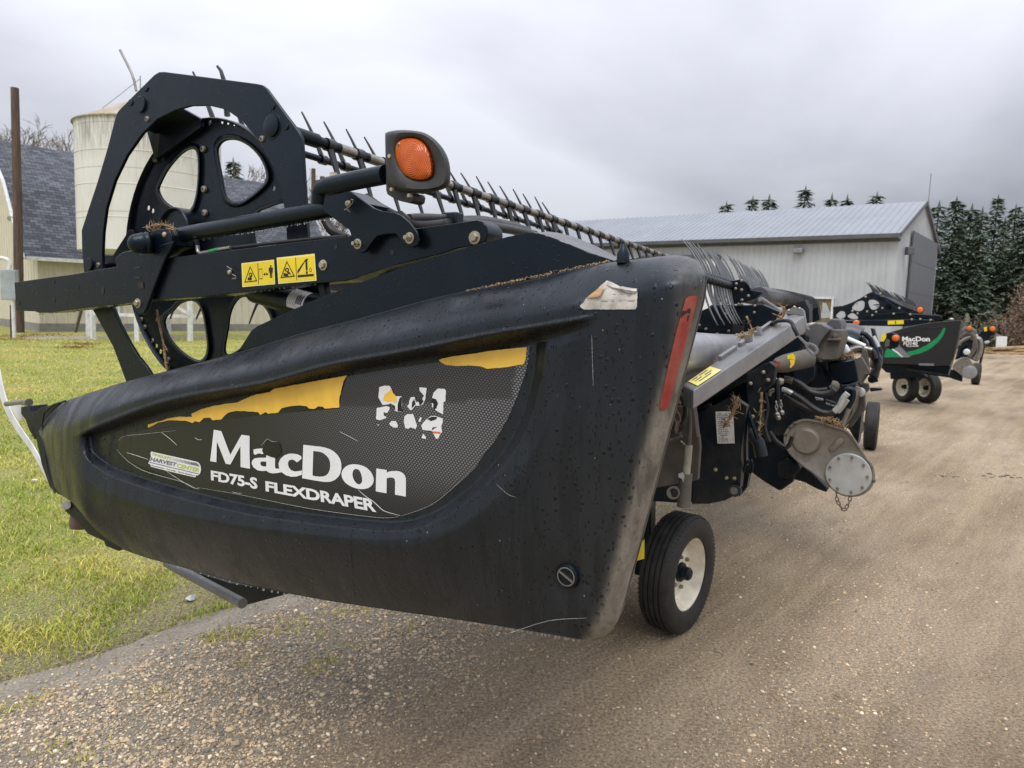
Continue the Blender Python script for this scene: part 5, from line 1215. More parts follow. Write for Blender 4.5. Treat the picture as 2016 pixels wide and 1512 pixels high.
slab('can_label', R2([(285, 1060), (320, 1020), (380, 1020), (370, 1080), (330, 1115), (290, 1100)]), 4.66, 0.004, 'reflector', bevel=0)
slab('module_body', R2([(600, 1100), (760, 1000), (830, 1000), (900, 1030), (1000, 1020), (1010, 1300), (1200, 1330), (1380, 1320), (1330, 1700), (1200, 1900), (560, 2000), (200, 2000), (120, 1700), (200, 1250), (380, 1180)]), uf + 0.25, 0.5, 'black_dusty', bevel=0.02)
slab('dark_backing', [(1395, 770), (1440, 745), (1500, 715), (1556, 690), (1600, 700), (1600, 830), (1580, 900), (1560, 950), (1535, 968), (1505, 950), (1478, 930), (1462, 900), (1440, 800), (1400, 800)], 5.62, 0.3, 'black_dry', bevel=0.02)  # two dark backing slabs that fill the black gap below the beam
slab('dark_backing', [(1350, 700), (1440, 690), (1560, 640), (1600, 660), (1590, 700), (1450, 760), (1380, 800), (1345, 800)], 5.3, 0.3, 'black_dry', bevel=0.02)
slab('float_link', [(1470, 735), (1515, 712), (1527, 722), (1522, 755), (1498, 775), (1500, 840), (1488, 850), (1470, 780)], 4.5, 0.08, 'black_dusty')
for q in ((1478, 755), (1503, 733), (1498, 790), (1482, 820), (1512, 748)): dome('bolt', *q, 4.48, 0.012, hd, 'bolt', socket=False)
for k_, q_ in enumerate((((1470, 800), (1485, 820), (1480, 850), (1492, 880)), ((1500, 760), (1510, 800), (1505, 840), (1515, 870)), ((1515, 850), (1530, 870), (1550, 880), (1560, 860)))): hose('hydraulic_hose', [(a_, b_, 4.6 + .03 * k_) for a_, b_ in q_], 0.014, 'rubber_hose')
slab('belt_guard', R2([(690, 1010), (800, 985), (840, 1080), (830, 1250), (700, 1350), (520, 1300), (580, 1100)]), uf + 0.02, 0.12, 'black_dry', bevel=0.03)
slab('rubber_flap', R2([(1005, 1030), (1180, 1000), (1360, 975), (1412, 1290), (1340, 1305), (1150, 1340), (1050, 1290)]), 5.6, 0.06, 'black', bevel=0.015)
slab('side_rail', R2([(1370, 985), (1450, 960), (1560, 1160), (1540, 1190), (1490, 1180), (1500, 1250), (1450, 1330), (1410, 1290), (1390, 1120)]), 5.75, 0.08, 'dusty_panel', bevel=0.01)
slab('side_rail', R2([(1470, 830), (1520, 850), (1560, 1150), (1490, 1180), (1430, 1000)]), 6.3, 0.08, 'dusty_panel', bevel=0.01)
tube('white_frame', [(*R2(1120, 850), 6.2), (*R2(1185, 705), 6.2), (*R2(1240, 705), 6.2), (*R2(1500, 815), 6.2)], [0.016, 0.016, 0.018, 0.016], 'white_paint')
tube('motor_body', [(*R2(1150, 740), 6.6), (*R2(1300, 760), 6.6), (*R2(1420, 790), 6.6)], [0.10, 0.10, 0.085], 'black_dry', n=20)
tube('motor_body', [(*R2(1200, 640), 7.0), (*R2(1330, 650), 7.0), (*R2(1440, 690), 7.0)], [0.085, 0.09, 0.085], 'grey_smooth', n=20)
slab('motor_cap', R2([(1290, 610), (1350, 545), (1460, 560), (1470, 590), (1400, 650), (1330, 630)]), 7.0, 0.2, 'grey_smooth', bevel=0.02)
for k, (pts, r, mt) in enumerate((
    (((1180, 860), (1220, 830), (1260, 900)), 0.03, 'white_paint'), (((1180, 905), (1230, 920), (1290, 880), (1420, 840), (1500, 850), (1590, 870)), 0.022, 'steel'),
    (((1250, 900), (1300, 850), (1400, 825), (1520, 840), (1600, 880), (1640, 980)), 0.02, 'rubber_hose'), (((1290, 880), (1360, 870), (1460, 880), (1560, 900), (1600, 960)), 0.026, 'steel'),
    (((1440, 640), (1500, 660), (1560, 720), (1600, 800), (1650, 900), (1660, 1040)), 0.02, 'black_dry'), (((1600, 690), (1640, 760), (1670, 830)), 0.02, 'zinc'),
    (((1450, 700), (1560, 900), (1650, 1000), (1660, 1100), (1600, 1200)), 0.028, 'rubber_hose'), (((1560, 900), (1620, 970), (1600, 1060), (1570, 1090)), 0.03, 'steel'),
    (((1560, 1150), (1620, 1200), (1580, 1260), (1660, 1240)), 0.03, 'black_dry'))):
    hose('module_hose', [(*R2(a_, b_), 6.3 + 0.05 * k) for a_, b_ in pts], r, mt)
slab('module_post', R2([(1560, 690), (1700, 960), (1720, 1000), (1660, 1260), (1620, 1230), (1600, 1000), (1540, 820)]), 6.9, 0.15, 'black_dusty')
# hoses that sweep across the front of the module
ux = 4.9
hose('hydraulic_hose', [(*R2(470, 1260), ux), (*R2(560, 1270), ux), (*R2(660, 1330), ux), (*R2(780, 1420), ux), (*R2(920, 1450), ux), (*R2(1040, 1430), ux), (*R2(1095, 1390), ux)], 0.019, 'rubber_hose')
hose('hydraulic_hose', [(*R2(500, 1290), ux + .1), (*R2(700, 1370), ux + .1), (*R2(850, 1400), ux + .1), (*R2(1000, 1390), ux + .1)], 0.016, 'rubber_hose')
hose('hydraulic_hose', [(*R4(180, 85), ux), (*R4(300, 160), ux), (*R4(400, 240), ux), (*R4(500, 300), ux), (*R4(600, 325), ux), (*R4(690, 300), ux)], 0.0185, 'rubber_hose')
hose('hydraulic_hose', [(*R4(70, 110), ux + .1), (*R4(200, 190), ux + .1), (*R4(350, 270), ux + .1), (*R4(500, 330), ux + .1), (*R4(640, 330), ux + .1)], 0.0175, 'rubber_hose')
hose('steel_hose_end', [(*R4(680, 305), ux), (*R4(740, 240), ux), (*R4(790, 140), ux), (*R4(840, 85), ux)], 0.019, 'zinc')
hose('steel_hose_end', [(*R4(720, 310), ux + .06), (*R4(780, 240), ux + .06), (*R4(835, 160), ux + .06)], 0.016, 'zinc')
hose('steel_hose_end', [(*R4(60, 40), ux), (*R4(110, 50), ux), (*R4(180, 85), ux)], 0.016, 'zinc')
hose('steel_hose_end', [(*R2(430, 1250), ux - .02), (*R2(490, 1260), ux - .02), (*R2(540, 1280), ux - .02)], 0.022, 'dusty_panel')
hose('hydraulic_hose', [(*R2(1080, 1380), ux + .15), (*R2(1100, 1340), ux + .15), (*R2(1060, 1330), ux + .15)], 0.03, 'dusty_panel')
hose('hose_ring', [(*R4(835, 160), ux + .2), (*R4(810, 60), ux + .2), (*R4(850, 40), ux + .2), (*R4(900, 60), ux + .2), (*R4(895, 150), ux + .2), (*R4(840, 260), ux + .2)], 0.02, 'black_dry')
tube('post', [(*R2(330, 1250), 4.6), (*R2(340, 1480), 4.6), (1529, 810, 4.6)], [0.018, 0.016, 0.012], 'black_dusty', n=10)
dome('coupler', *R2(375, 1285), 4.6, 0.022, hd, 'steel', socket=False)
hose('wire_loop', [(*R2(230, 1180), 4.65), (*R2(300, 1220), 4.65), (*R2(350, 1290), 4.65), (*R2(420, 1260), 4.65)], 0.007, 'zinc')
hose('wire_loop', [(*R2(230, 1470), 4.6), (*R2(260, 1410), 4.6), (*R2(310, 1400), 4.6)], 0.012, 'steel')
chain('chain', [(1528, 790, 4.5), (1529, 812, 4.5)], 0.004, 'steel', link_len=0.02); chain('chain', [(1537, 788, 4.55), (1538, 808, 4.55)], 0.004, 'steel', link_len=0.02)
bm = bmesh.new()
for q, u_ in (((1530, 816), 4.5), ((1532, 822), 4.5), ((1539, 812), 4.55)): add_lathe(bm, P(*q, u_) , (0, 0.2, 1), [(-0.016, 0), (-0.015, 0.010), (-0.005, 0.016), (0.006, 0.015), (0.014, 0.008), (0.016, 0)], 14)
obj('grab_knob', bm, M['steel'], hd)
for q, s, mt in ((R4([(445, 130), (540, 150), (550, 175), (460, 170)]), 5.2, 'grey_print'), (R4([(570, 155), (700, 195), (690, 255), (565, 220)]), 5.25, 'print_black')): slab('valve_plate', q, s, 0.03, mt)
decal_text('plate_text', 'R25 AM', R4(585, 195), R4(690, 232), R4(687, 250), R4(583, 213), M['label'], 0, 0.0, surf=lambda x, y: P(x, y, 5.245), parent=hd)
slab('link_arm', R2([(1560, 1370), (1715, 1372), (1725, 1400), (1570, 1420)]), 6.0, 0.06, 'black_dry')
slab('link_arm', R2([(1440, 1300), (1540, 1310), (1560, 1390), (1500, 1450), (1440, 1420)]), 5.9, 0.06, 'dusty_panel')
dome('link_pin', *R2(1435, 1425), 5.85, 0.036, hd, 'zinc', socket=False)
tube('prop_rod', [(*R4(775, 465), 5.3), (*R4(850, 290), 5.3), (*R4(965, 10), 5.3)], [0.014, 0.016, 0.018], 'cast', n=8)
slab('module_side', R4([(870, 20), (1040, 60), (1050, 290), (1000, 330), (880, 500), (790, 480), (940, 100)]), 6.0, 0.08, 'dusty_panel', bevel=0.01)
slab('module_side', R4([(700, 330), (950, 60), (1010, 300), (990, 480), (960, 700), (860, 520), (770, 470)]), 6.3, 0.2, 'black_dusty', bevel=0.01)
# cast chain case with its round zinc cover
ug = 5.4
case = sp2(R4([(75, 640), (90, 560), (140, 480), (230, 415), (330, 390), (430, 400), (560, 435), (700, 480), (800, 510), (860, 550), (920, 620), (1000, 740), (1080, 870), (1135, 930), (1165, 1030), (1160, 1130), (1110, 1230), (1010, 1300), (900, 1322), (790, 1310), (690, 1260), (560, 1150), (430, 1040), (250, 910), (150, 810), (100, 730)]), 3)
cx, cy = R4(560, 840)
def shrink(poly, s, cx=cx, cy=cy): return [(cx + (x - cx) * s, cy + (y - cy) * s) for x, y in poly]
bm = bmesh.new(); rings = []
for s, o in ((1.0, 0.16), (1.0, 0.012), (0.99, 0.0), (0.945, 0.0), (0.925, 0.010), (0.90, 0.012)): rings.append([bm.verts.new(P(x, y, ug + o)) for x, y in shrink(case, s)])
for A_, B_ in zip(rings, rings[1:]):
    for k in range(len(case)): bm.faces.new((A_[k], B_[k], B_[(k + 1) % len(case)], A_[(k + 1) % len(case)]))
f_ = bm.faces.new(rings[-1]); bmesh.ops.triangulate(bm, faces=[f_], ngon_method='EAR_CLIP')
bmesh.ops.recalc_face_normals(bm, faces=bm.faces)
case_o = obj('chain_case', bm, M['cast'], hd, smooth=40)
bm = bmesh.new(); add_lathe(bm, P(*R4(348, 655), ug + 0.012), (-1, 0, 0), [(0, 0.098), (0.006, 0.096), (0.03, 0.086), (0.036, 0.080), (0.036, 0)], 40); obj('case_boss', bm, M['cast'], case_o, smooth=40)
bm = bmesh.new(); add_tube(bm, [P(*R4(a_, b_), ug + 0.014) for a_, b_ in ((645, 775), (640, 750), (660, 750), (690, 720), (740, 660), (785, 630))], [0.015, 0.02, 0.022, 0.024, 0.026, 0.022], 10); obj('case_rib', bm, M['cast'], case_o, smooth=60)
cvr = P(*R4(848, 1052), ug - 0.006)
bm = bmesh.new(); add_lathe(bm, cvr, (-1, 0, 0), [(-0.02, 0.146), (0.008, 0.146), (0.011, 0.143), (0.011, 0)], 48); obj('round_cover', bm, M['zinc'], case_o, smooth=30)
for q in ((735, 862), (892, 850), (1028, 940), (1075, 1078), (1015, 1205), (880, 1262), (720, 1222), (628, 965), (628, 1112)): bolt('cover_bolt', *R4(*q), ug - 0.018, 0.010, case_o, 'bolt_dull', washer=False, h=0.014)
for q in ((420, 425), (205, 445), (150, 490), (580, 462), (1120, 965), (1150, 1130), (98, 575)): dome('case_bolt', *R4(*q), ug, 0.012, case_o, 'dusty_panel', socket=False)
chain('drain_chain', [(*R4(705, 1270), ug), (*R4(720, 1370), ug), (*R4(790, 1470), ug), (*R4(850, 1400), ug), (*R4(870, 1320), ug)], 0.004, 'rust', link_len=0.028)
slab('skid_arm', R4([(20, 1080), (200, 950), (300, 960), (420, 1040), (600, 1220), (590, 1268), (480, 1230), (330, 1150), (160, 1100)]), ug + 0.3, 0.12, 'black_dusty', bevel=0.01)
slab('skid_arm', R4([(0, 900), (130, 830), (260, 930), (280, 1010), (200, 1070), (130, 1115), (0, 1110)]), ug + 0.2, 0.2, 'black_dusty', bevel=0.02)
slab('tie_bracket', R4([(880, 420), (1000, 390), (1010, 560), (940, 640), (870, 540)]), 7.5, 0.2, 'black_dusty')
# far wheel of the near header
cf = H.g(ground(1712, 884)); cf.z = 0.33
wheel(hd, cf, AX + Vector((0.05, 0, 0)), 0.33, 0.16, tread=False)
bm = bmesh.new(); add_bar(bm, cf + Vector((0, 0.16, 0)), cf + Vector((0, 0.3, 0.7)), 0.1, 0.1, (1, 0, 0)); add_tube(bm, [cf, cf + Vector((0, 0.3, 0))], 0.04, 10); obj('wheel_leg', bm, M['black_dusty'], hd, bevel=0.01)
# far end of the near header: lamps, panel and stickers
ue = 11.2
def lamp_small(x, y, u, r, parent, fr=None, house=1.35):
    f = fr or H; c = f.p(x, y, u); bm = bmesh.new(); add_lathe(bm, c, (-1, 0, 0), [(-0.08, r * 0.9), (-0.05, r * house), (0.0, r * house), (0.006, r * (house - 0.1)), (0.004, r)], 24); o = obj('lamp_housing', bm, M['lamp_rubber'], parent, smooth=40)
    bm = bmesh.new(); add_lathe(bm, c, (-1, 0, 0), [(0.0, r * 1.02), (0.014, r * 0.92), (0.022, r * 0.5), (0.024, 0)], 24); obj('amber_lens', bm, M['amber_small'], o, smooth=50)
lamp_small(*R5(662, 566), ue, 0.046, hd, house=1.2)
lamp_small(*R5(245, 405), ue - 0.8, 0.038, hd, house=1.1)
slab('end_panel', R5([(545, 520), (620, 500), (690, 530), (702, 590), (690, 660), (600, 690), (540, 640), (500, 600)]), ue + 0.04, 0.1, 'black_dry', bevel=0.02)
slab('end_sticker', R5([(505, 580), (520, 525), (562, 520), (560, 560), (535, 605), (508, 600)]), ue - 0.06, 0.01, 'yellow_sign', bevel=0)
slab('end_plate', R5([(545, 600), (570, 575), (600, 590), (590, 655), (548, 660)]), ue - 0.08, 0.02, 'dusty_panel')
slab('end_post', R5([(395, 460), (430, 470), (480, 640), (520, 700), (510, 860), (470, 960), (420, 1000), (400, 900), (450, 820), (430, 620)]), ue - 0.5, 0.2, 'black_dusty')
slab('glass_wedge', R2([(935, 240), (975, 245), (1040, 400), (1030, 440), (905, 445), (935, 330)]), 10.5, 0.05, 'zinc', bevel=0)
# front of the header: divider rod, brackets, tray and guard
UF = U(0.30)
bm = bmesh.new()
ctr_ = [(-14, 690, .42), (0, 762, .40), (14, 806, .38), (36, 845, .36), (62, 882, .34), (82, 918, .32), (98, 950, .30)]
L1, L2 = [], []
for x, y, o in ctr_: L1.append(P(x, y, U(o)))
sp_ = spline(L1, 5); vs = []
for i, q in enumerate(sp_):
    d = (sp_[min(i + 1, len(sp_) - 1)] - sp_[max(i - 1, 0)]).normalized(); nn = Vector((1, 0, 0)).cross(d).normalized(); w = 0.030 * (1 - 0.6 * i / len(sp_))
    vs.append([bm.verts.new(q + nn * w + Ux * o) if s else bm.verts.new(q - nn * w + Ux * o) for s, o in ((0, 0), (1, 0), (1, 0.006), (0, 0.006))])
for A_, B_ in zip(vs, vs[1:]):
    for k in range(4): bm.faces.new((A_[k], A_[(k + 1) % 4], B_[(k + 1) % 4], B_[k]))
bm.faces.new(vs[-1]); bmesh.ops.recalc_face_normals(bm, faces=bm.faces)
obj('divider_rod', bm, M['white_paint'], hd, smooth=40)
slab('divider_web', Q1([(50, 300), (130, 288), (135, 400), (110, 400)]), U(0.35), 0.012, 'white_paint', bevel=0.002)
tube('divider_pin', [(*Q1(40, 300), U(0.30)), (*Q1(130, 290), U(0.30)), (*Q1(180, 290), U(0.28))], [0.013, 0.012, 0.018], 'steel')
slab('divider_bracket', Q1([(130, 320), (180, 312), (190, 350), (225, 380), (200, 460), (215, 520), (180, 460), (160, 400), (130, 360)]), U(0.22), 0.08, 'black_dusty')
slab('front_knuckle', Q1([(385, 915), (470, 900), (520, 960), (600, 1020), (690, 1080), (790, 1190), (735, 1212), (655, 1180), (645, 1150), (545, 1105), (485, 1030), (405, 965)]), U(0.14), 0.06, 'black_dusty', bevel=0.008)
tube('front_knuckle_pin', [(*Q1(410, 928), U(0.12)), (*Q1(450, 935), U(0.2))], [0.018, 0.018], 'steel', n=12)
bm = bmesh.new(); add_lathe(bm, P(*Q1(490, 1005), U(0.20)), (0.2, 0, 1), [(-0.05, 0), (-0.048, 0.030), (-0.02, 0.036), (0.015, 0.035), (0.035, 0.022)], 20); obj('ball_weight', bm, M['rust'], hd)
dome('bolt', *Q1(730, 1145), U(0.15), 0.014, hd)
tube('guard_tube', [(330, 1108, U(0.42)), (345, 1117, U(0.40)), (478, 1188, U(0.30))], [0.020, 0.020, 0.020], 'grey_paint', n=16)
slab('cutter_tray', [(345, 1112), (380, 1125), (450, 1148), (565, 1165), (572, 1168), (482, 1192), (470, 1182), (420, 1152)], U(0.42), 0.30, 'black_dusty')
# hanging dead stalk over the header and bits of straw: things of their own
def stalks(name, label, pts, n, spread, u, size, thick, mat='straw'):
    bm = bmesh.new(); q0 = P(*pts[0], u)
    for i in range(n):
        f = rng.random() * (len(pts) - 1); k = int(f); f -= k
        c = P(pts[k][0] * (1 - f) + pts[k + 1][0] * f + rng.gauss(0, spread), pts[k][1] * (1 - f) + pts[k + 1][1] * f + rng.gauss(0, spread), u + rng.uniform(-0.03, 0.03))
        d = Vector((rng.gauss(0, .6), rng.gauss(0, 1), rng.gauss(0, 1))).normalized() * size * rng.uniform(.4, 1)
        add_tube(bm, [c - d / 2, c + Vector((rng.gauss(0, 1), rng.gauss(0, 1), rng.gauss(0, 1))) * size * .08, c + d / 2], [thick * rng.uniform(.2, .5), thick * rng.uniform(.3, .6), thick * .15], 4)
    sp = spline([P(x, y, u) for x, y in pts], 4)
    if len(pts) > 2: add_tube(bm, sp, [thick * (0.9 + rng.uniform(-.3, .3)) for _ in sp], 5)
    # to world
    Mw = Matrix.Translation(H.loc) @ Matrix.Rotation(H.rz, 4, 'Z'); bm.transform(Mw); w0 = Mw @ q0; bm.transform(Matrix.Translation(-w0))
    o = obj(name, bm, M[mat]); o.location = w0; return tag(o, label, 'straw', 'dead straw caught on the machinery')
stalks('dead_straw', 'bunch of pale straw packed behind the round bearing cap of the reel arm', [Z1(910, 1230), Z1(960, 1208), Z1(1030, 1210), Z1(1090, 1235)], 46, 3, U(0.17), 0.05, 0.0035)
stalks('dead_straw', 'long dead stalk hanging below the reel arm past the holed disc', [Z3(975, 660), Z3(990, 760), Z3(1010, 850), Z3(1025, 960), Z3(1035, 1035)], 16, 2, U(0.25), 0.05, 0.005)
stalks('dead_straw', 'branched dry stalk hanging from the grey box beam over the white label', [R3(1330, 0), R3(1310, 110), R3(1270, 220), R3(1200, 330), R3(1140, 410)], 22, 4, 3.45, 0.10, 0.006)
stalks('dead_straw', 'thin dry stalk hanging left of the two shiny grab knobs', [R3(1640, -50), R3(1635, 120), R3(1620, 330), R3(1600, 450)], 14, 4, 4.3, 0.08, 0.006)
stalks('dead_straw', 'tuft of straw wedged between red reflector strip and corrugated hose', [(1322, 790), (1330, 785), (1338, 795)], 60, 4, 3.3, 0.05, 0.005)
stalks('dead_straw', 'rusty brown straw mat lying on top of the cast chain case', [R4(480, 395), R4(600, 400), R4(700, 450), R4(790, 500)], 110, 2.6, 5.45, 0.09, 0.008)
stalks('dead_straw', 'brown straw heaped on the black rubber flap behind the float module', [R2(930, 1040), R2(1050, 990), R2(1200, 960), R2(1350, 950)], 120, 3, 5.75, 0.10, 0.009)
stalks('dead_straw', 'straw bits sitting on the hook of the grey box beam', [R1(1380, 1215), R1(1430, 1225), R1(1580, 1130)], 30, 2, 3.4, 0.05, 0.005)
stalks('dead_straw', 'single straw leaning across the dark centre plate', [R1(1475, 955), R1(1530, 1080), R1(1585, 1220)], 2, 1, 3.5, 0.05, 0.005)
stalks('dead_straw', 'straw twist stuck at the upper end of the grey box beam', [R1(1960, 830), R1(1970, 930), R1(1880, 1020), R1(1800, 1080)], 10, 2, 4.0, 0.08, 0.008)

# ================================================================== ground
LE, LN = Vector((0.636, 0.772, 0)), Vector((0.772, -0.636, 0)); LP0 = Vector((-2.31, 3.15, 0))
LC = -(LP0.dot(LN))
def struct(o): o['kind'] = 'structure'; return o
# the yard: packed sandy gravel, looser pebbly margin along the lawn, a smooth worn strip at the very edge
t = NT('gravel_yard')
sp = t.new('ShaderNodeSeparateXYZ'); t.l.new(t.co(), sp.inputs[0])
wv_ = t.math('ADD', t.math('ADD', t.math('MULTIPLY', sp.outputs[0], LN.x), t.math('MULTIPLY', sp.outputs[1], LN.y)), LC)
sv_ = t.math('ADD', t.math('MULTIPLY', sp.outputs[0], LE.x), t.math('MULTIPLY', sp.outputs[1], LE.y))
cb_ = t.new('ShaderNodeCombineXYZ'); t.l.new(sv_, cb_.inputs[0]); t.l.new(wv_, cb_.inputs[1])
def along_noise(sx, sy, scale, detail, rough=0.55):
    mp = t.new('ShaderNodeMapping'); mp.inputs['Scale'].default_value = (sx, sy, 1); t.l.new(cb_.outputs[0], mp.inputs[0]); return t.noise(scale, detail, rough, mp.outputs[0])
wob = t.math('MULTIPLY', t.math('SUBTRACT', t.noise(2.2, 4), 0.5), 0.5)
w2 = t.math('ADD', wv_, wob)
tracks = along_noise(0.06, 1.0, 2.2, 6, 0.6); big = along_noise(0.35, 1.0, 0.8, 6, 0.6); mid = along_noise(0.35, 1.0, 5.0, 6, 0.65); fine = t.noise(60, 6, 0.75); grit = t.noise(210, 4, 0.8)
road = t.mix(t.ramp(tracks, [(0.40, 0.0), (0.60, 1.0)]), (0.375, 0.290, 0.185), (0.225, 0.167, 0.103))
road = t.mix(t.ramp(big, [(0.40, 0.0), (0.66, 1.0)]), road, (0.45, 0.355, 0.25))
road = t.mix(t.math('MULTIPLY', t.ramp(mid, [(0.50, 0.0), (0.70, 1.0)]), 0.38), road, (0.165, 0.115, 0.072))
road = t.mix(1.0, road, t.ramp(fine, [(0.36, 0.45), (0.64, 1.55)]), 'MULTIPLY')
road = t.mix(1.0, road, t.ramp(grit, [(0.38, 0.62), (0.62, 1.42)]), 'MULTIPLY')
pv = t.new('ShaderNodeTexVoronoi'); pv.inputs['Scale'].default_value = 75; t.l.new(t.co(), pv.inputs['Vector'])
pvs = t.new('ShaderNodeSeparateColor'); t.l.new(pv.outputs['Color'], pvs.inputs[0])
peb = t.math('MULTIPLY', t.math('LESS_THAN', pv.outputs['Distance'], t.math('MULTIPLY', pvs.outputs[1], 0.42)), t.math('GREATER_THAN', pvs.outputs[0], 0.58))
pcol = t.ramp(pvs.outputs[2], [(0.0, (0.22, 0.19, 0.16)), (0.35, (0.42, 0.33, 0.23)), (0.7, (0.58, 0.49, 0.37)), (1.0, (0.32, 0.25, 0.19))])
road = t.mix(peb, road, pcol)
marg = t.mix(t.ramp(fine, [(0.4, 0), (0.6, 1)]), (0.22, 0.185, 0.14), (0.42, 0.37, 0.29))
edge = t.mix(1.0, (0.40, 0.35, 0.28), t.ramp(t.math('ADD', t.math('MULTIPLY', fine, .6), t.math('MULTIPLY', mid, .4)), [(0.38, 0.5), (0.60, 1.25)]), 'MULTIPLY')
m1 = t.ramp(t.math('MULTIPLY', t.math('SUBTRACT', w2, 0.15), 2.5), [(0.15, 0), (0.6, 1)])
m2 = t.math('MAXIMUM', t.ramp(t.math('SUBTRACT', w2, 0.85), [(0.15, 0), (0.75, 1)]), t.ramp(t.math('MULTIPLY', sp.outputs[1], 0.1), [(0.52, 0), (0.68, 1)]))
m1 = t.math('MAXIMUM', m1, t.ramp(t.math('MULTIPLY', sp.outputs[1], 0.1), [(0.52, 0), (0.68, 1)]))
col_ = t.mix(m2, t.mix(m1, edge, marg), road)
# thin damp stains
st = t.ramp(along_noise(0.5, 1.2, 0.8, 5, 0.6), [(0.60, 0.0), (0.74, 1.0)])
col_ = t.mix(t.math('MULTIPLY', st, 0.45), col_, (0.15, 0.115, 0.088))
h_ = t.math('ADD', t.math('MULTIPLY', fine, 0.6), t.math('ADD', t.math('MULTIPLY', grit, 0.35), t.math('MULTIPLY', peb, 0.5)))
t.bump(h_, 1.0, 0.016); t.bump(tracks, 0.5, 0.05)
gmat = t.set(Base_Color=col_, Roughness=t.mix(st, (0.85, 0.85, 0.85), (0.55, 0.55, 0.55)), Specular_IOR_Level=0.3)
bm = bmesh.new()
R_ = 700; vs = [bm.verts.new((x, y, 0)) for x, y in ((-R_, -60), (R_, -60), (R_, R_), (-R_, R_))]; bm.faces.new(vs)
struct(obj('ground', bm, gmat, smooth=0))
# lawn: a low turf sheet with a ragged edge
t = NT('turf'); n_a = t.noise(0.7, 6, 0.6); n_b = t.noise(9, 6, 0.7); n_c = t.noise(70, 4, 0.8)
lc_ = t.mix(t.ramp(n_a, [(0.40, 0), (0.62, 1)]), (0.25, 0.315, 0.06), (0.46, 0.42, 0.12))
lc_ = t.mix(t.ramp(n_b, [(0.48, 0), (0.72, 1)]), lc_, (0.47, 0.38, 0.14))
lc_ = t.mix(t.math('MULTIPLY', t.ramp(t.noise(3.2, 7, 0.7), [(0.60, 0), (0.70, 1)]), 0.8), lc_, (0.20, 0.155, 0.10))
lc_ = t.mix(1.0, lc_, t.ramp(n_c, [(0.38, 0.5), (0.62, 1.4)]), 'MULTIPLY')
t.bump(n_c, 0.8, 0.02); t.bump(n_b, 0.5, 0.04)
sp_l = t.new('ShaderNodeSeparateXYZ'); t.l.new(t.co(), sp_l.inputs[0])
lw = t.math('ADD', t.math('ADD', t.math('MULTIPLY', sp_l.outputs[0], LN.x), t.math('MULTIPLY', sp_l.outputs[1], LN.y)), LC)
soil = t.math('MULTIPLY', t.ramp(t.math('ADD', t.math('MULTIPLY', lw, 0.25), t.math('ADD', 0.55, t.math('MULTIPLY', t.math('SUBTRACT', n_b, 0.5), 0.9))), [(0.20, 0.25), (0.55, 1.0)]), 0.9)
lc_ = t.mix(soil, lc_, t.mix(t.ramp(n_c, [(0.40, 0), (0.60, 1)]), (0.12, 0.10, 0.065), (0.40, 0.34, 0.22)))
lmat = t.set(Base_Color=lc_, Roughness=0.9, Specular_IOR_Level=0.2)
bm = bmesh.new(); ev = []
def lawn_x(y):
    return float(np.interp(y, [-2, 3.15, 4.6, 6.0, 8.0, 12, 60], [LP0.x - 4.24, LP0.x, LP0.x + 1.19, -0.35, 0.3, 0.8, 1.0]))
s = -4.0
while s < 90:
    wj = noise.noise(Vector((s * 1.6, 3.1, 0))) * 0.16 + noise.noise(Vector((s * 7, 9, 0))) * 0.05
    yy_ = LP0.y + s * 0.772; q = Vector((lawn_x(yy_) + wj * 1.2, yy_, 0)); ev.append(bm.verts.new((q.x, q.y, 0.012))); s += 0.12 if s < 12 else 1.0
far = [bm.verts.new((v.co.x - 160, v.co.y, 0.012)) for v in ev]
low = [bm.verts.new((v.co.x + LN.x * 0.02, v.co.y + LN.y * 0.02, -0.004)) for v in ev]
for i in range(len(ev) - 1): bm.faces.new((ev[i], ev[i + 1], far[i + 1], far[i])); bm.faces.new((low[i], low[i + 1], ev[i + 1], ev[i]))
bmesh.ops.recalc_face_normals(bm, faces=bm.faces)
lawn = struct(obj('lawn', bm, lmat, smooth=0))
if lawn.data.polygons[0].normal.z < 0: lawn.data.flip_normals()

# grass blades, thick near the camera
def vnoise(x, y, s, seed=0.0):
    return np.array([noise.noise(Vector((a * s, b * s, seed))) for a, b in zip(x, y)])
N = 300000
az = np.radians(NR.uniform(-40, 8, N)); rr_ = 2.1 * (34 / 2.1) ** NR.uniform(0, 1, N) ** 0.92
x = np.sin(az) * rr_; y = np.cos(az) * rr_
w_ = (x - LP0.x) * LN.x + (y - LP0.y) * LN.y
s_ = (x - LP0.x) * LE.x + (y - LP0.y) * LE.y
lx0 = np.interp(y, [-2, 3.15, 4.6, 6.0, 8.0, 12, 60], [LP0.x - 4.24, LP0.x, LP0.x + 1.19, -0.35, 0.3, 0.8, 1.0]); keep = (x < lx0 + 0.02 + 0.12 * NR.normal(0, 1, N) * (NR.uniform(0, 1, N) < .2)); x, y, w_, rr_, s_ = x[keep], y[keep], w_[keep], rr_[keep], s_[keep]
cl = vnoise(x, y, 2.4, 5.0); pt_ = vnoise(x, y, 0.9, 2.0)
dens = np.clip(0.80 + cl * 1.1, 0.36, 1) * np.where(w_ > -0.25, 0.75, 1.0)
keep = NR.uniform(0, 1, len(x)) < np.maximum(dens, np.clip((rr_ - 5) / 6, 0, 1)); x, y, w_, rr_, pt_, cl = x[keep], y[keep], w_[keep], rr_[keep], pt_[keep], cl[keep]
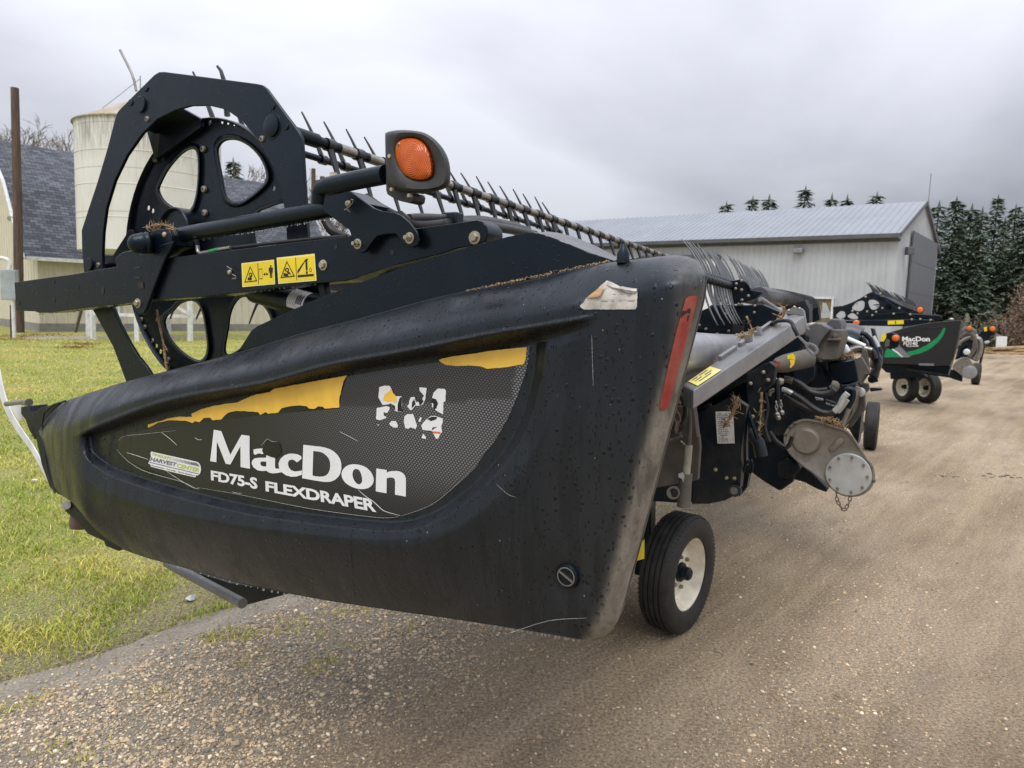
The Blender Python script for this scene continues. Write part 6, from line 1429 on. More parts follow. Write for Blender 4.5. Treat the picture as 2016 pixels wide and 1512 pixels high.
# sparse tufts on the pebbly margin
M2 = 90; tx, ty = [], []
for i in range(M2):
    s0 = NR.uniform(-1.4, 6); w0 = 0.25 + abs(NR.normal(0, 0.42)); k = NR.randint(12, 60); c = LP0 + LE * s0 + LN * w0
    tx += list(c.x + NR.normal(0, 0.045, k)); ty += list(c.y + NR.normal(0, 0.045, k))
x = np.r_[x, tx]; y = np.r_[y, ty]; pt_ = np.r_[pt_, NR.normal(0.15, 0.1, len(tx))]; cl = np.r_[cl, np.full(len(tx), -0.35)]
rr_ = np.hypot(x, y); n = len(x)
hgt = (0.018 + 0.026 * NR.uniform(0, 1, n) ** 1.5) * (1 + np.clip(cl, -0.6, 0.6)); wid = 0.0013 * (1 + 0.28 * rr_) * NR.uniform(0.7, 1.3, n)
th_ = NR.uniform(0, 2 * np.pi, n); ln = NR.uniform(0.3, 1.5, n) * hgt; ph = NR.uniform(0, 2 * np.pi, n)
wx, wy = np.cos(th_) * wid, np.sin(th_) * wid; lx_, ly_ = np.cos(ph) * ln, np.sin(ph) * ln
z0 = np.full(n, 0.006)
V = np.stack([np.stack([x - wx, y - wy, z0], -1), np.stack([x + wx, y + wy, z0], -1), np.stack([x + wx * .7 + lx_ * .35, y + wy * .7 + ly_ * .35, z0 + hgt * .62], -1), np.stack([x - wx * .7 + lx_ * .35, y - wy * .7 + ly_ * .35, z0 + hgt * .62], -1), np.stack([x + lx_, y + ly_, z0 + hgt], -1)], 1).reshape(-1, 3)
b5 = np.arange(n)[:, None] * 5
F = np.concatenate([b5 + [0, 1, 2], b5 + [0, 2, 3], b5 + [3, 2, 4]], 0)
yel = np.clip(0.36 + pt_ * 0.9 + NR.normal(0, 0.28, n), 0, 1)[:, None]
gcol = (1 - yel) * np.array([0.30, 0.40, 0.05]) + yel * np.array([0.84, 0.70, 0.18]); dry = NR.uniform(0, 1, n) < 0.10; gcol[dry] = np.array([0.66, 0.53, 0.26]) * NR.uniform(0.7, 1.1, (dry.sum(), 1))
gcol *= NR.uniform(0.75, 1.2, (n, 1))
t = NT('grass_blade'); vc = t.new('ShaderNodeVertexColor', layer_name='tint')
gm_ = t.set(Base_Color=vc.outputs[0], Roughness=0.55, Specular_IOR_Level=0.3)
go_ = npobj('grass', V, F, gm_, col=np.repeat(np.c_[gcol, np.ones(n)], 5, 0)); go_['kind'] = 'stuff'; go_['label'] = 'mown green and yellow autumn grass on the lawn'

# loose pebbles on the margin, sparser on the yard
ph_ = (1 + 5 ** 0.5) / 2
ico = np.array([(-1, ph_, 0), (1, ph_, 0), (-1, -ph_, 0), (1, -ph_, 0), (0, -1, ph_), (0, 1, ph_), (0, -1, -ph_), (0, 1, -ph_), (ph_, 0, -1), (ph_, 0, 1), (-ph_, 0, -1), (-ph_, 0, 1)]) / np.hypot(1, ph_)
icf = np.array([(0, 11, 5), (0, 5, 1), (0, 1, 7), (0, 7, 10), (0, 10, 11), (1, 5, 9), (5, 11, 4), (11, 10, 2), (10, 7, 6), (7, 1, 8), (3, 9, 4), (3, 4, 2), (3, 2, 6), (3, 6, 8), (3, 8, 9), (4, 9, 5), (2, 4, 11), (6, 2, 10), (8, 6, 7), (9, 8, 1)])
def pebbles(name, x, y, r, label):
    n = len(x); J = NR.uniform(0.72, 1.28, (n, 12, 1)); sc = NR.uniform(0.65, 1.35, (n, 1, 3)) * np.array([1, 1, 0.62])
    A = ico[None] * J * sc * r[:, None, None]; a = NR.uniform(0, 2 * np.pi, n); ca, sa = np.cos(a)[:, None], np.sin(a)[:, None]
    X = A[..., 0] * ca - A[..., 1] * sa + x[:, None]; Y = A[..., 0] * sa + A[..., 1] * ca + y[:, None]; Z = A[..., 2] + (r * 0.28)[:, None]
    V = np.stack([X, Y, Z], -1).reshape(-1, 3); F = (icf[None] + np.arange(n)[:, None, None] * 12).reshape(-1, 3)
    pal = np.array([1.80, 1.68, 1.45]) * np.array([(0.40, 0.34, 0.265), (0.31, 0.255, 0.19), (0.235, 0.215, 0.195), (0.36, 0.27, 0.20), (0.13, 0.125, 0.125), (0.50, 0.46, 0.39), (0.20, 0.175, 0.145), (0.29, 0.235, 0.165)])
    c = pal[NR.choice(8, n, p=(.20, .20, .13, .10, .10, .07, .10, .10))] * NR.uniform(0.7, 1.2, (n, 1))
    t = NT(name + '_stone'); vc = t.new('ShaderNodeVertexColor', layer_name='tint')
    m = t.set(Base_Color=t.mix(1.0, vc.outputs[0], t.ramp(t.noise(160, 3), [(0.3, 0.75), (0.7, 1.15)]), 'MULTIPLY'), Roughness=0.7)
    o = npobj(name, V, F, m, col=np.repeat(np.c_[c, np.ones(n)], 12, 0)); o['kind'] = 'stuff'; o['label'] = label
N = 330000
az = np.radians(NR.uniform(-42, 30, N)); r_ = 1.9 * (16 / 1.9) ** NR.uniform(0, 1, N); x = np.sin(az) * r_; y = np.cos(az) * r_
w_ = (x - LP0.x) * LN.x + (y - LP0.y) * LN.y; nz = vnoise(x, y, 1.3, 1.0); nz2 = vnoise(x, y, 4.0, 7.0)
ok = np.clip((w_ - 0.13) / 0.15, 0.05, 1) * (w_ > -0.05) * np.clip((1.45 + nz * 0.6 - w_) / 0.45, 0, 1) * np.clip(0.80 + nz2 * 0.9, 0.15, 1)
k_ = NR.uniform(0, 1, N) < ok; x, y, r_ = x[k_], y[k_], r_[k_]
pebbles('gravel', x, y, np.clip(NR.lognormal(-5.36, 0.40, len(x)), 0.0025, 0.017), 'loose mixed pebbles along the lawn edge')
N = 130000
az = np.radians(NR.uniform(-25, 40, N)); r_ = 1.9 * (22 / 1.9) ** NR.uniform(0, 1, N); x = np.sin(az) * r_; y = np.cos(az) * r_
w_ = (x - LP0.x) * LN.x + (y - LP0.y) * LN.y; s_ = (x - LP0.x) * LE.x + (y - LP0.y) * LE.y; nz = vnoise(s_ * 0.25, w_ * 1.6, 1.0, 3.0)
k_ = (w_ > 1.0) & (NR.uniform(0, 1, N) < np.clip(0.38 + nz * 1.3, 0.14, 1)); x, y = x[k_], y[k_]
pebbles('grit', x, y, np.clip(NR.lognormal(-5.72, 0.45, len(x)), 0.0015, 0.011), 'small stones scattered over the packed yard')
# chips of bark and twigs on the yard
bm = bmesh.new()
for i in range(170):
    a = rad(rng.uniform(-12, 38)); r = 2.2 * (16 / 2.2) ** rng.random(); c = Vector((math.sin(a) * r, math.cos(a) * r, 0.006))
    if (c - LP0).dot(LN) < 0.9: continue
    d = Vector((rng.gauss(0, 1), rng.gauss(0, 1), 0)).normalized() * rng.uniform(0.008, 0.045)
    add_tube(bm, [c - d, c + Vector((rng.gauss(0, .004), rng.gauss(0, .004), .002)), c + d], [0.0012, 0.002, 0.001], 4)
o = obj('twig_litter', bm, M['straw']); o['kind'] = 'stuff'; o['label'] = 'scattered twigs and straw bits on the packed yard'
# dropped dark clods on the yard
for i, (px, py, r) in enumerate(((1480, 1307, 0.022), (1868, 938, 0.035), (1885, 948, 0.02), (1975, 938, 0.06))):
    g = ground(px, py); bm = bmesh.new()
    for k in range(16 if r > 0.03 else 4):
        q = Vector((rng.gauss(0, r * 2.2 if r > .03 else r * .5), rng.gauss(0, r * .8), r * 0.05)); 
        v0 = len(bm.verts); res = bmesh.ops.create_icosphere(bm, subdivisions=1, radius=r * rng.uniform(.15, .6))
        for v in res['verts']: v.co = Vector((v.co.x * rng.uniform(.7, 1.3), v.co.y * rng.uniform(.7, 1.3), v.co.z * 0.22)) + q
    o = obj('soil_clod', bm, paint('dark_soil_%d' % i, (0.10, 0.08, 0.06), 0.9, var=0.3, scale=30), smooth=30); o.location = g
    tag(o, ('small dark clod alone on the yard in front of the near tyre', 'dark clod on the yard right of the cast chain case', 'small clod beside the larger one on the open yard', 'flat scatter of dark soil near the right edge of the yard')[i], 'soil clod')
# scraps of litter on the grass
for px, py, col3, lab in ((68, 953, 'white_paint', 'small crumpled white scrap lying on the lawn'), (376, 1187, 'zinc', 'pale bluish scrap on the grass below the cutter tray')):
    g = ground(px, py); bm = bmesh.new(); cv = bm.verts.new((0, 0, 0.05)); vs = [bm.verts.new((0.035 * math.cos(k) * rng.uniform(.6, 1.3), 0.035 * math.sin(k) * rng.uniform(.6, 1.3), rng.uniform(0.02, 0.05))) for k in range(6)]
    for k in range(6): bm.faces.new((cv, vs[k], vs[(k + 1) % 6]))
    o = obj('paper_scrap', bm, M[col3], smooth=0); o.location = g; tag(o, lab, 'scrap')
# one long dry stem standing under the tray
bm = bmesh.new(); g = ground(352, 1218); add_tube(bm, [Vector((0, 0, 0)), Vector((0.02, 0.01, 0.09)), Vector((0.055, 0.03, 0.20))], [0.0025, 0.002, 0.001], 5)
o = obj('dry_stem', bm, M['straw']); o.location = g; tag(o, 'lone dry grass stem rising under the grey guard tube', 'grass stem')
# brown leaf heaps far back on the lawn
bm = bmesh.new()
for px, py, sx, sy in ((30, 670, 1.3, 0.35), (85, 661, 1.1, 0.5), (168, 679, 0.55, 0.3), (150, 686, 0.5, 0.25), (30, 664, .9, .3)):
    g = ground(px, py)
    for k in range(260):
        c = g + Vector((rng.gauss(0, sx * .5), rng.gauss(0, sy), 0.02 + abs(rng.gauss(0, 0.035)))); a = Vector((rng.gauss(0, 1), rng.gauss(0, 1), rng.gauss(0, .4))).normalized() * rng.uniform(.03, .06); b = Vector((rng.gauss(0, 1), rng.gauss(0, 1), rng.gauss(0, .5))).normalized() * rng.uniform(.02, .04)
        bm.faces.new([bm.verts.new(c + a), bm.verts.new(c + b), bm.verts.new(c - a)])
o = obj('fallen_leaves', bm, paint('brown_leaves', (0.33, 0.17, 0.055), 0.8, var=0.3, scale=8), smooth=0); o['kind'] = 'stuff'; o['label'] = 'heaps of brown fallen leaves on the far lawn'

# ================================================================== barn
def ribbed_wall(name, p0, p1, z0, z1, mat, parent, pitch=0.23, depth=0.03, rib=0.06, zf=None, nrm=None):
    """wall from p0 to p1 with raised ribs; zf(s) gives the top"""
    p0, p1 = Vector(p0), Vector(p1); L = (p1 - p0).length; d = (p1 - p0) / L; nn = nrm or Vector((d.y, -d.x, 0))
    prof = [0.0]; off = [0.0]; s = pitch / 2
    while s < L - pitch / 2:
        prof += [s - rib / 2, s - rib / 4, s + rib / 4, s + rib / 2]; off += [0, depth, depth, 0]; s += pitch
    prof.append(L); off.append(0); V, F = [], []
    for a, o in zip(prof, off):
        q = p0 + d * a + nn * o; zt = zf(a) if zf else z1; V += [(q.x, q.y, z0), (q.x, q.y, zt)]
    for i in range(len(prof) - 1): F.append((2 * i, 2 * i + 2, 2 * i + 3, 2 * i + 1))
    me = bpy.data.meshes.new(name); me.from_pydata(V, [], F); me.update(); return meobj(name, me, mat, parent, smooth=0)
BK = Vector((-21.0, 32, 0)); be = Vector((0.67, 0.742, 0)); bk = Vector((-0.742, 0.67, 0))
barn = empty('barn', BK); tag(barn, 'cream barn with dark shingled gambrel roof at the back of the lawn', 'barn')
t = NT('cream_siding'); n_ = t.noise(1.5, 6); n2_ = t.noise(6, 5, 0.6, t.co((3, 3, 0.3)))
msid = t.set(Base_Color=t.mix(1.0, t.mix(n_, (0.63, 0.585, 0.475), (0.73, 0.685, 0.57)), t.ramp(n2_, [(0.3, 0.82), (0.7, 1.08)]), 'MULTIPLY'), Roughness=0.7)
t = NT('asphalt_shingle'); br_ = t.new('ShaderNodeTexBrick', offset=0.5); br_.inputs['Scale'].default_value = 1.0
for k, v in (('Color1', (0.06, 0.067, 0.082, 1)), ('Color2', (0.155, 0.167, 0.195, 1)), ('Mortar', (0.02, 0.021, 0.025, 1))): br_.inputs[k].default_value = v
br_.inputs['Mortar Size'].default_value = 0.012; br_.inputs['Brick Width'].default_value = 0.34; br_.inputs['Row Height'].default_value = 0.16; br_.inputs['Bias'].default_value = -0.1
uvn = t.new('ShaderNodeUVMap'); t.l.new(uvn.outputs[0], br_.inputs['Vector'])
t.bump(br_.outputs['Fac'], 0.6, -0.02)
mshi = t.set(Base_Color=t.mix(1.0, br_.outputs['Color'], t.ramp(t.noise(1.2, 5), [(0.3, 0.8), (0.7, 1.2)]), 'MULTIPLY'), Roughness=0.85)
mplinth = paint('grey_concrete', (0.27, 0.265, 0.25), 0.85, scale=3)
BL, BWd = 15.0, 10.0
gz = lambda w: float(np.interp(min(w, BWd - w), [0, 2.3, 5.0], [3.55, 6.35, 8.5]))
def rel(v): return v - BK
ribbed_wall('wall', rel(BK), rel(BK + be * BL), 0.38, 3.5, msid, barn, pitch=0.42, depth=0.035, rib=0.07)
ribbed_wall('wall', rel(BK + bk * BWd), rel(BK), 0.38, 3, msid, barn, pitch=0.42, depth=0.03, rib=0.06, zf=gz)
bm = bmesh.new()
add_bar(bm, rel(BK + Vector((0, 0, .19)) - bk * -0.06 + be * 0), rel(BK + be * BL + Vector((0, 0, .19)) - bk * -0.06), 0.16, 0.38); add_bar(bm, rel(BK + be * .06 + Vector((0, 0, .19))), rel(BK + be * .06 + bk * BWd + Vector((0, 0, .19))), 0.16, 0.38)
obj('plinth', bm, mplinth, barn, smooth=0)
prof = [(-0.45, 3.25), (-0.10, 3.55), (0.35, 4.12), (2.3, 6.75), (5.0, 8.85), (7.7, 6.75), (9.65, 4.12), (10.1, 3.55), (10.45, 3.25)]
me = bpy.data.meshes.new('roof'); V, F, UVs = [], [], []
acc = 0
for i, (w, z) in enumerate(prof):
    if i: acc += math.hypot(w - prof[i - 1][0], z - prof[i - 1][1])
    for s in (-0.55, BL + 0.4):
        q = rel(BK + be * s + bk * w); V.append((q.x, q.y, z)); UVs.append((s, acc))
for i in range(len(prof) - 1): F.append((2 * i, 2 * i + 1, 2 * i + 3, 2 * i + 2))
me.from_pydata(V, [], F); uvl = me.uv_layers.new(name='UVMap')
for p_ in me.polygons:
    for li in p_.loop_indices: uvl.data[li].uv = UVs[me.loops[li].vertex_index]
roof = meobj('roof', me, mshi, barn, smooth=0)
sd_ = roof.modifiers.new('solid', 'SOLIDIFY'); sd_.thickness = 0.12; sd_.offset = -1
bm = bmesh.new()
for i in range(4):
    a, b = prof[i], prof[i + 1]; add_bar(bm, rel(BK + be * -0.58 + bk * a[0] + Vector((0, 0, a[1] - 0.08))), rel(BK + be * -0.58 + bk * b[0] + Vector((0, 0, b[1] - 0.08))), 0.05, 0.2, be)
add_bar(bm, rel(BK + be * -0.55 + bk * -0.47 + Vector((0, 0, 3.20))), rel(BK + be * (BL + .4) + bk * -0.47 + Vector((0, 0, 3.20))), 0.05, 0.16)
obj('fascia', bm, M['white_paint'], barn, smooth=0)
# barn floodlight on the gable
bm = bmesh.new(); q = rel(at(20, 430, 32.2)); add_lathe(bm, q, (0.3, -1, -0.5), [(-0.12, 0), (-0.12, 0.05), (0, 0.12), (0.02, 0.12), (0.02, 0)], 12); add_tube(bm, [q + Vector((-.3, .6, .15)), q], 0.03, 6)
obj('gable_light', bm, M['zinc'], barn)
bm = bmesh.new(); g0, g1 = ground(48, 669), ground(430, 669); d_ = (g1 - g0).normalized(); n_ = Vector((-d_.y, d_.x, 0))
add_prism(bm, [Vector((*q.xy, 0.02)) for q in (g0, g1, g1 + n_ * 2.4, g0 + n_ * 2.4)], (0, 0, -0.03)); struct(obj('path', bm, paint('pale_path', (0.36, 0.31, 0.25), 0.9, scale=2)))
# ================================================================== elevated bin
BN = Vector((-14.94, 30.0, 0)); BR = 2.664
binr = empty('storage_bin', BN); tag(binr, 'tall white weathered cylindrical bin on white legs in front of the barn', 'grain bin')
t = NT('weathered_white_bin'); sz = t.new('ShaderNodeSeparateXYZ'); t.l.new(t.co(), sz.inputs[0])
drip = t.noise(2.2, 7, 0.7, t.co((2.2, 2.2, 0.22))); drip2 = t.noise(7, 5, 0.7, t.co((2, 2, 0.12)))
c_ = t.mix(t.ramp(t.noise(0.7, 6), [(0.3, 0), (0.7, 1)]), (0.74, 0.735, 0.71), (0.66, 0.65, 0.60))
c_ = t.mix(t.math('MULTIPLY', t.ramp(drip, [(0.50, 0), (0.75, 1)]), 0.6), c_, (0.46, 0.39, 0.28))
topm = t.ramp(t.math('SUBTRACT', sz.outputs[2], 6.7), [(0.0, 0), (1.0, 1)]); 
c_ = t.mix(t.math('MULTIPLY', t.math('MULTIPLY', t.ramp(drip2, [(0.45, 0), (0.65, 1)]), topm), 0.9), c_, (0.15, 0.135, 0.12))
seam = t.math('LESS_THAN', t.math('FRACT', t.math('MULTIPLY', sz.outputs[2], 0.62)), 0.022)
c_ = t.mix(t.math('MULTIPLY', seam, 0.5), c_, (0.26, 0.22, 0.17))
mbin = t.set(Base_Color=c_, Roughness=0.7)
bm = bmesh.new(); pr = [(3.46, BR * 0.98), (3.46, BR)]
for k in range(4): z = 3.46 + k * 1.2275; pr += [(z + 0.02, BR), (z + 1.18, BR), (z + 1.20, BR + 0.018), (z + 1.22, BR)]
pr += [(8.37, BR), (8.37, BR * 1.02), (8.33, BR * 1.03)]
add_lathe(bm, (0, 0, 0), (0, 0, 1), [(3.46, 0)] + pr, 64); obj('bin_wall', bm, mbin, binr, smooth=40)
bm = bmesh.new(); add_lathe(bm, (0, 0, 0), (0, 0, 1), [(8.32, BR * 1.03), (8.36, BR * 1.03), (9.62, 0.3), (9.8, 0.3), (9.8, 0)], 40)
obj('bin_roof', bm, paint('rusty_white_roof', (0.47, 0.43, 0.35), 0.6, dust=0.9, dustcol=(0.30, 0.19, 0.09), scale=1.2), binr, smooth=25)
for k in range(8):
    a = k * math.pi / 4 + 0.22; bm = bmesh.new(); q = Vector((math.cos(a) * BR * 0.93, math.sin(a) * BR * 0.93, 0)); add_bar(bm, q, q + Vector((0, 0, 3.46)), 0.15, 0.15, (math.cos(a), math.sin(a), 0)); obj('bin_leg', bm, M['white_paint'], binr, smooth=0)
bm = bmesh.new()
for k in (4, 5, 6, 7):
    a0, a1 = k * math.pi / 4 + 0.22, (k + 1) * math.pi / 4 + 0.22; q0, q1 = (Vector((math.cos(a) * BR * .93, math.sin(a) * BR * .93, 0)) for a in (a0, a1))
    add_bar(bm, q0 + Vector((0, 0, 1.0)), q1 + Vector((0, 0, 1.0)), 0.06, 0.12)
obj('bin_rail', bm, M['white_paint'], binr, smooth=0)
bm = bmesh.new(); a0, a1 = 6 * math.pi / 4 + 0.22, 7 * math.pi / 4 + 0.22; add_bar(bm, Vector((math.cos(a0) * BR * .95, math.sin(a0) * BR * .95, 2.2)), Vector((math.cos(a1) * BR * .95, math.sin(a1) * BR * .95, 1.05)), 0.06, 0.12); obj('bin_brace', bm, M['white_paint'], binr, smooth=0)
bm = bmesh.new(); 
for q in ((at(194, 219, 30) - BN, at(276, 155, 30) - BN),): add_tube(bm, [q[0], q[1]], 0.012, 5); add_tube(bm, [q[1] + Vector((0, 0, -.5)), q[1] + Vector((0, 0, .12))], 0.02, 5)
obj('bin_stay', bm, M['steel'], binr)
# worn stencilled letters on the bin
Vt, Ft = text2d('ESSN', 0.02); ang0 = math.atan2(at(146, 290, 30).y - BN.y, at(146, 290, 30).x - BN.x)
me = bpy.data.meshes.new('bin_lettering'); vv = []
for a, b in Vt:
    an = math.pi + 0.55 + (a - 1) * 0.42; vv.append((math.cos(an) * (BR + 0.008), math.sin(an) * (BR + 0.008), 7.1 + b * 0.40))
me.from_pydata(vv, [], Ft); meobj('bin_lettering', me, M['grey_print'], binr, smooth=0)
# ================================================================== pole and meter
t = NT('old_pole_wood'); g_ = t.noise(5, 6, 0.6, t.co((4, 4, 0.25))); t.bump(g_, 0.6, 0.02)
mpole = t.set(Base_Color=t.ramp(g_, [(0.3, (0.055, 0.035, 0.028)), (0.55, (0.12, 0.078, 0.06)), (0.75, (0.17, 0.14, 0.115))]), Roughness=0.85)
b0 = ground(38, 655); t0 = at(29, 173, b0.y); bm = bmesh.new(); add_tube(bm, [Vector((0, 0, -0.1)), (t0 - b0) * 0.5 + Vector((0.03, 0, 0)), t0 - b0], [0.19, 0.175, 0.15], 14)
pole = obj('wooden_pole', bm, mpole); pole.location = b0; tag(pole, 'tall bare brown wooden pole standing before the barn gable', 'pole')
mb = at(20, 560, 27.0); mroot = empty('meter_box', (mb.x, mb.y, 0)); tag(mroot, 'grey electric meter box on white conduit in front of the brown pole', 'meter box')
def mr(px, py, dd=27.0): return at(px, py, dd) - Vector((mb.x, mb.y, 0))
bm = bmesh.new(); add_box(bm, mr(19, 561) , 0.56, 0.22, 1.12); obj('box', bm, paint('grey_meter_paint', (0.36, 0.40, 0.43), 0.45, scale=3), mroot, bevel=0.02)
bm = bmesh.new(); add_tube(bm, spline([mr(18, 532), mr(19, 520), mr(14, 511), mr(2, 508), mr(-12, 512), mr(-14, 530), mr(-14, 660)], 5), 0.07, 10); obj('conduit', bm, M['white_paint'], mroot)
q = mr(25, 592); bm = bmesh.new(); add_tube(bm, [q, Vector((q.x, q.y, 0))], 0.065, 10); obj('conduit', bm, M['white_paint'], mroot)
bm = bmesh.new(); q = mr(20, 600); add_tube(bm, [q + Vector((0, .02, 0)), Vector((q.x - .03, q.y + .02, 0))], 0.025, 8); obj('cable', bm, M['rubber_hose'], mroot)
bm = bmesh.new(); b0 = at(617, 620, 52); b0.z = 0; t0 = at(617, 332, 52); add_tube(bm, [Vector((0, 0, 0)), t0 - b0], [0.2, 0.15], 10); up_ = obj('pole', bm, mpole)
ur = empty('utility_pole', b0); tag(ur, 'distant utility pole with a crossarm seen above the reel arm', 'utility pole'); up_.parent = ur
bm = bmesh.new(); c = at(622, 357, 52) - b0; add_bar(bm, c + Vector((-.3, 0, -.05)), c + Vector((.75, 0, .12)), 0.12, 0.14); add_box(bm, c + Vector((.45, 0, .25)), .3, .2, .2); obj('crossarm', bm, mpole, ur)
# ================================================================== metal shed
SC_ = Vector((18.73, 36.0, 0)); sg = Vector((0.616, 0.788, 0)); sl_ = Vector((-0.788, 0.616, 0)); EZ, PZ, SW, SLn = 5.85, 8.15, 12.0, 46.0
shed = empty('metal_shed', SC_); tag(shed, 'long pale grey ribbed metal shed with a blue grey gable door', 'shed')
def sr(s, t_, z): return sl_ * s + sg * t_ + Vector((0, 0, z))
mshw = paint('pale_steel_cladding', (0.46, 0.49, 0.51), 0.45, var=0.06, scale=0.8)
mshr = paint('pale_steel_roofing', (0.28, 0.30, 0.335), 0.38, metal=0.2, var=0.06, scale=0.6)
mtrim = paint('dark_shed_trim', (0.10, 0.105, 0.115), 0.5, scale=2); mdoor = paint('blue_grey_door', (0.105, 0.115, 0.135), 0.45, var=0.05, scale=1.5)
ribbed_wall('wall', sr(SLn, 0, 0), sr(0, 0, 0), 0.0, EZ, mshw, shed, pitch=0.305, depth=0.03, rib=0.09)
ribbed_wall('wall', sr(0, 0, 0), sr(0, SW, 0), 0.0, EZ, mshw, shed, pitch=0.305, depth=0.03, rib=0.09, zf=lambda a: EZ + (PZ - EZ) * (1 - abs(a - SW / 2) / (SW / 2)))
for side in (0, 1):
    V, F = [], []; s = -0.15; k = 0
    while s < SLn:
        for ds, dz in ((0, 0), (0.25, 0), (0.28, 0.04), (0.33, 0.04)):
            for w in (-0.45 if side == 0 else -0.05, SW / 2):
                tt_ = w if side == 0 else SW - w; z = EZ + 0.12 + (PZ - EZ) * (w / (SW / 2)) + dz; q = sr(s + ds, tt_, z); V.append(tuple(q))
        s += 0.36
    nn = len(V) // 2
    for i in range(nn - 1): F.append((2 * i, 2 * i + 1, 2 * i + 3, 2 * i + 2) if side == 0 else (2 * i, 2 * i + 2, 2 * i + 3, 2 * i + 1))
    me = bpy.data.meshes.new('roof'); me.from_pydata(V, [], F); me.update(); meobj('roof', me, mshr, shed, smooth=0)
bm = bmesh.new(); add_bar(bm, sr(-0.16, -0.46, EZ - 0.03), sr(SLn, -0.46, EZ - 0.03), 0.10, 0.2); add_bar(bm, sr(-.1, -.06, EZ - .22), sr(SLn, -.06, EZ - .22), .06, .14)
obj('eave_trim', bm, mtrim, shed, smooth=0)
bm = bmesh.new(); add_bar(bm, sr(-0.16, -0.45, EZ + 0.0), sr(-0.16, SW / 2, PZ + 0.05), 0.05, 0.2); add_bar(bm, sr(-0.16, SW / 2, PZ + 0.05), sr(-0.16, SW + .1, EZ + .06), 0.05, 0.2); obj('gable_trim', bm, mtrim, shed, smooth=0)
bm = bmesh.new(); add_bar(bm, sr(-0.05, -0.05, 0), sr(-0.05, -0.05, EZ - .1), 0.22, 0.22); obj('corner_trim', bm, mtrim, shed, smooth=0)
bm = bmesh.new(); add_prism(bm, [sr(-0.10, 2.8, 0.05), sr(-0.10, 10.6, 0.05), sr(-0.10, 10.6, 6.35), sr(-0.10, 2.8, 6.35)], sl_ * -0.08); dr = obj('gable_door', bm, mdoor, shed, smooth=0)
bm = bmesh.new()
for z in (1.6, 3.2, 4.8): add_bar(bm, sr(-0.185, 2.8, z), sr(-0.185, 10.6, z), 0.012, 0.04)
obj('door_seam', bm, mtrim, dr, smooth=0)
bm = bmesh.new(); add_bar(bm, sr(-0.14, 2.65, 0), sr(-0.14, 2.65, 6.45), .12, .2); add_bar(bm, sr(-0.12, 11.9, 0), sr(-0.12, 11.9, 5.8), .2, .2); obj('door_jamb', bm, M['white_paint'], shed, smooth=0)
bm = bmesh.new(); add_box(bm, sr(-0.3, 1.3, 5.2), .35, .35, .4); obj('gable_light', bm, mtrim, shed, bevel=0.04)
bm = bmesh.new(); add_prism(bm, [sr(9.2, -0.04, 0), sr(14.0, -0.04, 0), sr(14.0, -0.04, 4.9), sr(9.2, -0.04, 4.9)], sg * -0.06); obj('overhead_door', bm, M['sticker'], shed, smooth=0)
bm = bmesh.new()
for a, b in (((9.1, 0), (9.1, 5.0)), ((14.1, 0), (14.1, 5.0)), ((9.1, 4.98), (14.1, 4.98))): add_bar(bm, sr(a[0], -0.12, a[1]), sr(b[0], -0.12, b[1]), 0.22, 0.2, sg)
obj('door_frame', bm, mtrim, shed, smooth=0)
bm = bmesh.new(); add_box(bm, sr(4.7, -0.2, 5.2), .5, .3, .26, Matrix.Rotation(math.atan2(sl_.y, sl_.x), 3, 'Z')); obj('wall_light', bm, M['grey_pale'], shed, bevel=0.05)
win = empty('window'); win.parent = shed
bm = bmesh.new()
for a, b in (((2.8, 1.4), (2.8, 2.75)), ((3.9, 1.4), (3.9, 2.75)), ((2.73, 2.75), (3.97, 2.75)), ((2.73, 1.4), (3.97, 1.4))): add_bar(bm, sr(a[0], -0.08, a[1]), sr(b[0], -0.08, b[1]), 0.10, 0.13, sg)
obj('frame', bm, M['white_paint'], win, smooth=0)
bm = bmesh.new(); bm.faces.new([bm.verts.new(sr(a, -0.055, z)) for a, z in ((3.9, 1.4), (2.8, 1.4), (2.8, 2.75), (3.9, 2.75))])
t = NT('window_glass'); obj('pane', bm, t.set(Base_Color=t.mix(t.noise(2.5, 3), (0.05, 0.045, 0.03), (0.30, 0.23, 0.10)), Roughness=0.08), win, smooth=0)
bm = bmesh.new(); q = sr(-0.2, SW / 2, PZ); add_tube(bm, [q, q + Vector((0, 0, 1.6))], 0.02, 6); obj('roof_mast', bm, M['steel'], shed)
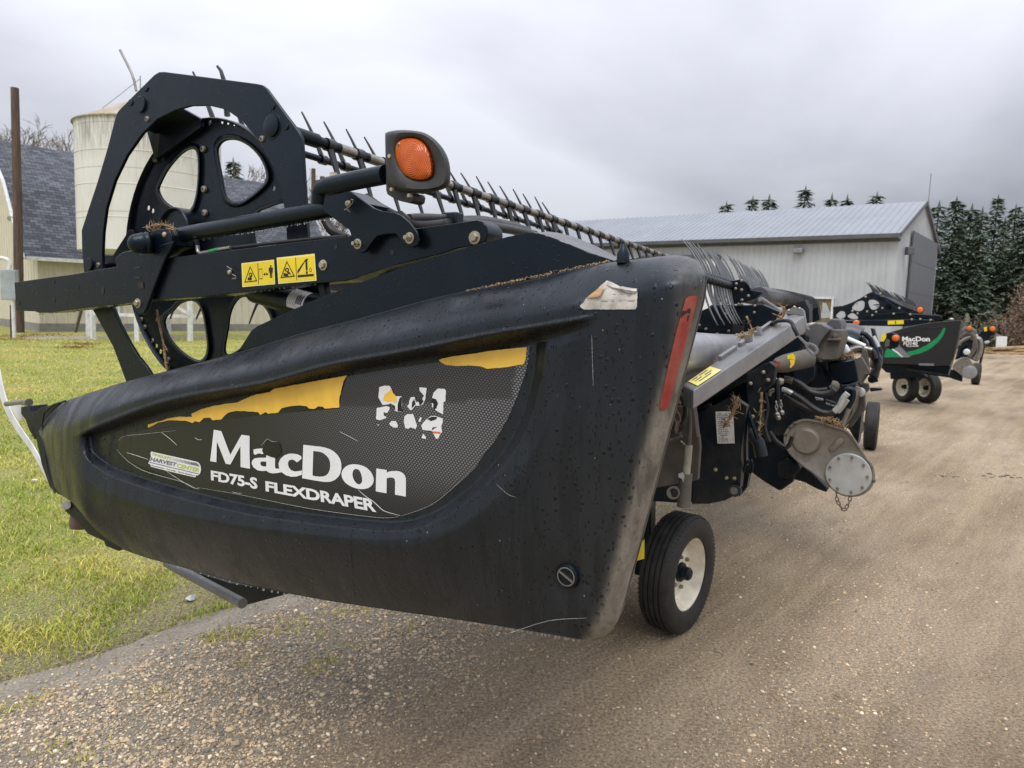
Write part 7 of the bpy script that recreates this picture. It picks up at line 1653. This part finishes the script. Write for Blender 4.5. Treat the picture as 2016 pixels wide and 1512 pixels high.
# ================================================================== trees
def spruce_mesh(seed, Hh, Rr, sparse=0.0):
    r = np.random.RandomState(seed); V, F, Cc = [], [], []; z = 0.10 * Hh
    while z < Hh * 0.985:
        f = z / Hh; L = Rr * (1 - f) ** 0.80 * r.uniform(0.72, 1.12) + 0.12; nb = int(5 + 5 * (1 - f)); a0 = r.uniform(0, 6.28)
        for k in range(nb):
            if r.uniform() < sparse: continue
            a = a0 + 6.283 * k / nb + r.normal(0, 0.22); l = L * r.uniform(0.62, 1.15); d = np.array([np.cos(a), np.sin(a), 0]); sd = np.array([-d[1], d[0], 0])
            m = max(3, int(l * 4.6))
            for j in range(m):
                g = (j + 0.4) / m; c = d * l * g + np.array([0, 0, z + l * (0.10 * g - 0.34 * g * g) + r.normal(0, .03)])
                for s in (-1, 1):
                    ln = (0.36 + 0.42 * (1 - g)) * r.uniform(.7, 1.3); dr_ = d * 0.55 + sd * s * r.uniform(.5, 1) + np.array([0, 0, r.uniform(-.65, .05)]); dr_ /= np.linalg.norm(dr_); up = np.array([r.normal(0, .3), r.normal(0, .3), 1]); wd = np.cross(dr_, up); wd /= np.linalg.norm(wd) + 1e-6
                    i0 = len(V); V += [c - d * .05, c + dr_ * ln * .45 + wd * ln * .17, c + dr_ * ln, c + dr_ * ln * .45 - wd * ln * .17]; F.append((i0, i0 + 1, i0 + 2, i0 + 3)); b = r.uniform(.65, 1.2); Cc += [b] * 4
        z += Hh * 0.021 * r.uniform(.8, 1.25)
    for k in range(8):
        a = k * .785; i0 = len(V); zt = Hh; V += [np.array([0, 0, zt + .25]), np.array([.12 * np.cos(a), .12 * np.sin(a), zt - .35]), np.array([.02, 0, zt - .5]), np.array([.12 * np.cos(a + .6), .12 * np.sin(a + .6), zt - .4])]; F.append((i0, i0 + 1, i0 + 2, i0 + 3)); Cc += [1.0] * 4
    return np.array(V), np.array(F), np.array(Cc)
def leafmat(name, a, b):
    t = NT(name); vc = t.new('ShaderNodeVertexColor', layer_name='tint'); sp = t.new('ShaderNodeSeparateColor'); t.l.new(vc.outputs[0], sp.inputs[0])
    return t.set(Base_Color=t.mix(t.math('MULTIPLY', sp.outputs[0], 0.6), a, b), Roughness=0.7, Specular_IOR_Level=0.25)
mspr = leafmat('spruce_needles', (0.072, 0.104, 0.070), (0.130, 0.172, 0.115)); mbark = paint('grey_bark', (0.085, 0.075, 0.065), 0.9, var=0.3, scale=5)
protos = []
for k, (hh, rr0, spz) in enumerate(((12.0, 3.2, 0.10), (11.5, 2.6, 0.16), (12.6, 3.4, 0.12), (10.5, 2.8, 0.22))):
    V, F, cc_ = spruce_mesh(40 + k, hh, rr0, spz); root = empty('spruce_tree'); npobj('crown', V, F, mspr, root, col=np.c_[cc_, cc_, cc_, np.ones(len(cc_))])
    bm = bmesh.new(); add_tube(bm, [(0, 0, -0.1), (0.05, 0, hh * .5), (0, 0, hh * .95)], [0.17, 0.10, 0.03], 8); obj('trunk', bm, mbark, root); protos.append((root, hh))
used = [False] * 4
def put_spruce(px, ytop, dist, k, label, grp):
    root, hh = protos[k]; o = root if not used[k] else dup(root); used[k] = True
    b = at(px, 620, dist); htop = at(px, ytop, dist).z; o.location = (b.x, b.y, 0); sc = htop / hh; wsc = sc * rng.uniform(.92, 1.15); o.scale = (wsc, wsc, sc); o.rotation_euler = (0, 0, rng.uniform(0, 6.28)); tag(o, label, 'spruce tree', grp)
for i, (px, yt, dd, k) in enumerate(((1829, 398, 62, 1), (1862, 390, 58, 0), (1893, 404, 64, 3), (1914, 410, 57, 1), (1942, 386, 60, 2), (1978, 404, 66, 0), (2004, 408, 58, 3), (2034, 396, 61, 2), (1878, 430, 72, 2), (1960, 428, 74, 1))):
    put_spruce(px, yt, dd, k, ('slim spruce closest to the shed door edge', 'tall pointed spruce second from the shed', 'ragged spruce with gaps, third from the shed', 'low narrow spruce left of the tallest pointed one', 'tallest spruce of the row on the right', 'spruce rising behind the brown leafy bush', 'thin sparse spruce cut near the right picture edge', 'spruce at the very right edge, mostly cut off', 'spruce standing behind the gap of the first two of the row', 'spruce standing farther back behind the tallest one')[i], 'spruces in the row right of the shed')
for i, (px, yt, dd, k) in enumerate(((1417, 399, 84, 0), (1467, 388, 82, 2), (1499, 385, 86, 1), (1568, 369, 80, 2), (1620, 384, 84, 3), (1650, 386, 88, 1), (1707, 380, 83, 0))):
    put_spruce(px, yt, dd, k, ('spruce top farthest left above the shed roof', 'left spruce top of the close pair above the shed roof', 'right spruce top of the close pair above the shed roof', 'broadest and highest spruce top above the shed roof', 'small spruce top right of the broadest one above the roof', 'thin low spruce top over the middle right of the roof', 'spruce tip nearest the roof peak of the shed')[i], 'spruces behind the shed roof')
put_spruce(462, 314, 60, 2, 'dark spruce seen through the upper right opening of the reel disc', 'spruces behind the barn'); put_spruce(88, 288, 66, 3, 'small spruce between bare trees above the barn roof', 'spruces behind the barn')
def bare_mesh(seed, Hh, spread=0.5, levels=6):
    r = random.Random(seed); bm = bmesh.new()
    def grow(p, d, L, rad_, lv):
        q = p + d * L * 0.5 + Vector((r.gauss(0, .05), r.gauss(0, .05), 0)) * L; e = p + d * L + Vector((r.gauss(0, .1), r.gauss(0, .1), .02)) * L
        add_tube(bm, [p, q, e], [rad_, rad_ * .82, rad_ * .62], 5 if lv < 2 else 3, cap=False)
        if lv >= levels: return
        for k in range(r.choice((2, 3, 3)) + (2 if lv == 0 else 0)):
            dd = (d + Vector((r.gauss(0, spread), r.gauss(0, spread), r.gauss(0.15, .22)))).normalized(); s = r.uniform(.35, 1.0); grow(p.lerp(e, s) if lv else p + d * L * r.uniform(.5, 1), dd, L * r.uniform(.58, .78), max(rad_ * .60, 0.022), lv + 1)
    grow(Vector((0, 0, -.1)), Vector((r.gauss(0, .05), r.gauss(0, .05), 1)).normalized(), Hh * 0.36, Hh * .017, 0); return bm
mtwig = paint('bare_twigs', (0.26, 0.225, 0.20), 0.9, var=0.2, scale=3)
for i, (px, yt, dd, lab) in enumerate(((48, 246, 62, 'bare tree left of the small spruce above the barn roof'), (122, 250, 60, 'bare tree between the small spruce and the white bin'), (66, 240, 60, 'bare tree standing between the brown pole and the small spruce'), (108, 236, 66, 'tall bare tree right of the small spruce, near the bin edge'), (136, 246, 58, 'bare tree partly hidden by the left edge of the white bin'), (20, 258, 58, 'bare tree at the far left edge above the barn roof'), (92, 262, 70, 'bare tree close behind the small spruce over the barn'), (500, 296, 58, 'bare tree right of the dark spruce in the disc opening'), (530, 325, 64, 'bare tree farther back, at the right rim of the disc opening'), (642, 380, 62, 'low bare tree beside the distant utility pole'), (1188, 428, 95, 'faint bare treetop above the left end of the shed roof'), (1245, 436, 100, 'fainter low bare treetop over the shed roof behind the reel fingers'))):
    b = at(px, 610, dd); Hh = at(px, yt, dd).z; o = obj('trunk', bare_mesh(100 + i, Hh), mtwig, smooth=0); root = empty('bare_tree', (b.x, b.y, 0)); o.parent = root; o.name = 'branches'
    zs = max(v.co.z for v in o.data.vertices); root.scale = (1, 1, Hh / zs); tag(root, lab, 'bare tree', 'leafless trees')
# brown leafed bushes and undergrowth below the spruces
def leafy(seed, Hh, Rr, n, mat, parent, size=0.16):
    r = np.random.RandomState(seed); P_ = r.normal(0, 1, (n, 3)); P_ /= np.linalg.norm(P_, axis=1)[:, None]; P_ *= r.uniform(.35, 1, (n, 1)) ** .6; cl = r.normal(0, 1, (14, 3)) * .5
    P_[:, 2] = np.abs(P_[:, 2]); P_ = P_ * np.array([Rr, Rr, Hh]) + cl[r.randint(0, 14, n)] * np.array([Rr * .4, Rr * .4, .3]); P_[:, 2] = np.abs(P_[:, 2])
    A = r.normal(0, 1, (n, 3)) * size; B = r.normal(0, 1, (n, 3)) * size * .6; V = np.stack([P_ - A * .5, P_ + B * .5, P_ + A * .5, P_ - B * .5], 1).reshape(-1, 3); F = np.arange(4 * n).reshape(n, 4); c = np.repeat(r.uniform(.3, 1.6, n), 4)
    return npobj('foliage', V, F, mat, parent, col=np.c_[c, c, c, np.ones(4 * n)])
mbrown = leafmat('brown_autumn_leaves', (0.12, 0.085, 0.06), (0.38, 0.27, 0.19)); mund = leafmat('undergrowth_leaves', (0.045, 0.042, 0.028), (0.14, 0.13, 0.085))
for i, (px, dd, hh, rr0, lab) in enumerate(((2012, 47, 4.6, 1.1, 'tall brown leafed bush in front of the right spruces'), (2050, 46, 5.0, 1.5, 'brown leafed bush cut by the right picture edge'), (1972, 52, 2.2, 1.2, 'lower brown bush left of the tall brown one'))):
    b = at(px, 640, dd); root = empty('leafy_bush', (b.x, b.y, 0)); tag(root, lab, 'bush', 'brown bushes by the lumber'); leafy(300 + i, hh, rr0, 4200, mbrown, root, 0.085)
    o = obj('stems', bare_mesh(330 + i, hh * 1.1, .45, 4), mtwig, root, smooth=0)
bm = None; n = 5200; r = NR; xx = at(1800, 640, 50).x + r.uniform(0, 1, n) * 20; yy = 50 + r.normal(0, 2.2, n) + (xx - 28) * .1; zz = np.abs(r.normal(0, .9, n)) * (0.7 + .5 * np.sin(xx * 1.3)); A = r.normal(0, .16, (n, 3)); B = r.normal(0, .10, (n, 3)); P_ = np.stack([xx, yy, zz], 1)
V = np.stack([P_ - A, P_ + B, P_ + A, P_ - B], 1).reshape(-1, 3); c = np.repeat(r.uniform(.3, 1.5, n), 4); o = npobj('undergrowth', V, np.arange(4 * n).reshape(n, 4), mund, col=np.c_[c, c, c, np.ones(4 * n)]); o['kind'] = 'stuff'; o['label'] = 'tangled brown undergrowth below the spruces'
# lumber heap and white panel
mlum = paint('fresh_sawn_boards', (0.50, 0.36, 0.20), 0.75, var=0.25, scale=3)
for i in range(15):
    layer = i // 5; k = i % 5; c = at(1975 + k * 11 + layer * 9, 690, 41.5); q = Vector((c.x + rng.uniform(-.3, .3), c.y + (k - 2) * .28, 0.09 + layer * .13)); bm = bmesh.new()
    dv = Vector((1, rng.uniform(-.18, .18), rng.uniform(-.02, .06) + (0.05 if layer == 2 else 0))).normalized() * rng.uniform(1.4, 2.2); add_bar(bm, -dv, dv, .24, .11); o = obj('wooden_board', bm, mlum, smooth=0); o.location = q + Vector((0, 0, abs(dv.z) * .5)); tag(o, 'rough pale board in the loose heap right of the white panel', 'board', 'boards in the heap')
for i in range(4):
    c = at(1945 + i * 9, 697, 40.5); bm = bmesh.new(); dv = Vector((1, rng.uniform(-.15, .15), 0)).normalized() * rng.uniform(.8, 1.2); add_bar(bm, -dv, dv, .2, .06); o = obj('wooden_board', bm, mlum, smooth=0); o.location = (c.x, c.y, .04 + .065 * (i % 2)); tag(o, 'flat board lying on the ground in front of the white panel', 'board', 'boards before the panel')
c = at(1970, 690, 42.3); bm = bmesh.new(); add_box(bm, (0, 0, .48), 0.62, .06, .96, Matrix.Rotation(-.08, 3, 'X')); o = obj('white_panel', bm, M['white_paint'], bevel=.01); o.location = (c.x, c.y, 0); tag(o, 'white rectangular panel standing upright beside the boards', 'panel')

# ================================================================== second header, parked farther along the yard
H2 = Frame(31.0, 16.2, 0.9)
h2 = empty('grain_header', H2.loc, H2.rz); tag(h2, 'black grain header with green swoosh decals parked behind the near one', 'grain header')
def s2(name, poly, u, th, mat, bevel=0.02, z=R5, parent=h2, seg=2):
    bm = bmesh.new(); add_prism(bm, [H2.p(x, y, u) for x, y in (z(poly) if z else poly)], Ux * th); return obj(name, bm, M[mat] if isinstance(mat, str) else mat, parent, bevel=bevel, seg=seg)
def film2(name, poly, u, mat, parent):
    if len(poly) > 4: tri = tessellate_polygon([[Vector((*p, 0)) for p in poly]])
    me = bpy.data.meshes.new(name); me.from_pydata([H2.p(*R5(x, y), u) for x, y in poly], [], [list(range(4))] if len(poly) == 4 else [list(f) for f in tri]); me.update()
    return meobj(name, me, M[mat], parent, smooth=0)
ug2 = 16.2
sh2 = s2('end_shield', [(430, 705), (500, 600), (620, 498), (800, 448), (960, 415), (1130, 392), (1290, 380), (1345, 377), (1372, 386), (1374, 410), (1340, 560), (1290, 700), (1240, 855), (1100, 862), (860, 848), (520, 832), (450, 790)], ug2, 0.3, 'shield_far', 0.07, seg=4)
s2('shield_groove', [(690, 525), (800, 488), (1000, 455), (1200, 438), (1195, 452), (1000, 472), (800, 508), (695, 540)], ug2 - 0.004, 0.02, 'film_black', 0.002, parent=sh2)
s2('rear_edge_trim', [(1350, 375), (1378, 390), (1376, 420), (1345, 560), (1230, 950), (1212, 960), (1330, 560), (1362, 400)], ug2 - 0.02, 0.12, 'dusty_panel', 0.005)
film2('green_swoosh', [(540, 770), (548, 715), (568, 680), (600, 672), (640, 682), (690, 715), (742, 768)], ug2 - 0.008, 'green_vinyl', sh2)
film2('white_line', [(612, 674), (640, 682), (690, 714), (745, 764), (728, 768), (680, 730), (640, 700)], ug2 - 0.012, 'sticker', sh2)
film2('grey_swoosh', [(688, 612), (712, 655), (820, 762), (770, 772), (742, 768), (690, 715), (650, 690)], ug2 - 0.016, 'grey_print', sh2)
film2('green_swoosh', [(775, 712), (850, 698), (900, 682), (980, 645), (1045, 600), (1100, 558), (1135, 515), (1165, 460), (1188, 460), (1178, 500), (1155, 555), (1110, 610), (1060, 655), (1000, 695), (920, 728), (815, 753)], ug2 - 0.008, 'green_vinyl', sh2)
def t2(s, tl, tr, br, bl, bold): decal_text('lettering', s, R5(*tl), R5(*tr), R5(*br), R5(*bl), M['sticker'], 0, bold, parent=sh2, surf=lambda x, y: H2.p(x, y, ug2 - 0.02))
t2('MacDon', (730, 550), (1022, 550), (1022, 602), (730, 600), 0.03); t2('FD140', (746, 602), (892, 604), (890, 642), (742, 640), 0.02); t2('FLEXDRAPER', (780, 643), (905, 643), (903, 659), (772, 659), 0.01)
film2('lower_label', [(905, 832), (1065, 836), (1063, 858), (905, 854)], ug2 - 0.010, 'grey_print', sh2)
s2('lower_frame', [(500, 832), (860, 848), (1240, 858), (1225, 960), (1240, 985), (1060, 962), (780, 915), (600, 935), (560, 930), (500, 870)], ug2 + 0.25, 0.4, 'black_dry')
s2('lower_rail', [(770, 880), (1060, 925), (1230, 955), (1235, 972), (1060, 948), (770, 905)], ug2 + 0.1, 0.1, 'black_dusty', 0.005)
s2('reel_arm', [(80, 382), (560, 372), (800, 368), (1060, 372), (1080, 390), (960, 412), (800, 440), (560, 440), (90, 432)], ug2 + 0.1, 0.12, 'black', 0.01)
film2('warning_decal', [(578, 382), (746, 376), (746, 418), (578, 424)], ug2 + 0.085, 'yellow_sign', h2); film2('decal_print', [(655, 384), (665, 384), (665, 416), (655, 416)], ug2 + 0.08, 'print_black', h2)
cam2 = plate('cam_plate', R5([(0, 235), (100, 226), (190, 195), (300, 140), (360, 100), (410, 78), (440, 92), (560, 160), (680, 250), (800, 315), (860, 330), (860, 375), (0, 378)]), [sp2(R5(q), 3) for q in ([(200, 250), (240, 195), (300, 172), (332, 190), (325, 250), (285, 280), (230, 272)], [(372, 180), (420, 160), (475, 185), (492, 230), (450, 262), (400, 258)], [(152, 335), (200, 302), (245, 325), (262, 358), (205, 364)], [(30, 330), (75, 285), (120, 290), (128, 340), (70, 360)], [(470, 150), (520, 140), (545, 175), (500, 175)], [(540, 220), (600, 215), (615, 260), (570, 270)])], ug2 + 0.35, 0.03, M['black_dry'], h2, H2, bevel=0.004)
for q in ((250, 200), (205, 280), (260, 305), (360, 285), (455, 290), (520, 250), (345, 130), (500, 95), (415, 325), (815, 315), (830, 368), (920, 366), (1030, 376), (640, 310), (700, 250)):
    bm = bmesh.new(); add_lathe(bm, H2.p(*R5(*q), ug2 + 0.06), (-1, 0, 0), [(0, 0.022), (0.015, 0.018), (0.02, 0)], 10); obj('bolt', bm, M['bolt'], h2)
s2('lift_cylinder', [(330, 322), (760, 290), (930, 285), (930, 300), (760, 310), (330, 340)], ug2 + 0.2, 0.05, 'black', 0.005)
a2 = H2.p(*R5(425, 95), ug2 + 0.4); b2 = H2.p(*R5(900, 262), ug2 + 6.2)
for k, off in enumerate((Vector((0, 0, 0)), Vector((0, -0.28, -0.22)), Vector((0, 0.12, -0.4)))):
    bm = bmesh.new(); add_tube(bm, [a2 + off, b2 + off], 0.035, 8); obj('tine_bar', bm, M['black_dry'], h2)
bm = bmesh.new(); add_tube(bm, [(0, 0, 0), (0, .06, .11), (0, .17, .23)], [.016, .012, .006], 4); met = bpy.data.meshes.new('tine'); bm.to_mesh(met); bm.free(); met.materials.append(M['tine'])
for i in range(38):
    o = bpy.data.objects.new('tine', met); link(o, h2); o.location = a2.lerp(b2, (i + .5) / 38); o.rotation_euler = (rng.uniform(-.1, .1), 0, 0)
for i in range(38):
    o = bpy.data.objects.new('tine', met); link(o, h2); o.location = a2.lerp(b2, (i + .5) / 38) + Vector((0, -0.28, -0.22)); o.rotation_euler = (rng.uniform(-.1, .1) - 1.0, 0, 0)
s2('reel_bracket', [(520, 230), (600, 290), (760, 300), (1120, 320), (1160, 340), (1100, 372), (800, 372), (500, 372), (470, 300)], ug2 + 0.8, 0.2, 'black_dry')
s2('reel_body', [(425, 100), (560, 130), (700, 205), (880, 272), (1000, 322), (860, 372), (600, 300), (470, 170)], ug2 + 0.9, 2.0, 'black_dry')
s2('cover_cap', [(1215, 378), (1235, 354), (1270, 356), (1282, 376)], ug2 + 0.3, 0.1, 'zinc', 0.02)
lamp_small(*R5(920, 268), ug2 - 0.05, 0.056, h2, H2, 1.25); lamp_small(*R5(1440, 462), ug2 + 3.5, 0.055, h2, H2, 1.1)
ax2 = Vector((-0.63, 0.76, 0))
for (px, py), sh_ in (((1780, 791), 0), ((1823, 793), 0)):
    c = H2.g(ground(px, py)); c.z = 0.33; wheel(h2, c, ax2, 0.33, 0.2, tread=False, rim='cream_rim')
    bm = bmesh.new(); add_bar(bm, c + Vector((0.1, -.12, -0.05)), c + Vector((0.15, -.12, .55)), .09, .09, (1, 0, 0)); obj('wheel_leg', bm, M['black_dry'], h2, bevel=.01)
s2('axle_mount', [(600, 905), (780, 900), (960, 940), (1000, 985), (860, 985), (700, 1000), (605, 1000)], ug2 + 1.0, 0.5, 'black_dry')
c = H2.g(ground(1920, 757)); c.z = 0.31; wheel(h2, c, AX + Vector((-.1, 0, 0)), 0.31, 0.2, tread=False)
cs2 = sp2(R5([(1265, 860), (1300, 815), (1360, 780), (1405, 770), (1440, 788), (1480, 840), (1520, 905), (1525, 940), (1490, 980), (1435, 992), (1385, 985), (1320, 930), (1270, 895)]), 3)
cz2 = s2('chain_case', cs2, 19.4, 0.25, 'steel', 0.05, z=None, seg=3)
bm = bmesh.new(); add_lathe(bm, H2.p(*R5(1440, 928), 19.39), (-1, 0, 0), [(0, .15), (.03, .15), (.035, .14), (.035, 0)], 28); obj('round_cover', bm, M['grey_pale'], cz2)
s2('skid_arm', [(1240, 900), (1300, 900), (1370, 980), (1365, 1030), (1300, 1010), (1200, 975)], 19.5, 0.2, 'black_dry'); s2('module_body', [(1290, 800), (1330, 640), (1380, 560), (1480, 500), (1540, 560), (1560, 700), (1520, 820), (1440, 780), (1360, 770)], 20.3, 0.5, 'black_dusty')
bm = bmesh.new(); add_lathe(bm, H2.p(*R5(1412, 712), 19.3), (-1, 0, 0), [(-.07, 0), (-.055, .05), (0, .07), (.05, .055), (.07, 0)], 16); obj('white_cap', bm, M['white_paint'], h2)
for k, (pts, r0, mt) in enumerate((((( 1345, 560), (1400, 520), (1470, 530), (1500, 590), (1490, 680), (1440, 770)), .05, 'dusty_panel'), (((1460, 560), (1540, 580), (1555, 650), (1540, 740), (1500, 800)), .06, 'steel'), (((1330, 640), (1360, 600), (1440, 560), (1530, 540)), .04, 'steel'), (((1450, 780), (1500, 680), (1520, 600)), .03, 'dusty_panel'), (((1370, 500), (1420, 470), (1480, 500), (1480, 540)), .07, 'grey_smooth'), (((1330, 760), (1350, 690), (1400, 640)), .05, 'black_dry'))):
    bm = bmesh.new(); add_tube(bm, spline([H2.p(*R5(a_, b_), 19.8 + .1 * k) for a_, b_ in pts], 5), r0, 8); obj('module_hose', bm, M[mt], h2)
# third header: only its far end shows
H3 = Frame(31.0, 26.0, 1.0); h3 = empty('grain_header', H3.loc, H3.rz); tag(h3, 'farthest dark header, only its lit amber lamp end and leg showing past the green one', 'grain header')
h3['label'] = 'farthest dark header, only its amber lamp end showing behind the green decal header'
def s3(name, poly, u, th, mat, bevel=0.02):
    bm = bmesh.new(); add_prism(bm, [H3.p(x, y, u) for x, y in R5(poly)], Ux * th); return obj(name, bm, M[mat], h3, bevel=bevel)
s3('end_panel', [(1525, 540), (1580, 480), (1640, 440), (1660, 490), (1650, 600), (1600, 640), (1540, 620)], 26.0, 0.4, 'black_dry'); s3('support_leg', [(1540, 845), (1575, 660), (1605, 640), (1600, 690), (1565, 845)], 26.1, 0.2, 'black_dry')
s3('side_arm', [(1600, 600), (1640, 592), (1660, 605), (1640, 622), (1600, 625)], 25.9, 0.2, 'zinc', 0.01); s3('end_sticker', [(1592, 455), (1622, 445), (1628, 490), (1598, 497)], 25.9, 0.05, 'yellow_sign', 0)
lamp_small(*R5(1684, 468), 25.8, 0.075, h3, H3, 1.2)
s3('lamp_arm', [(1650, 500), (1690, 485), (1690, 500), (1655, 560)], 25.9, 0.15, 'black_dry', 0.01)
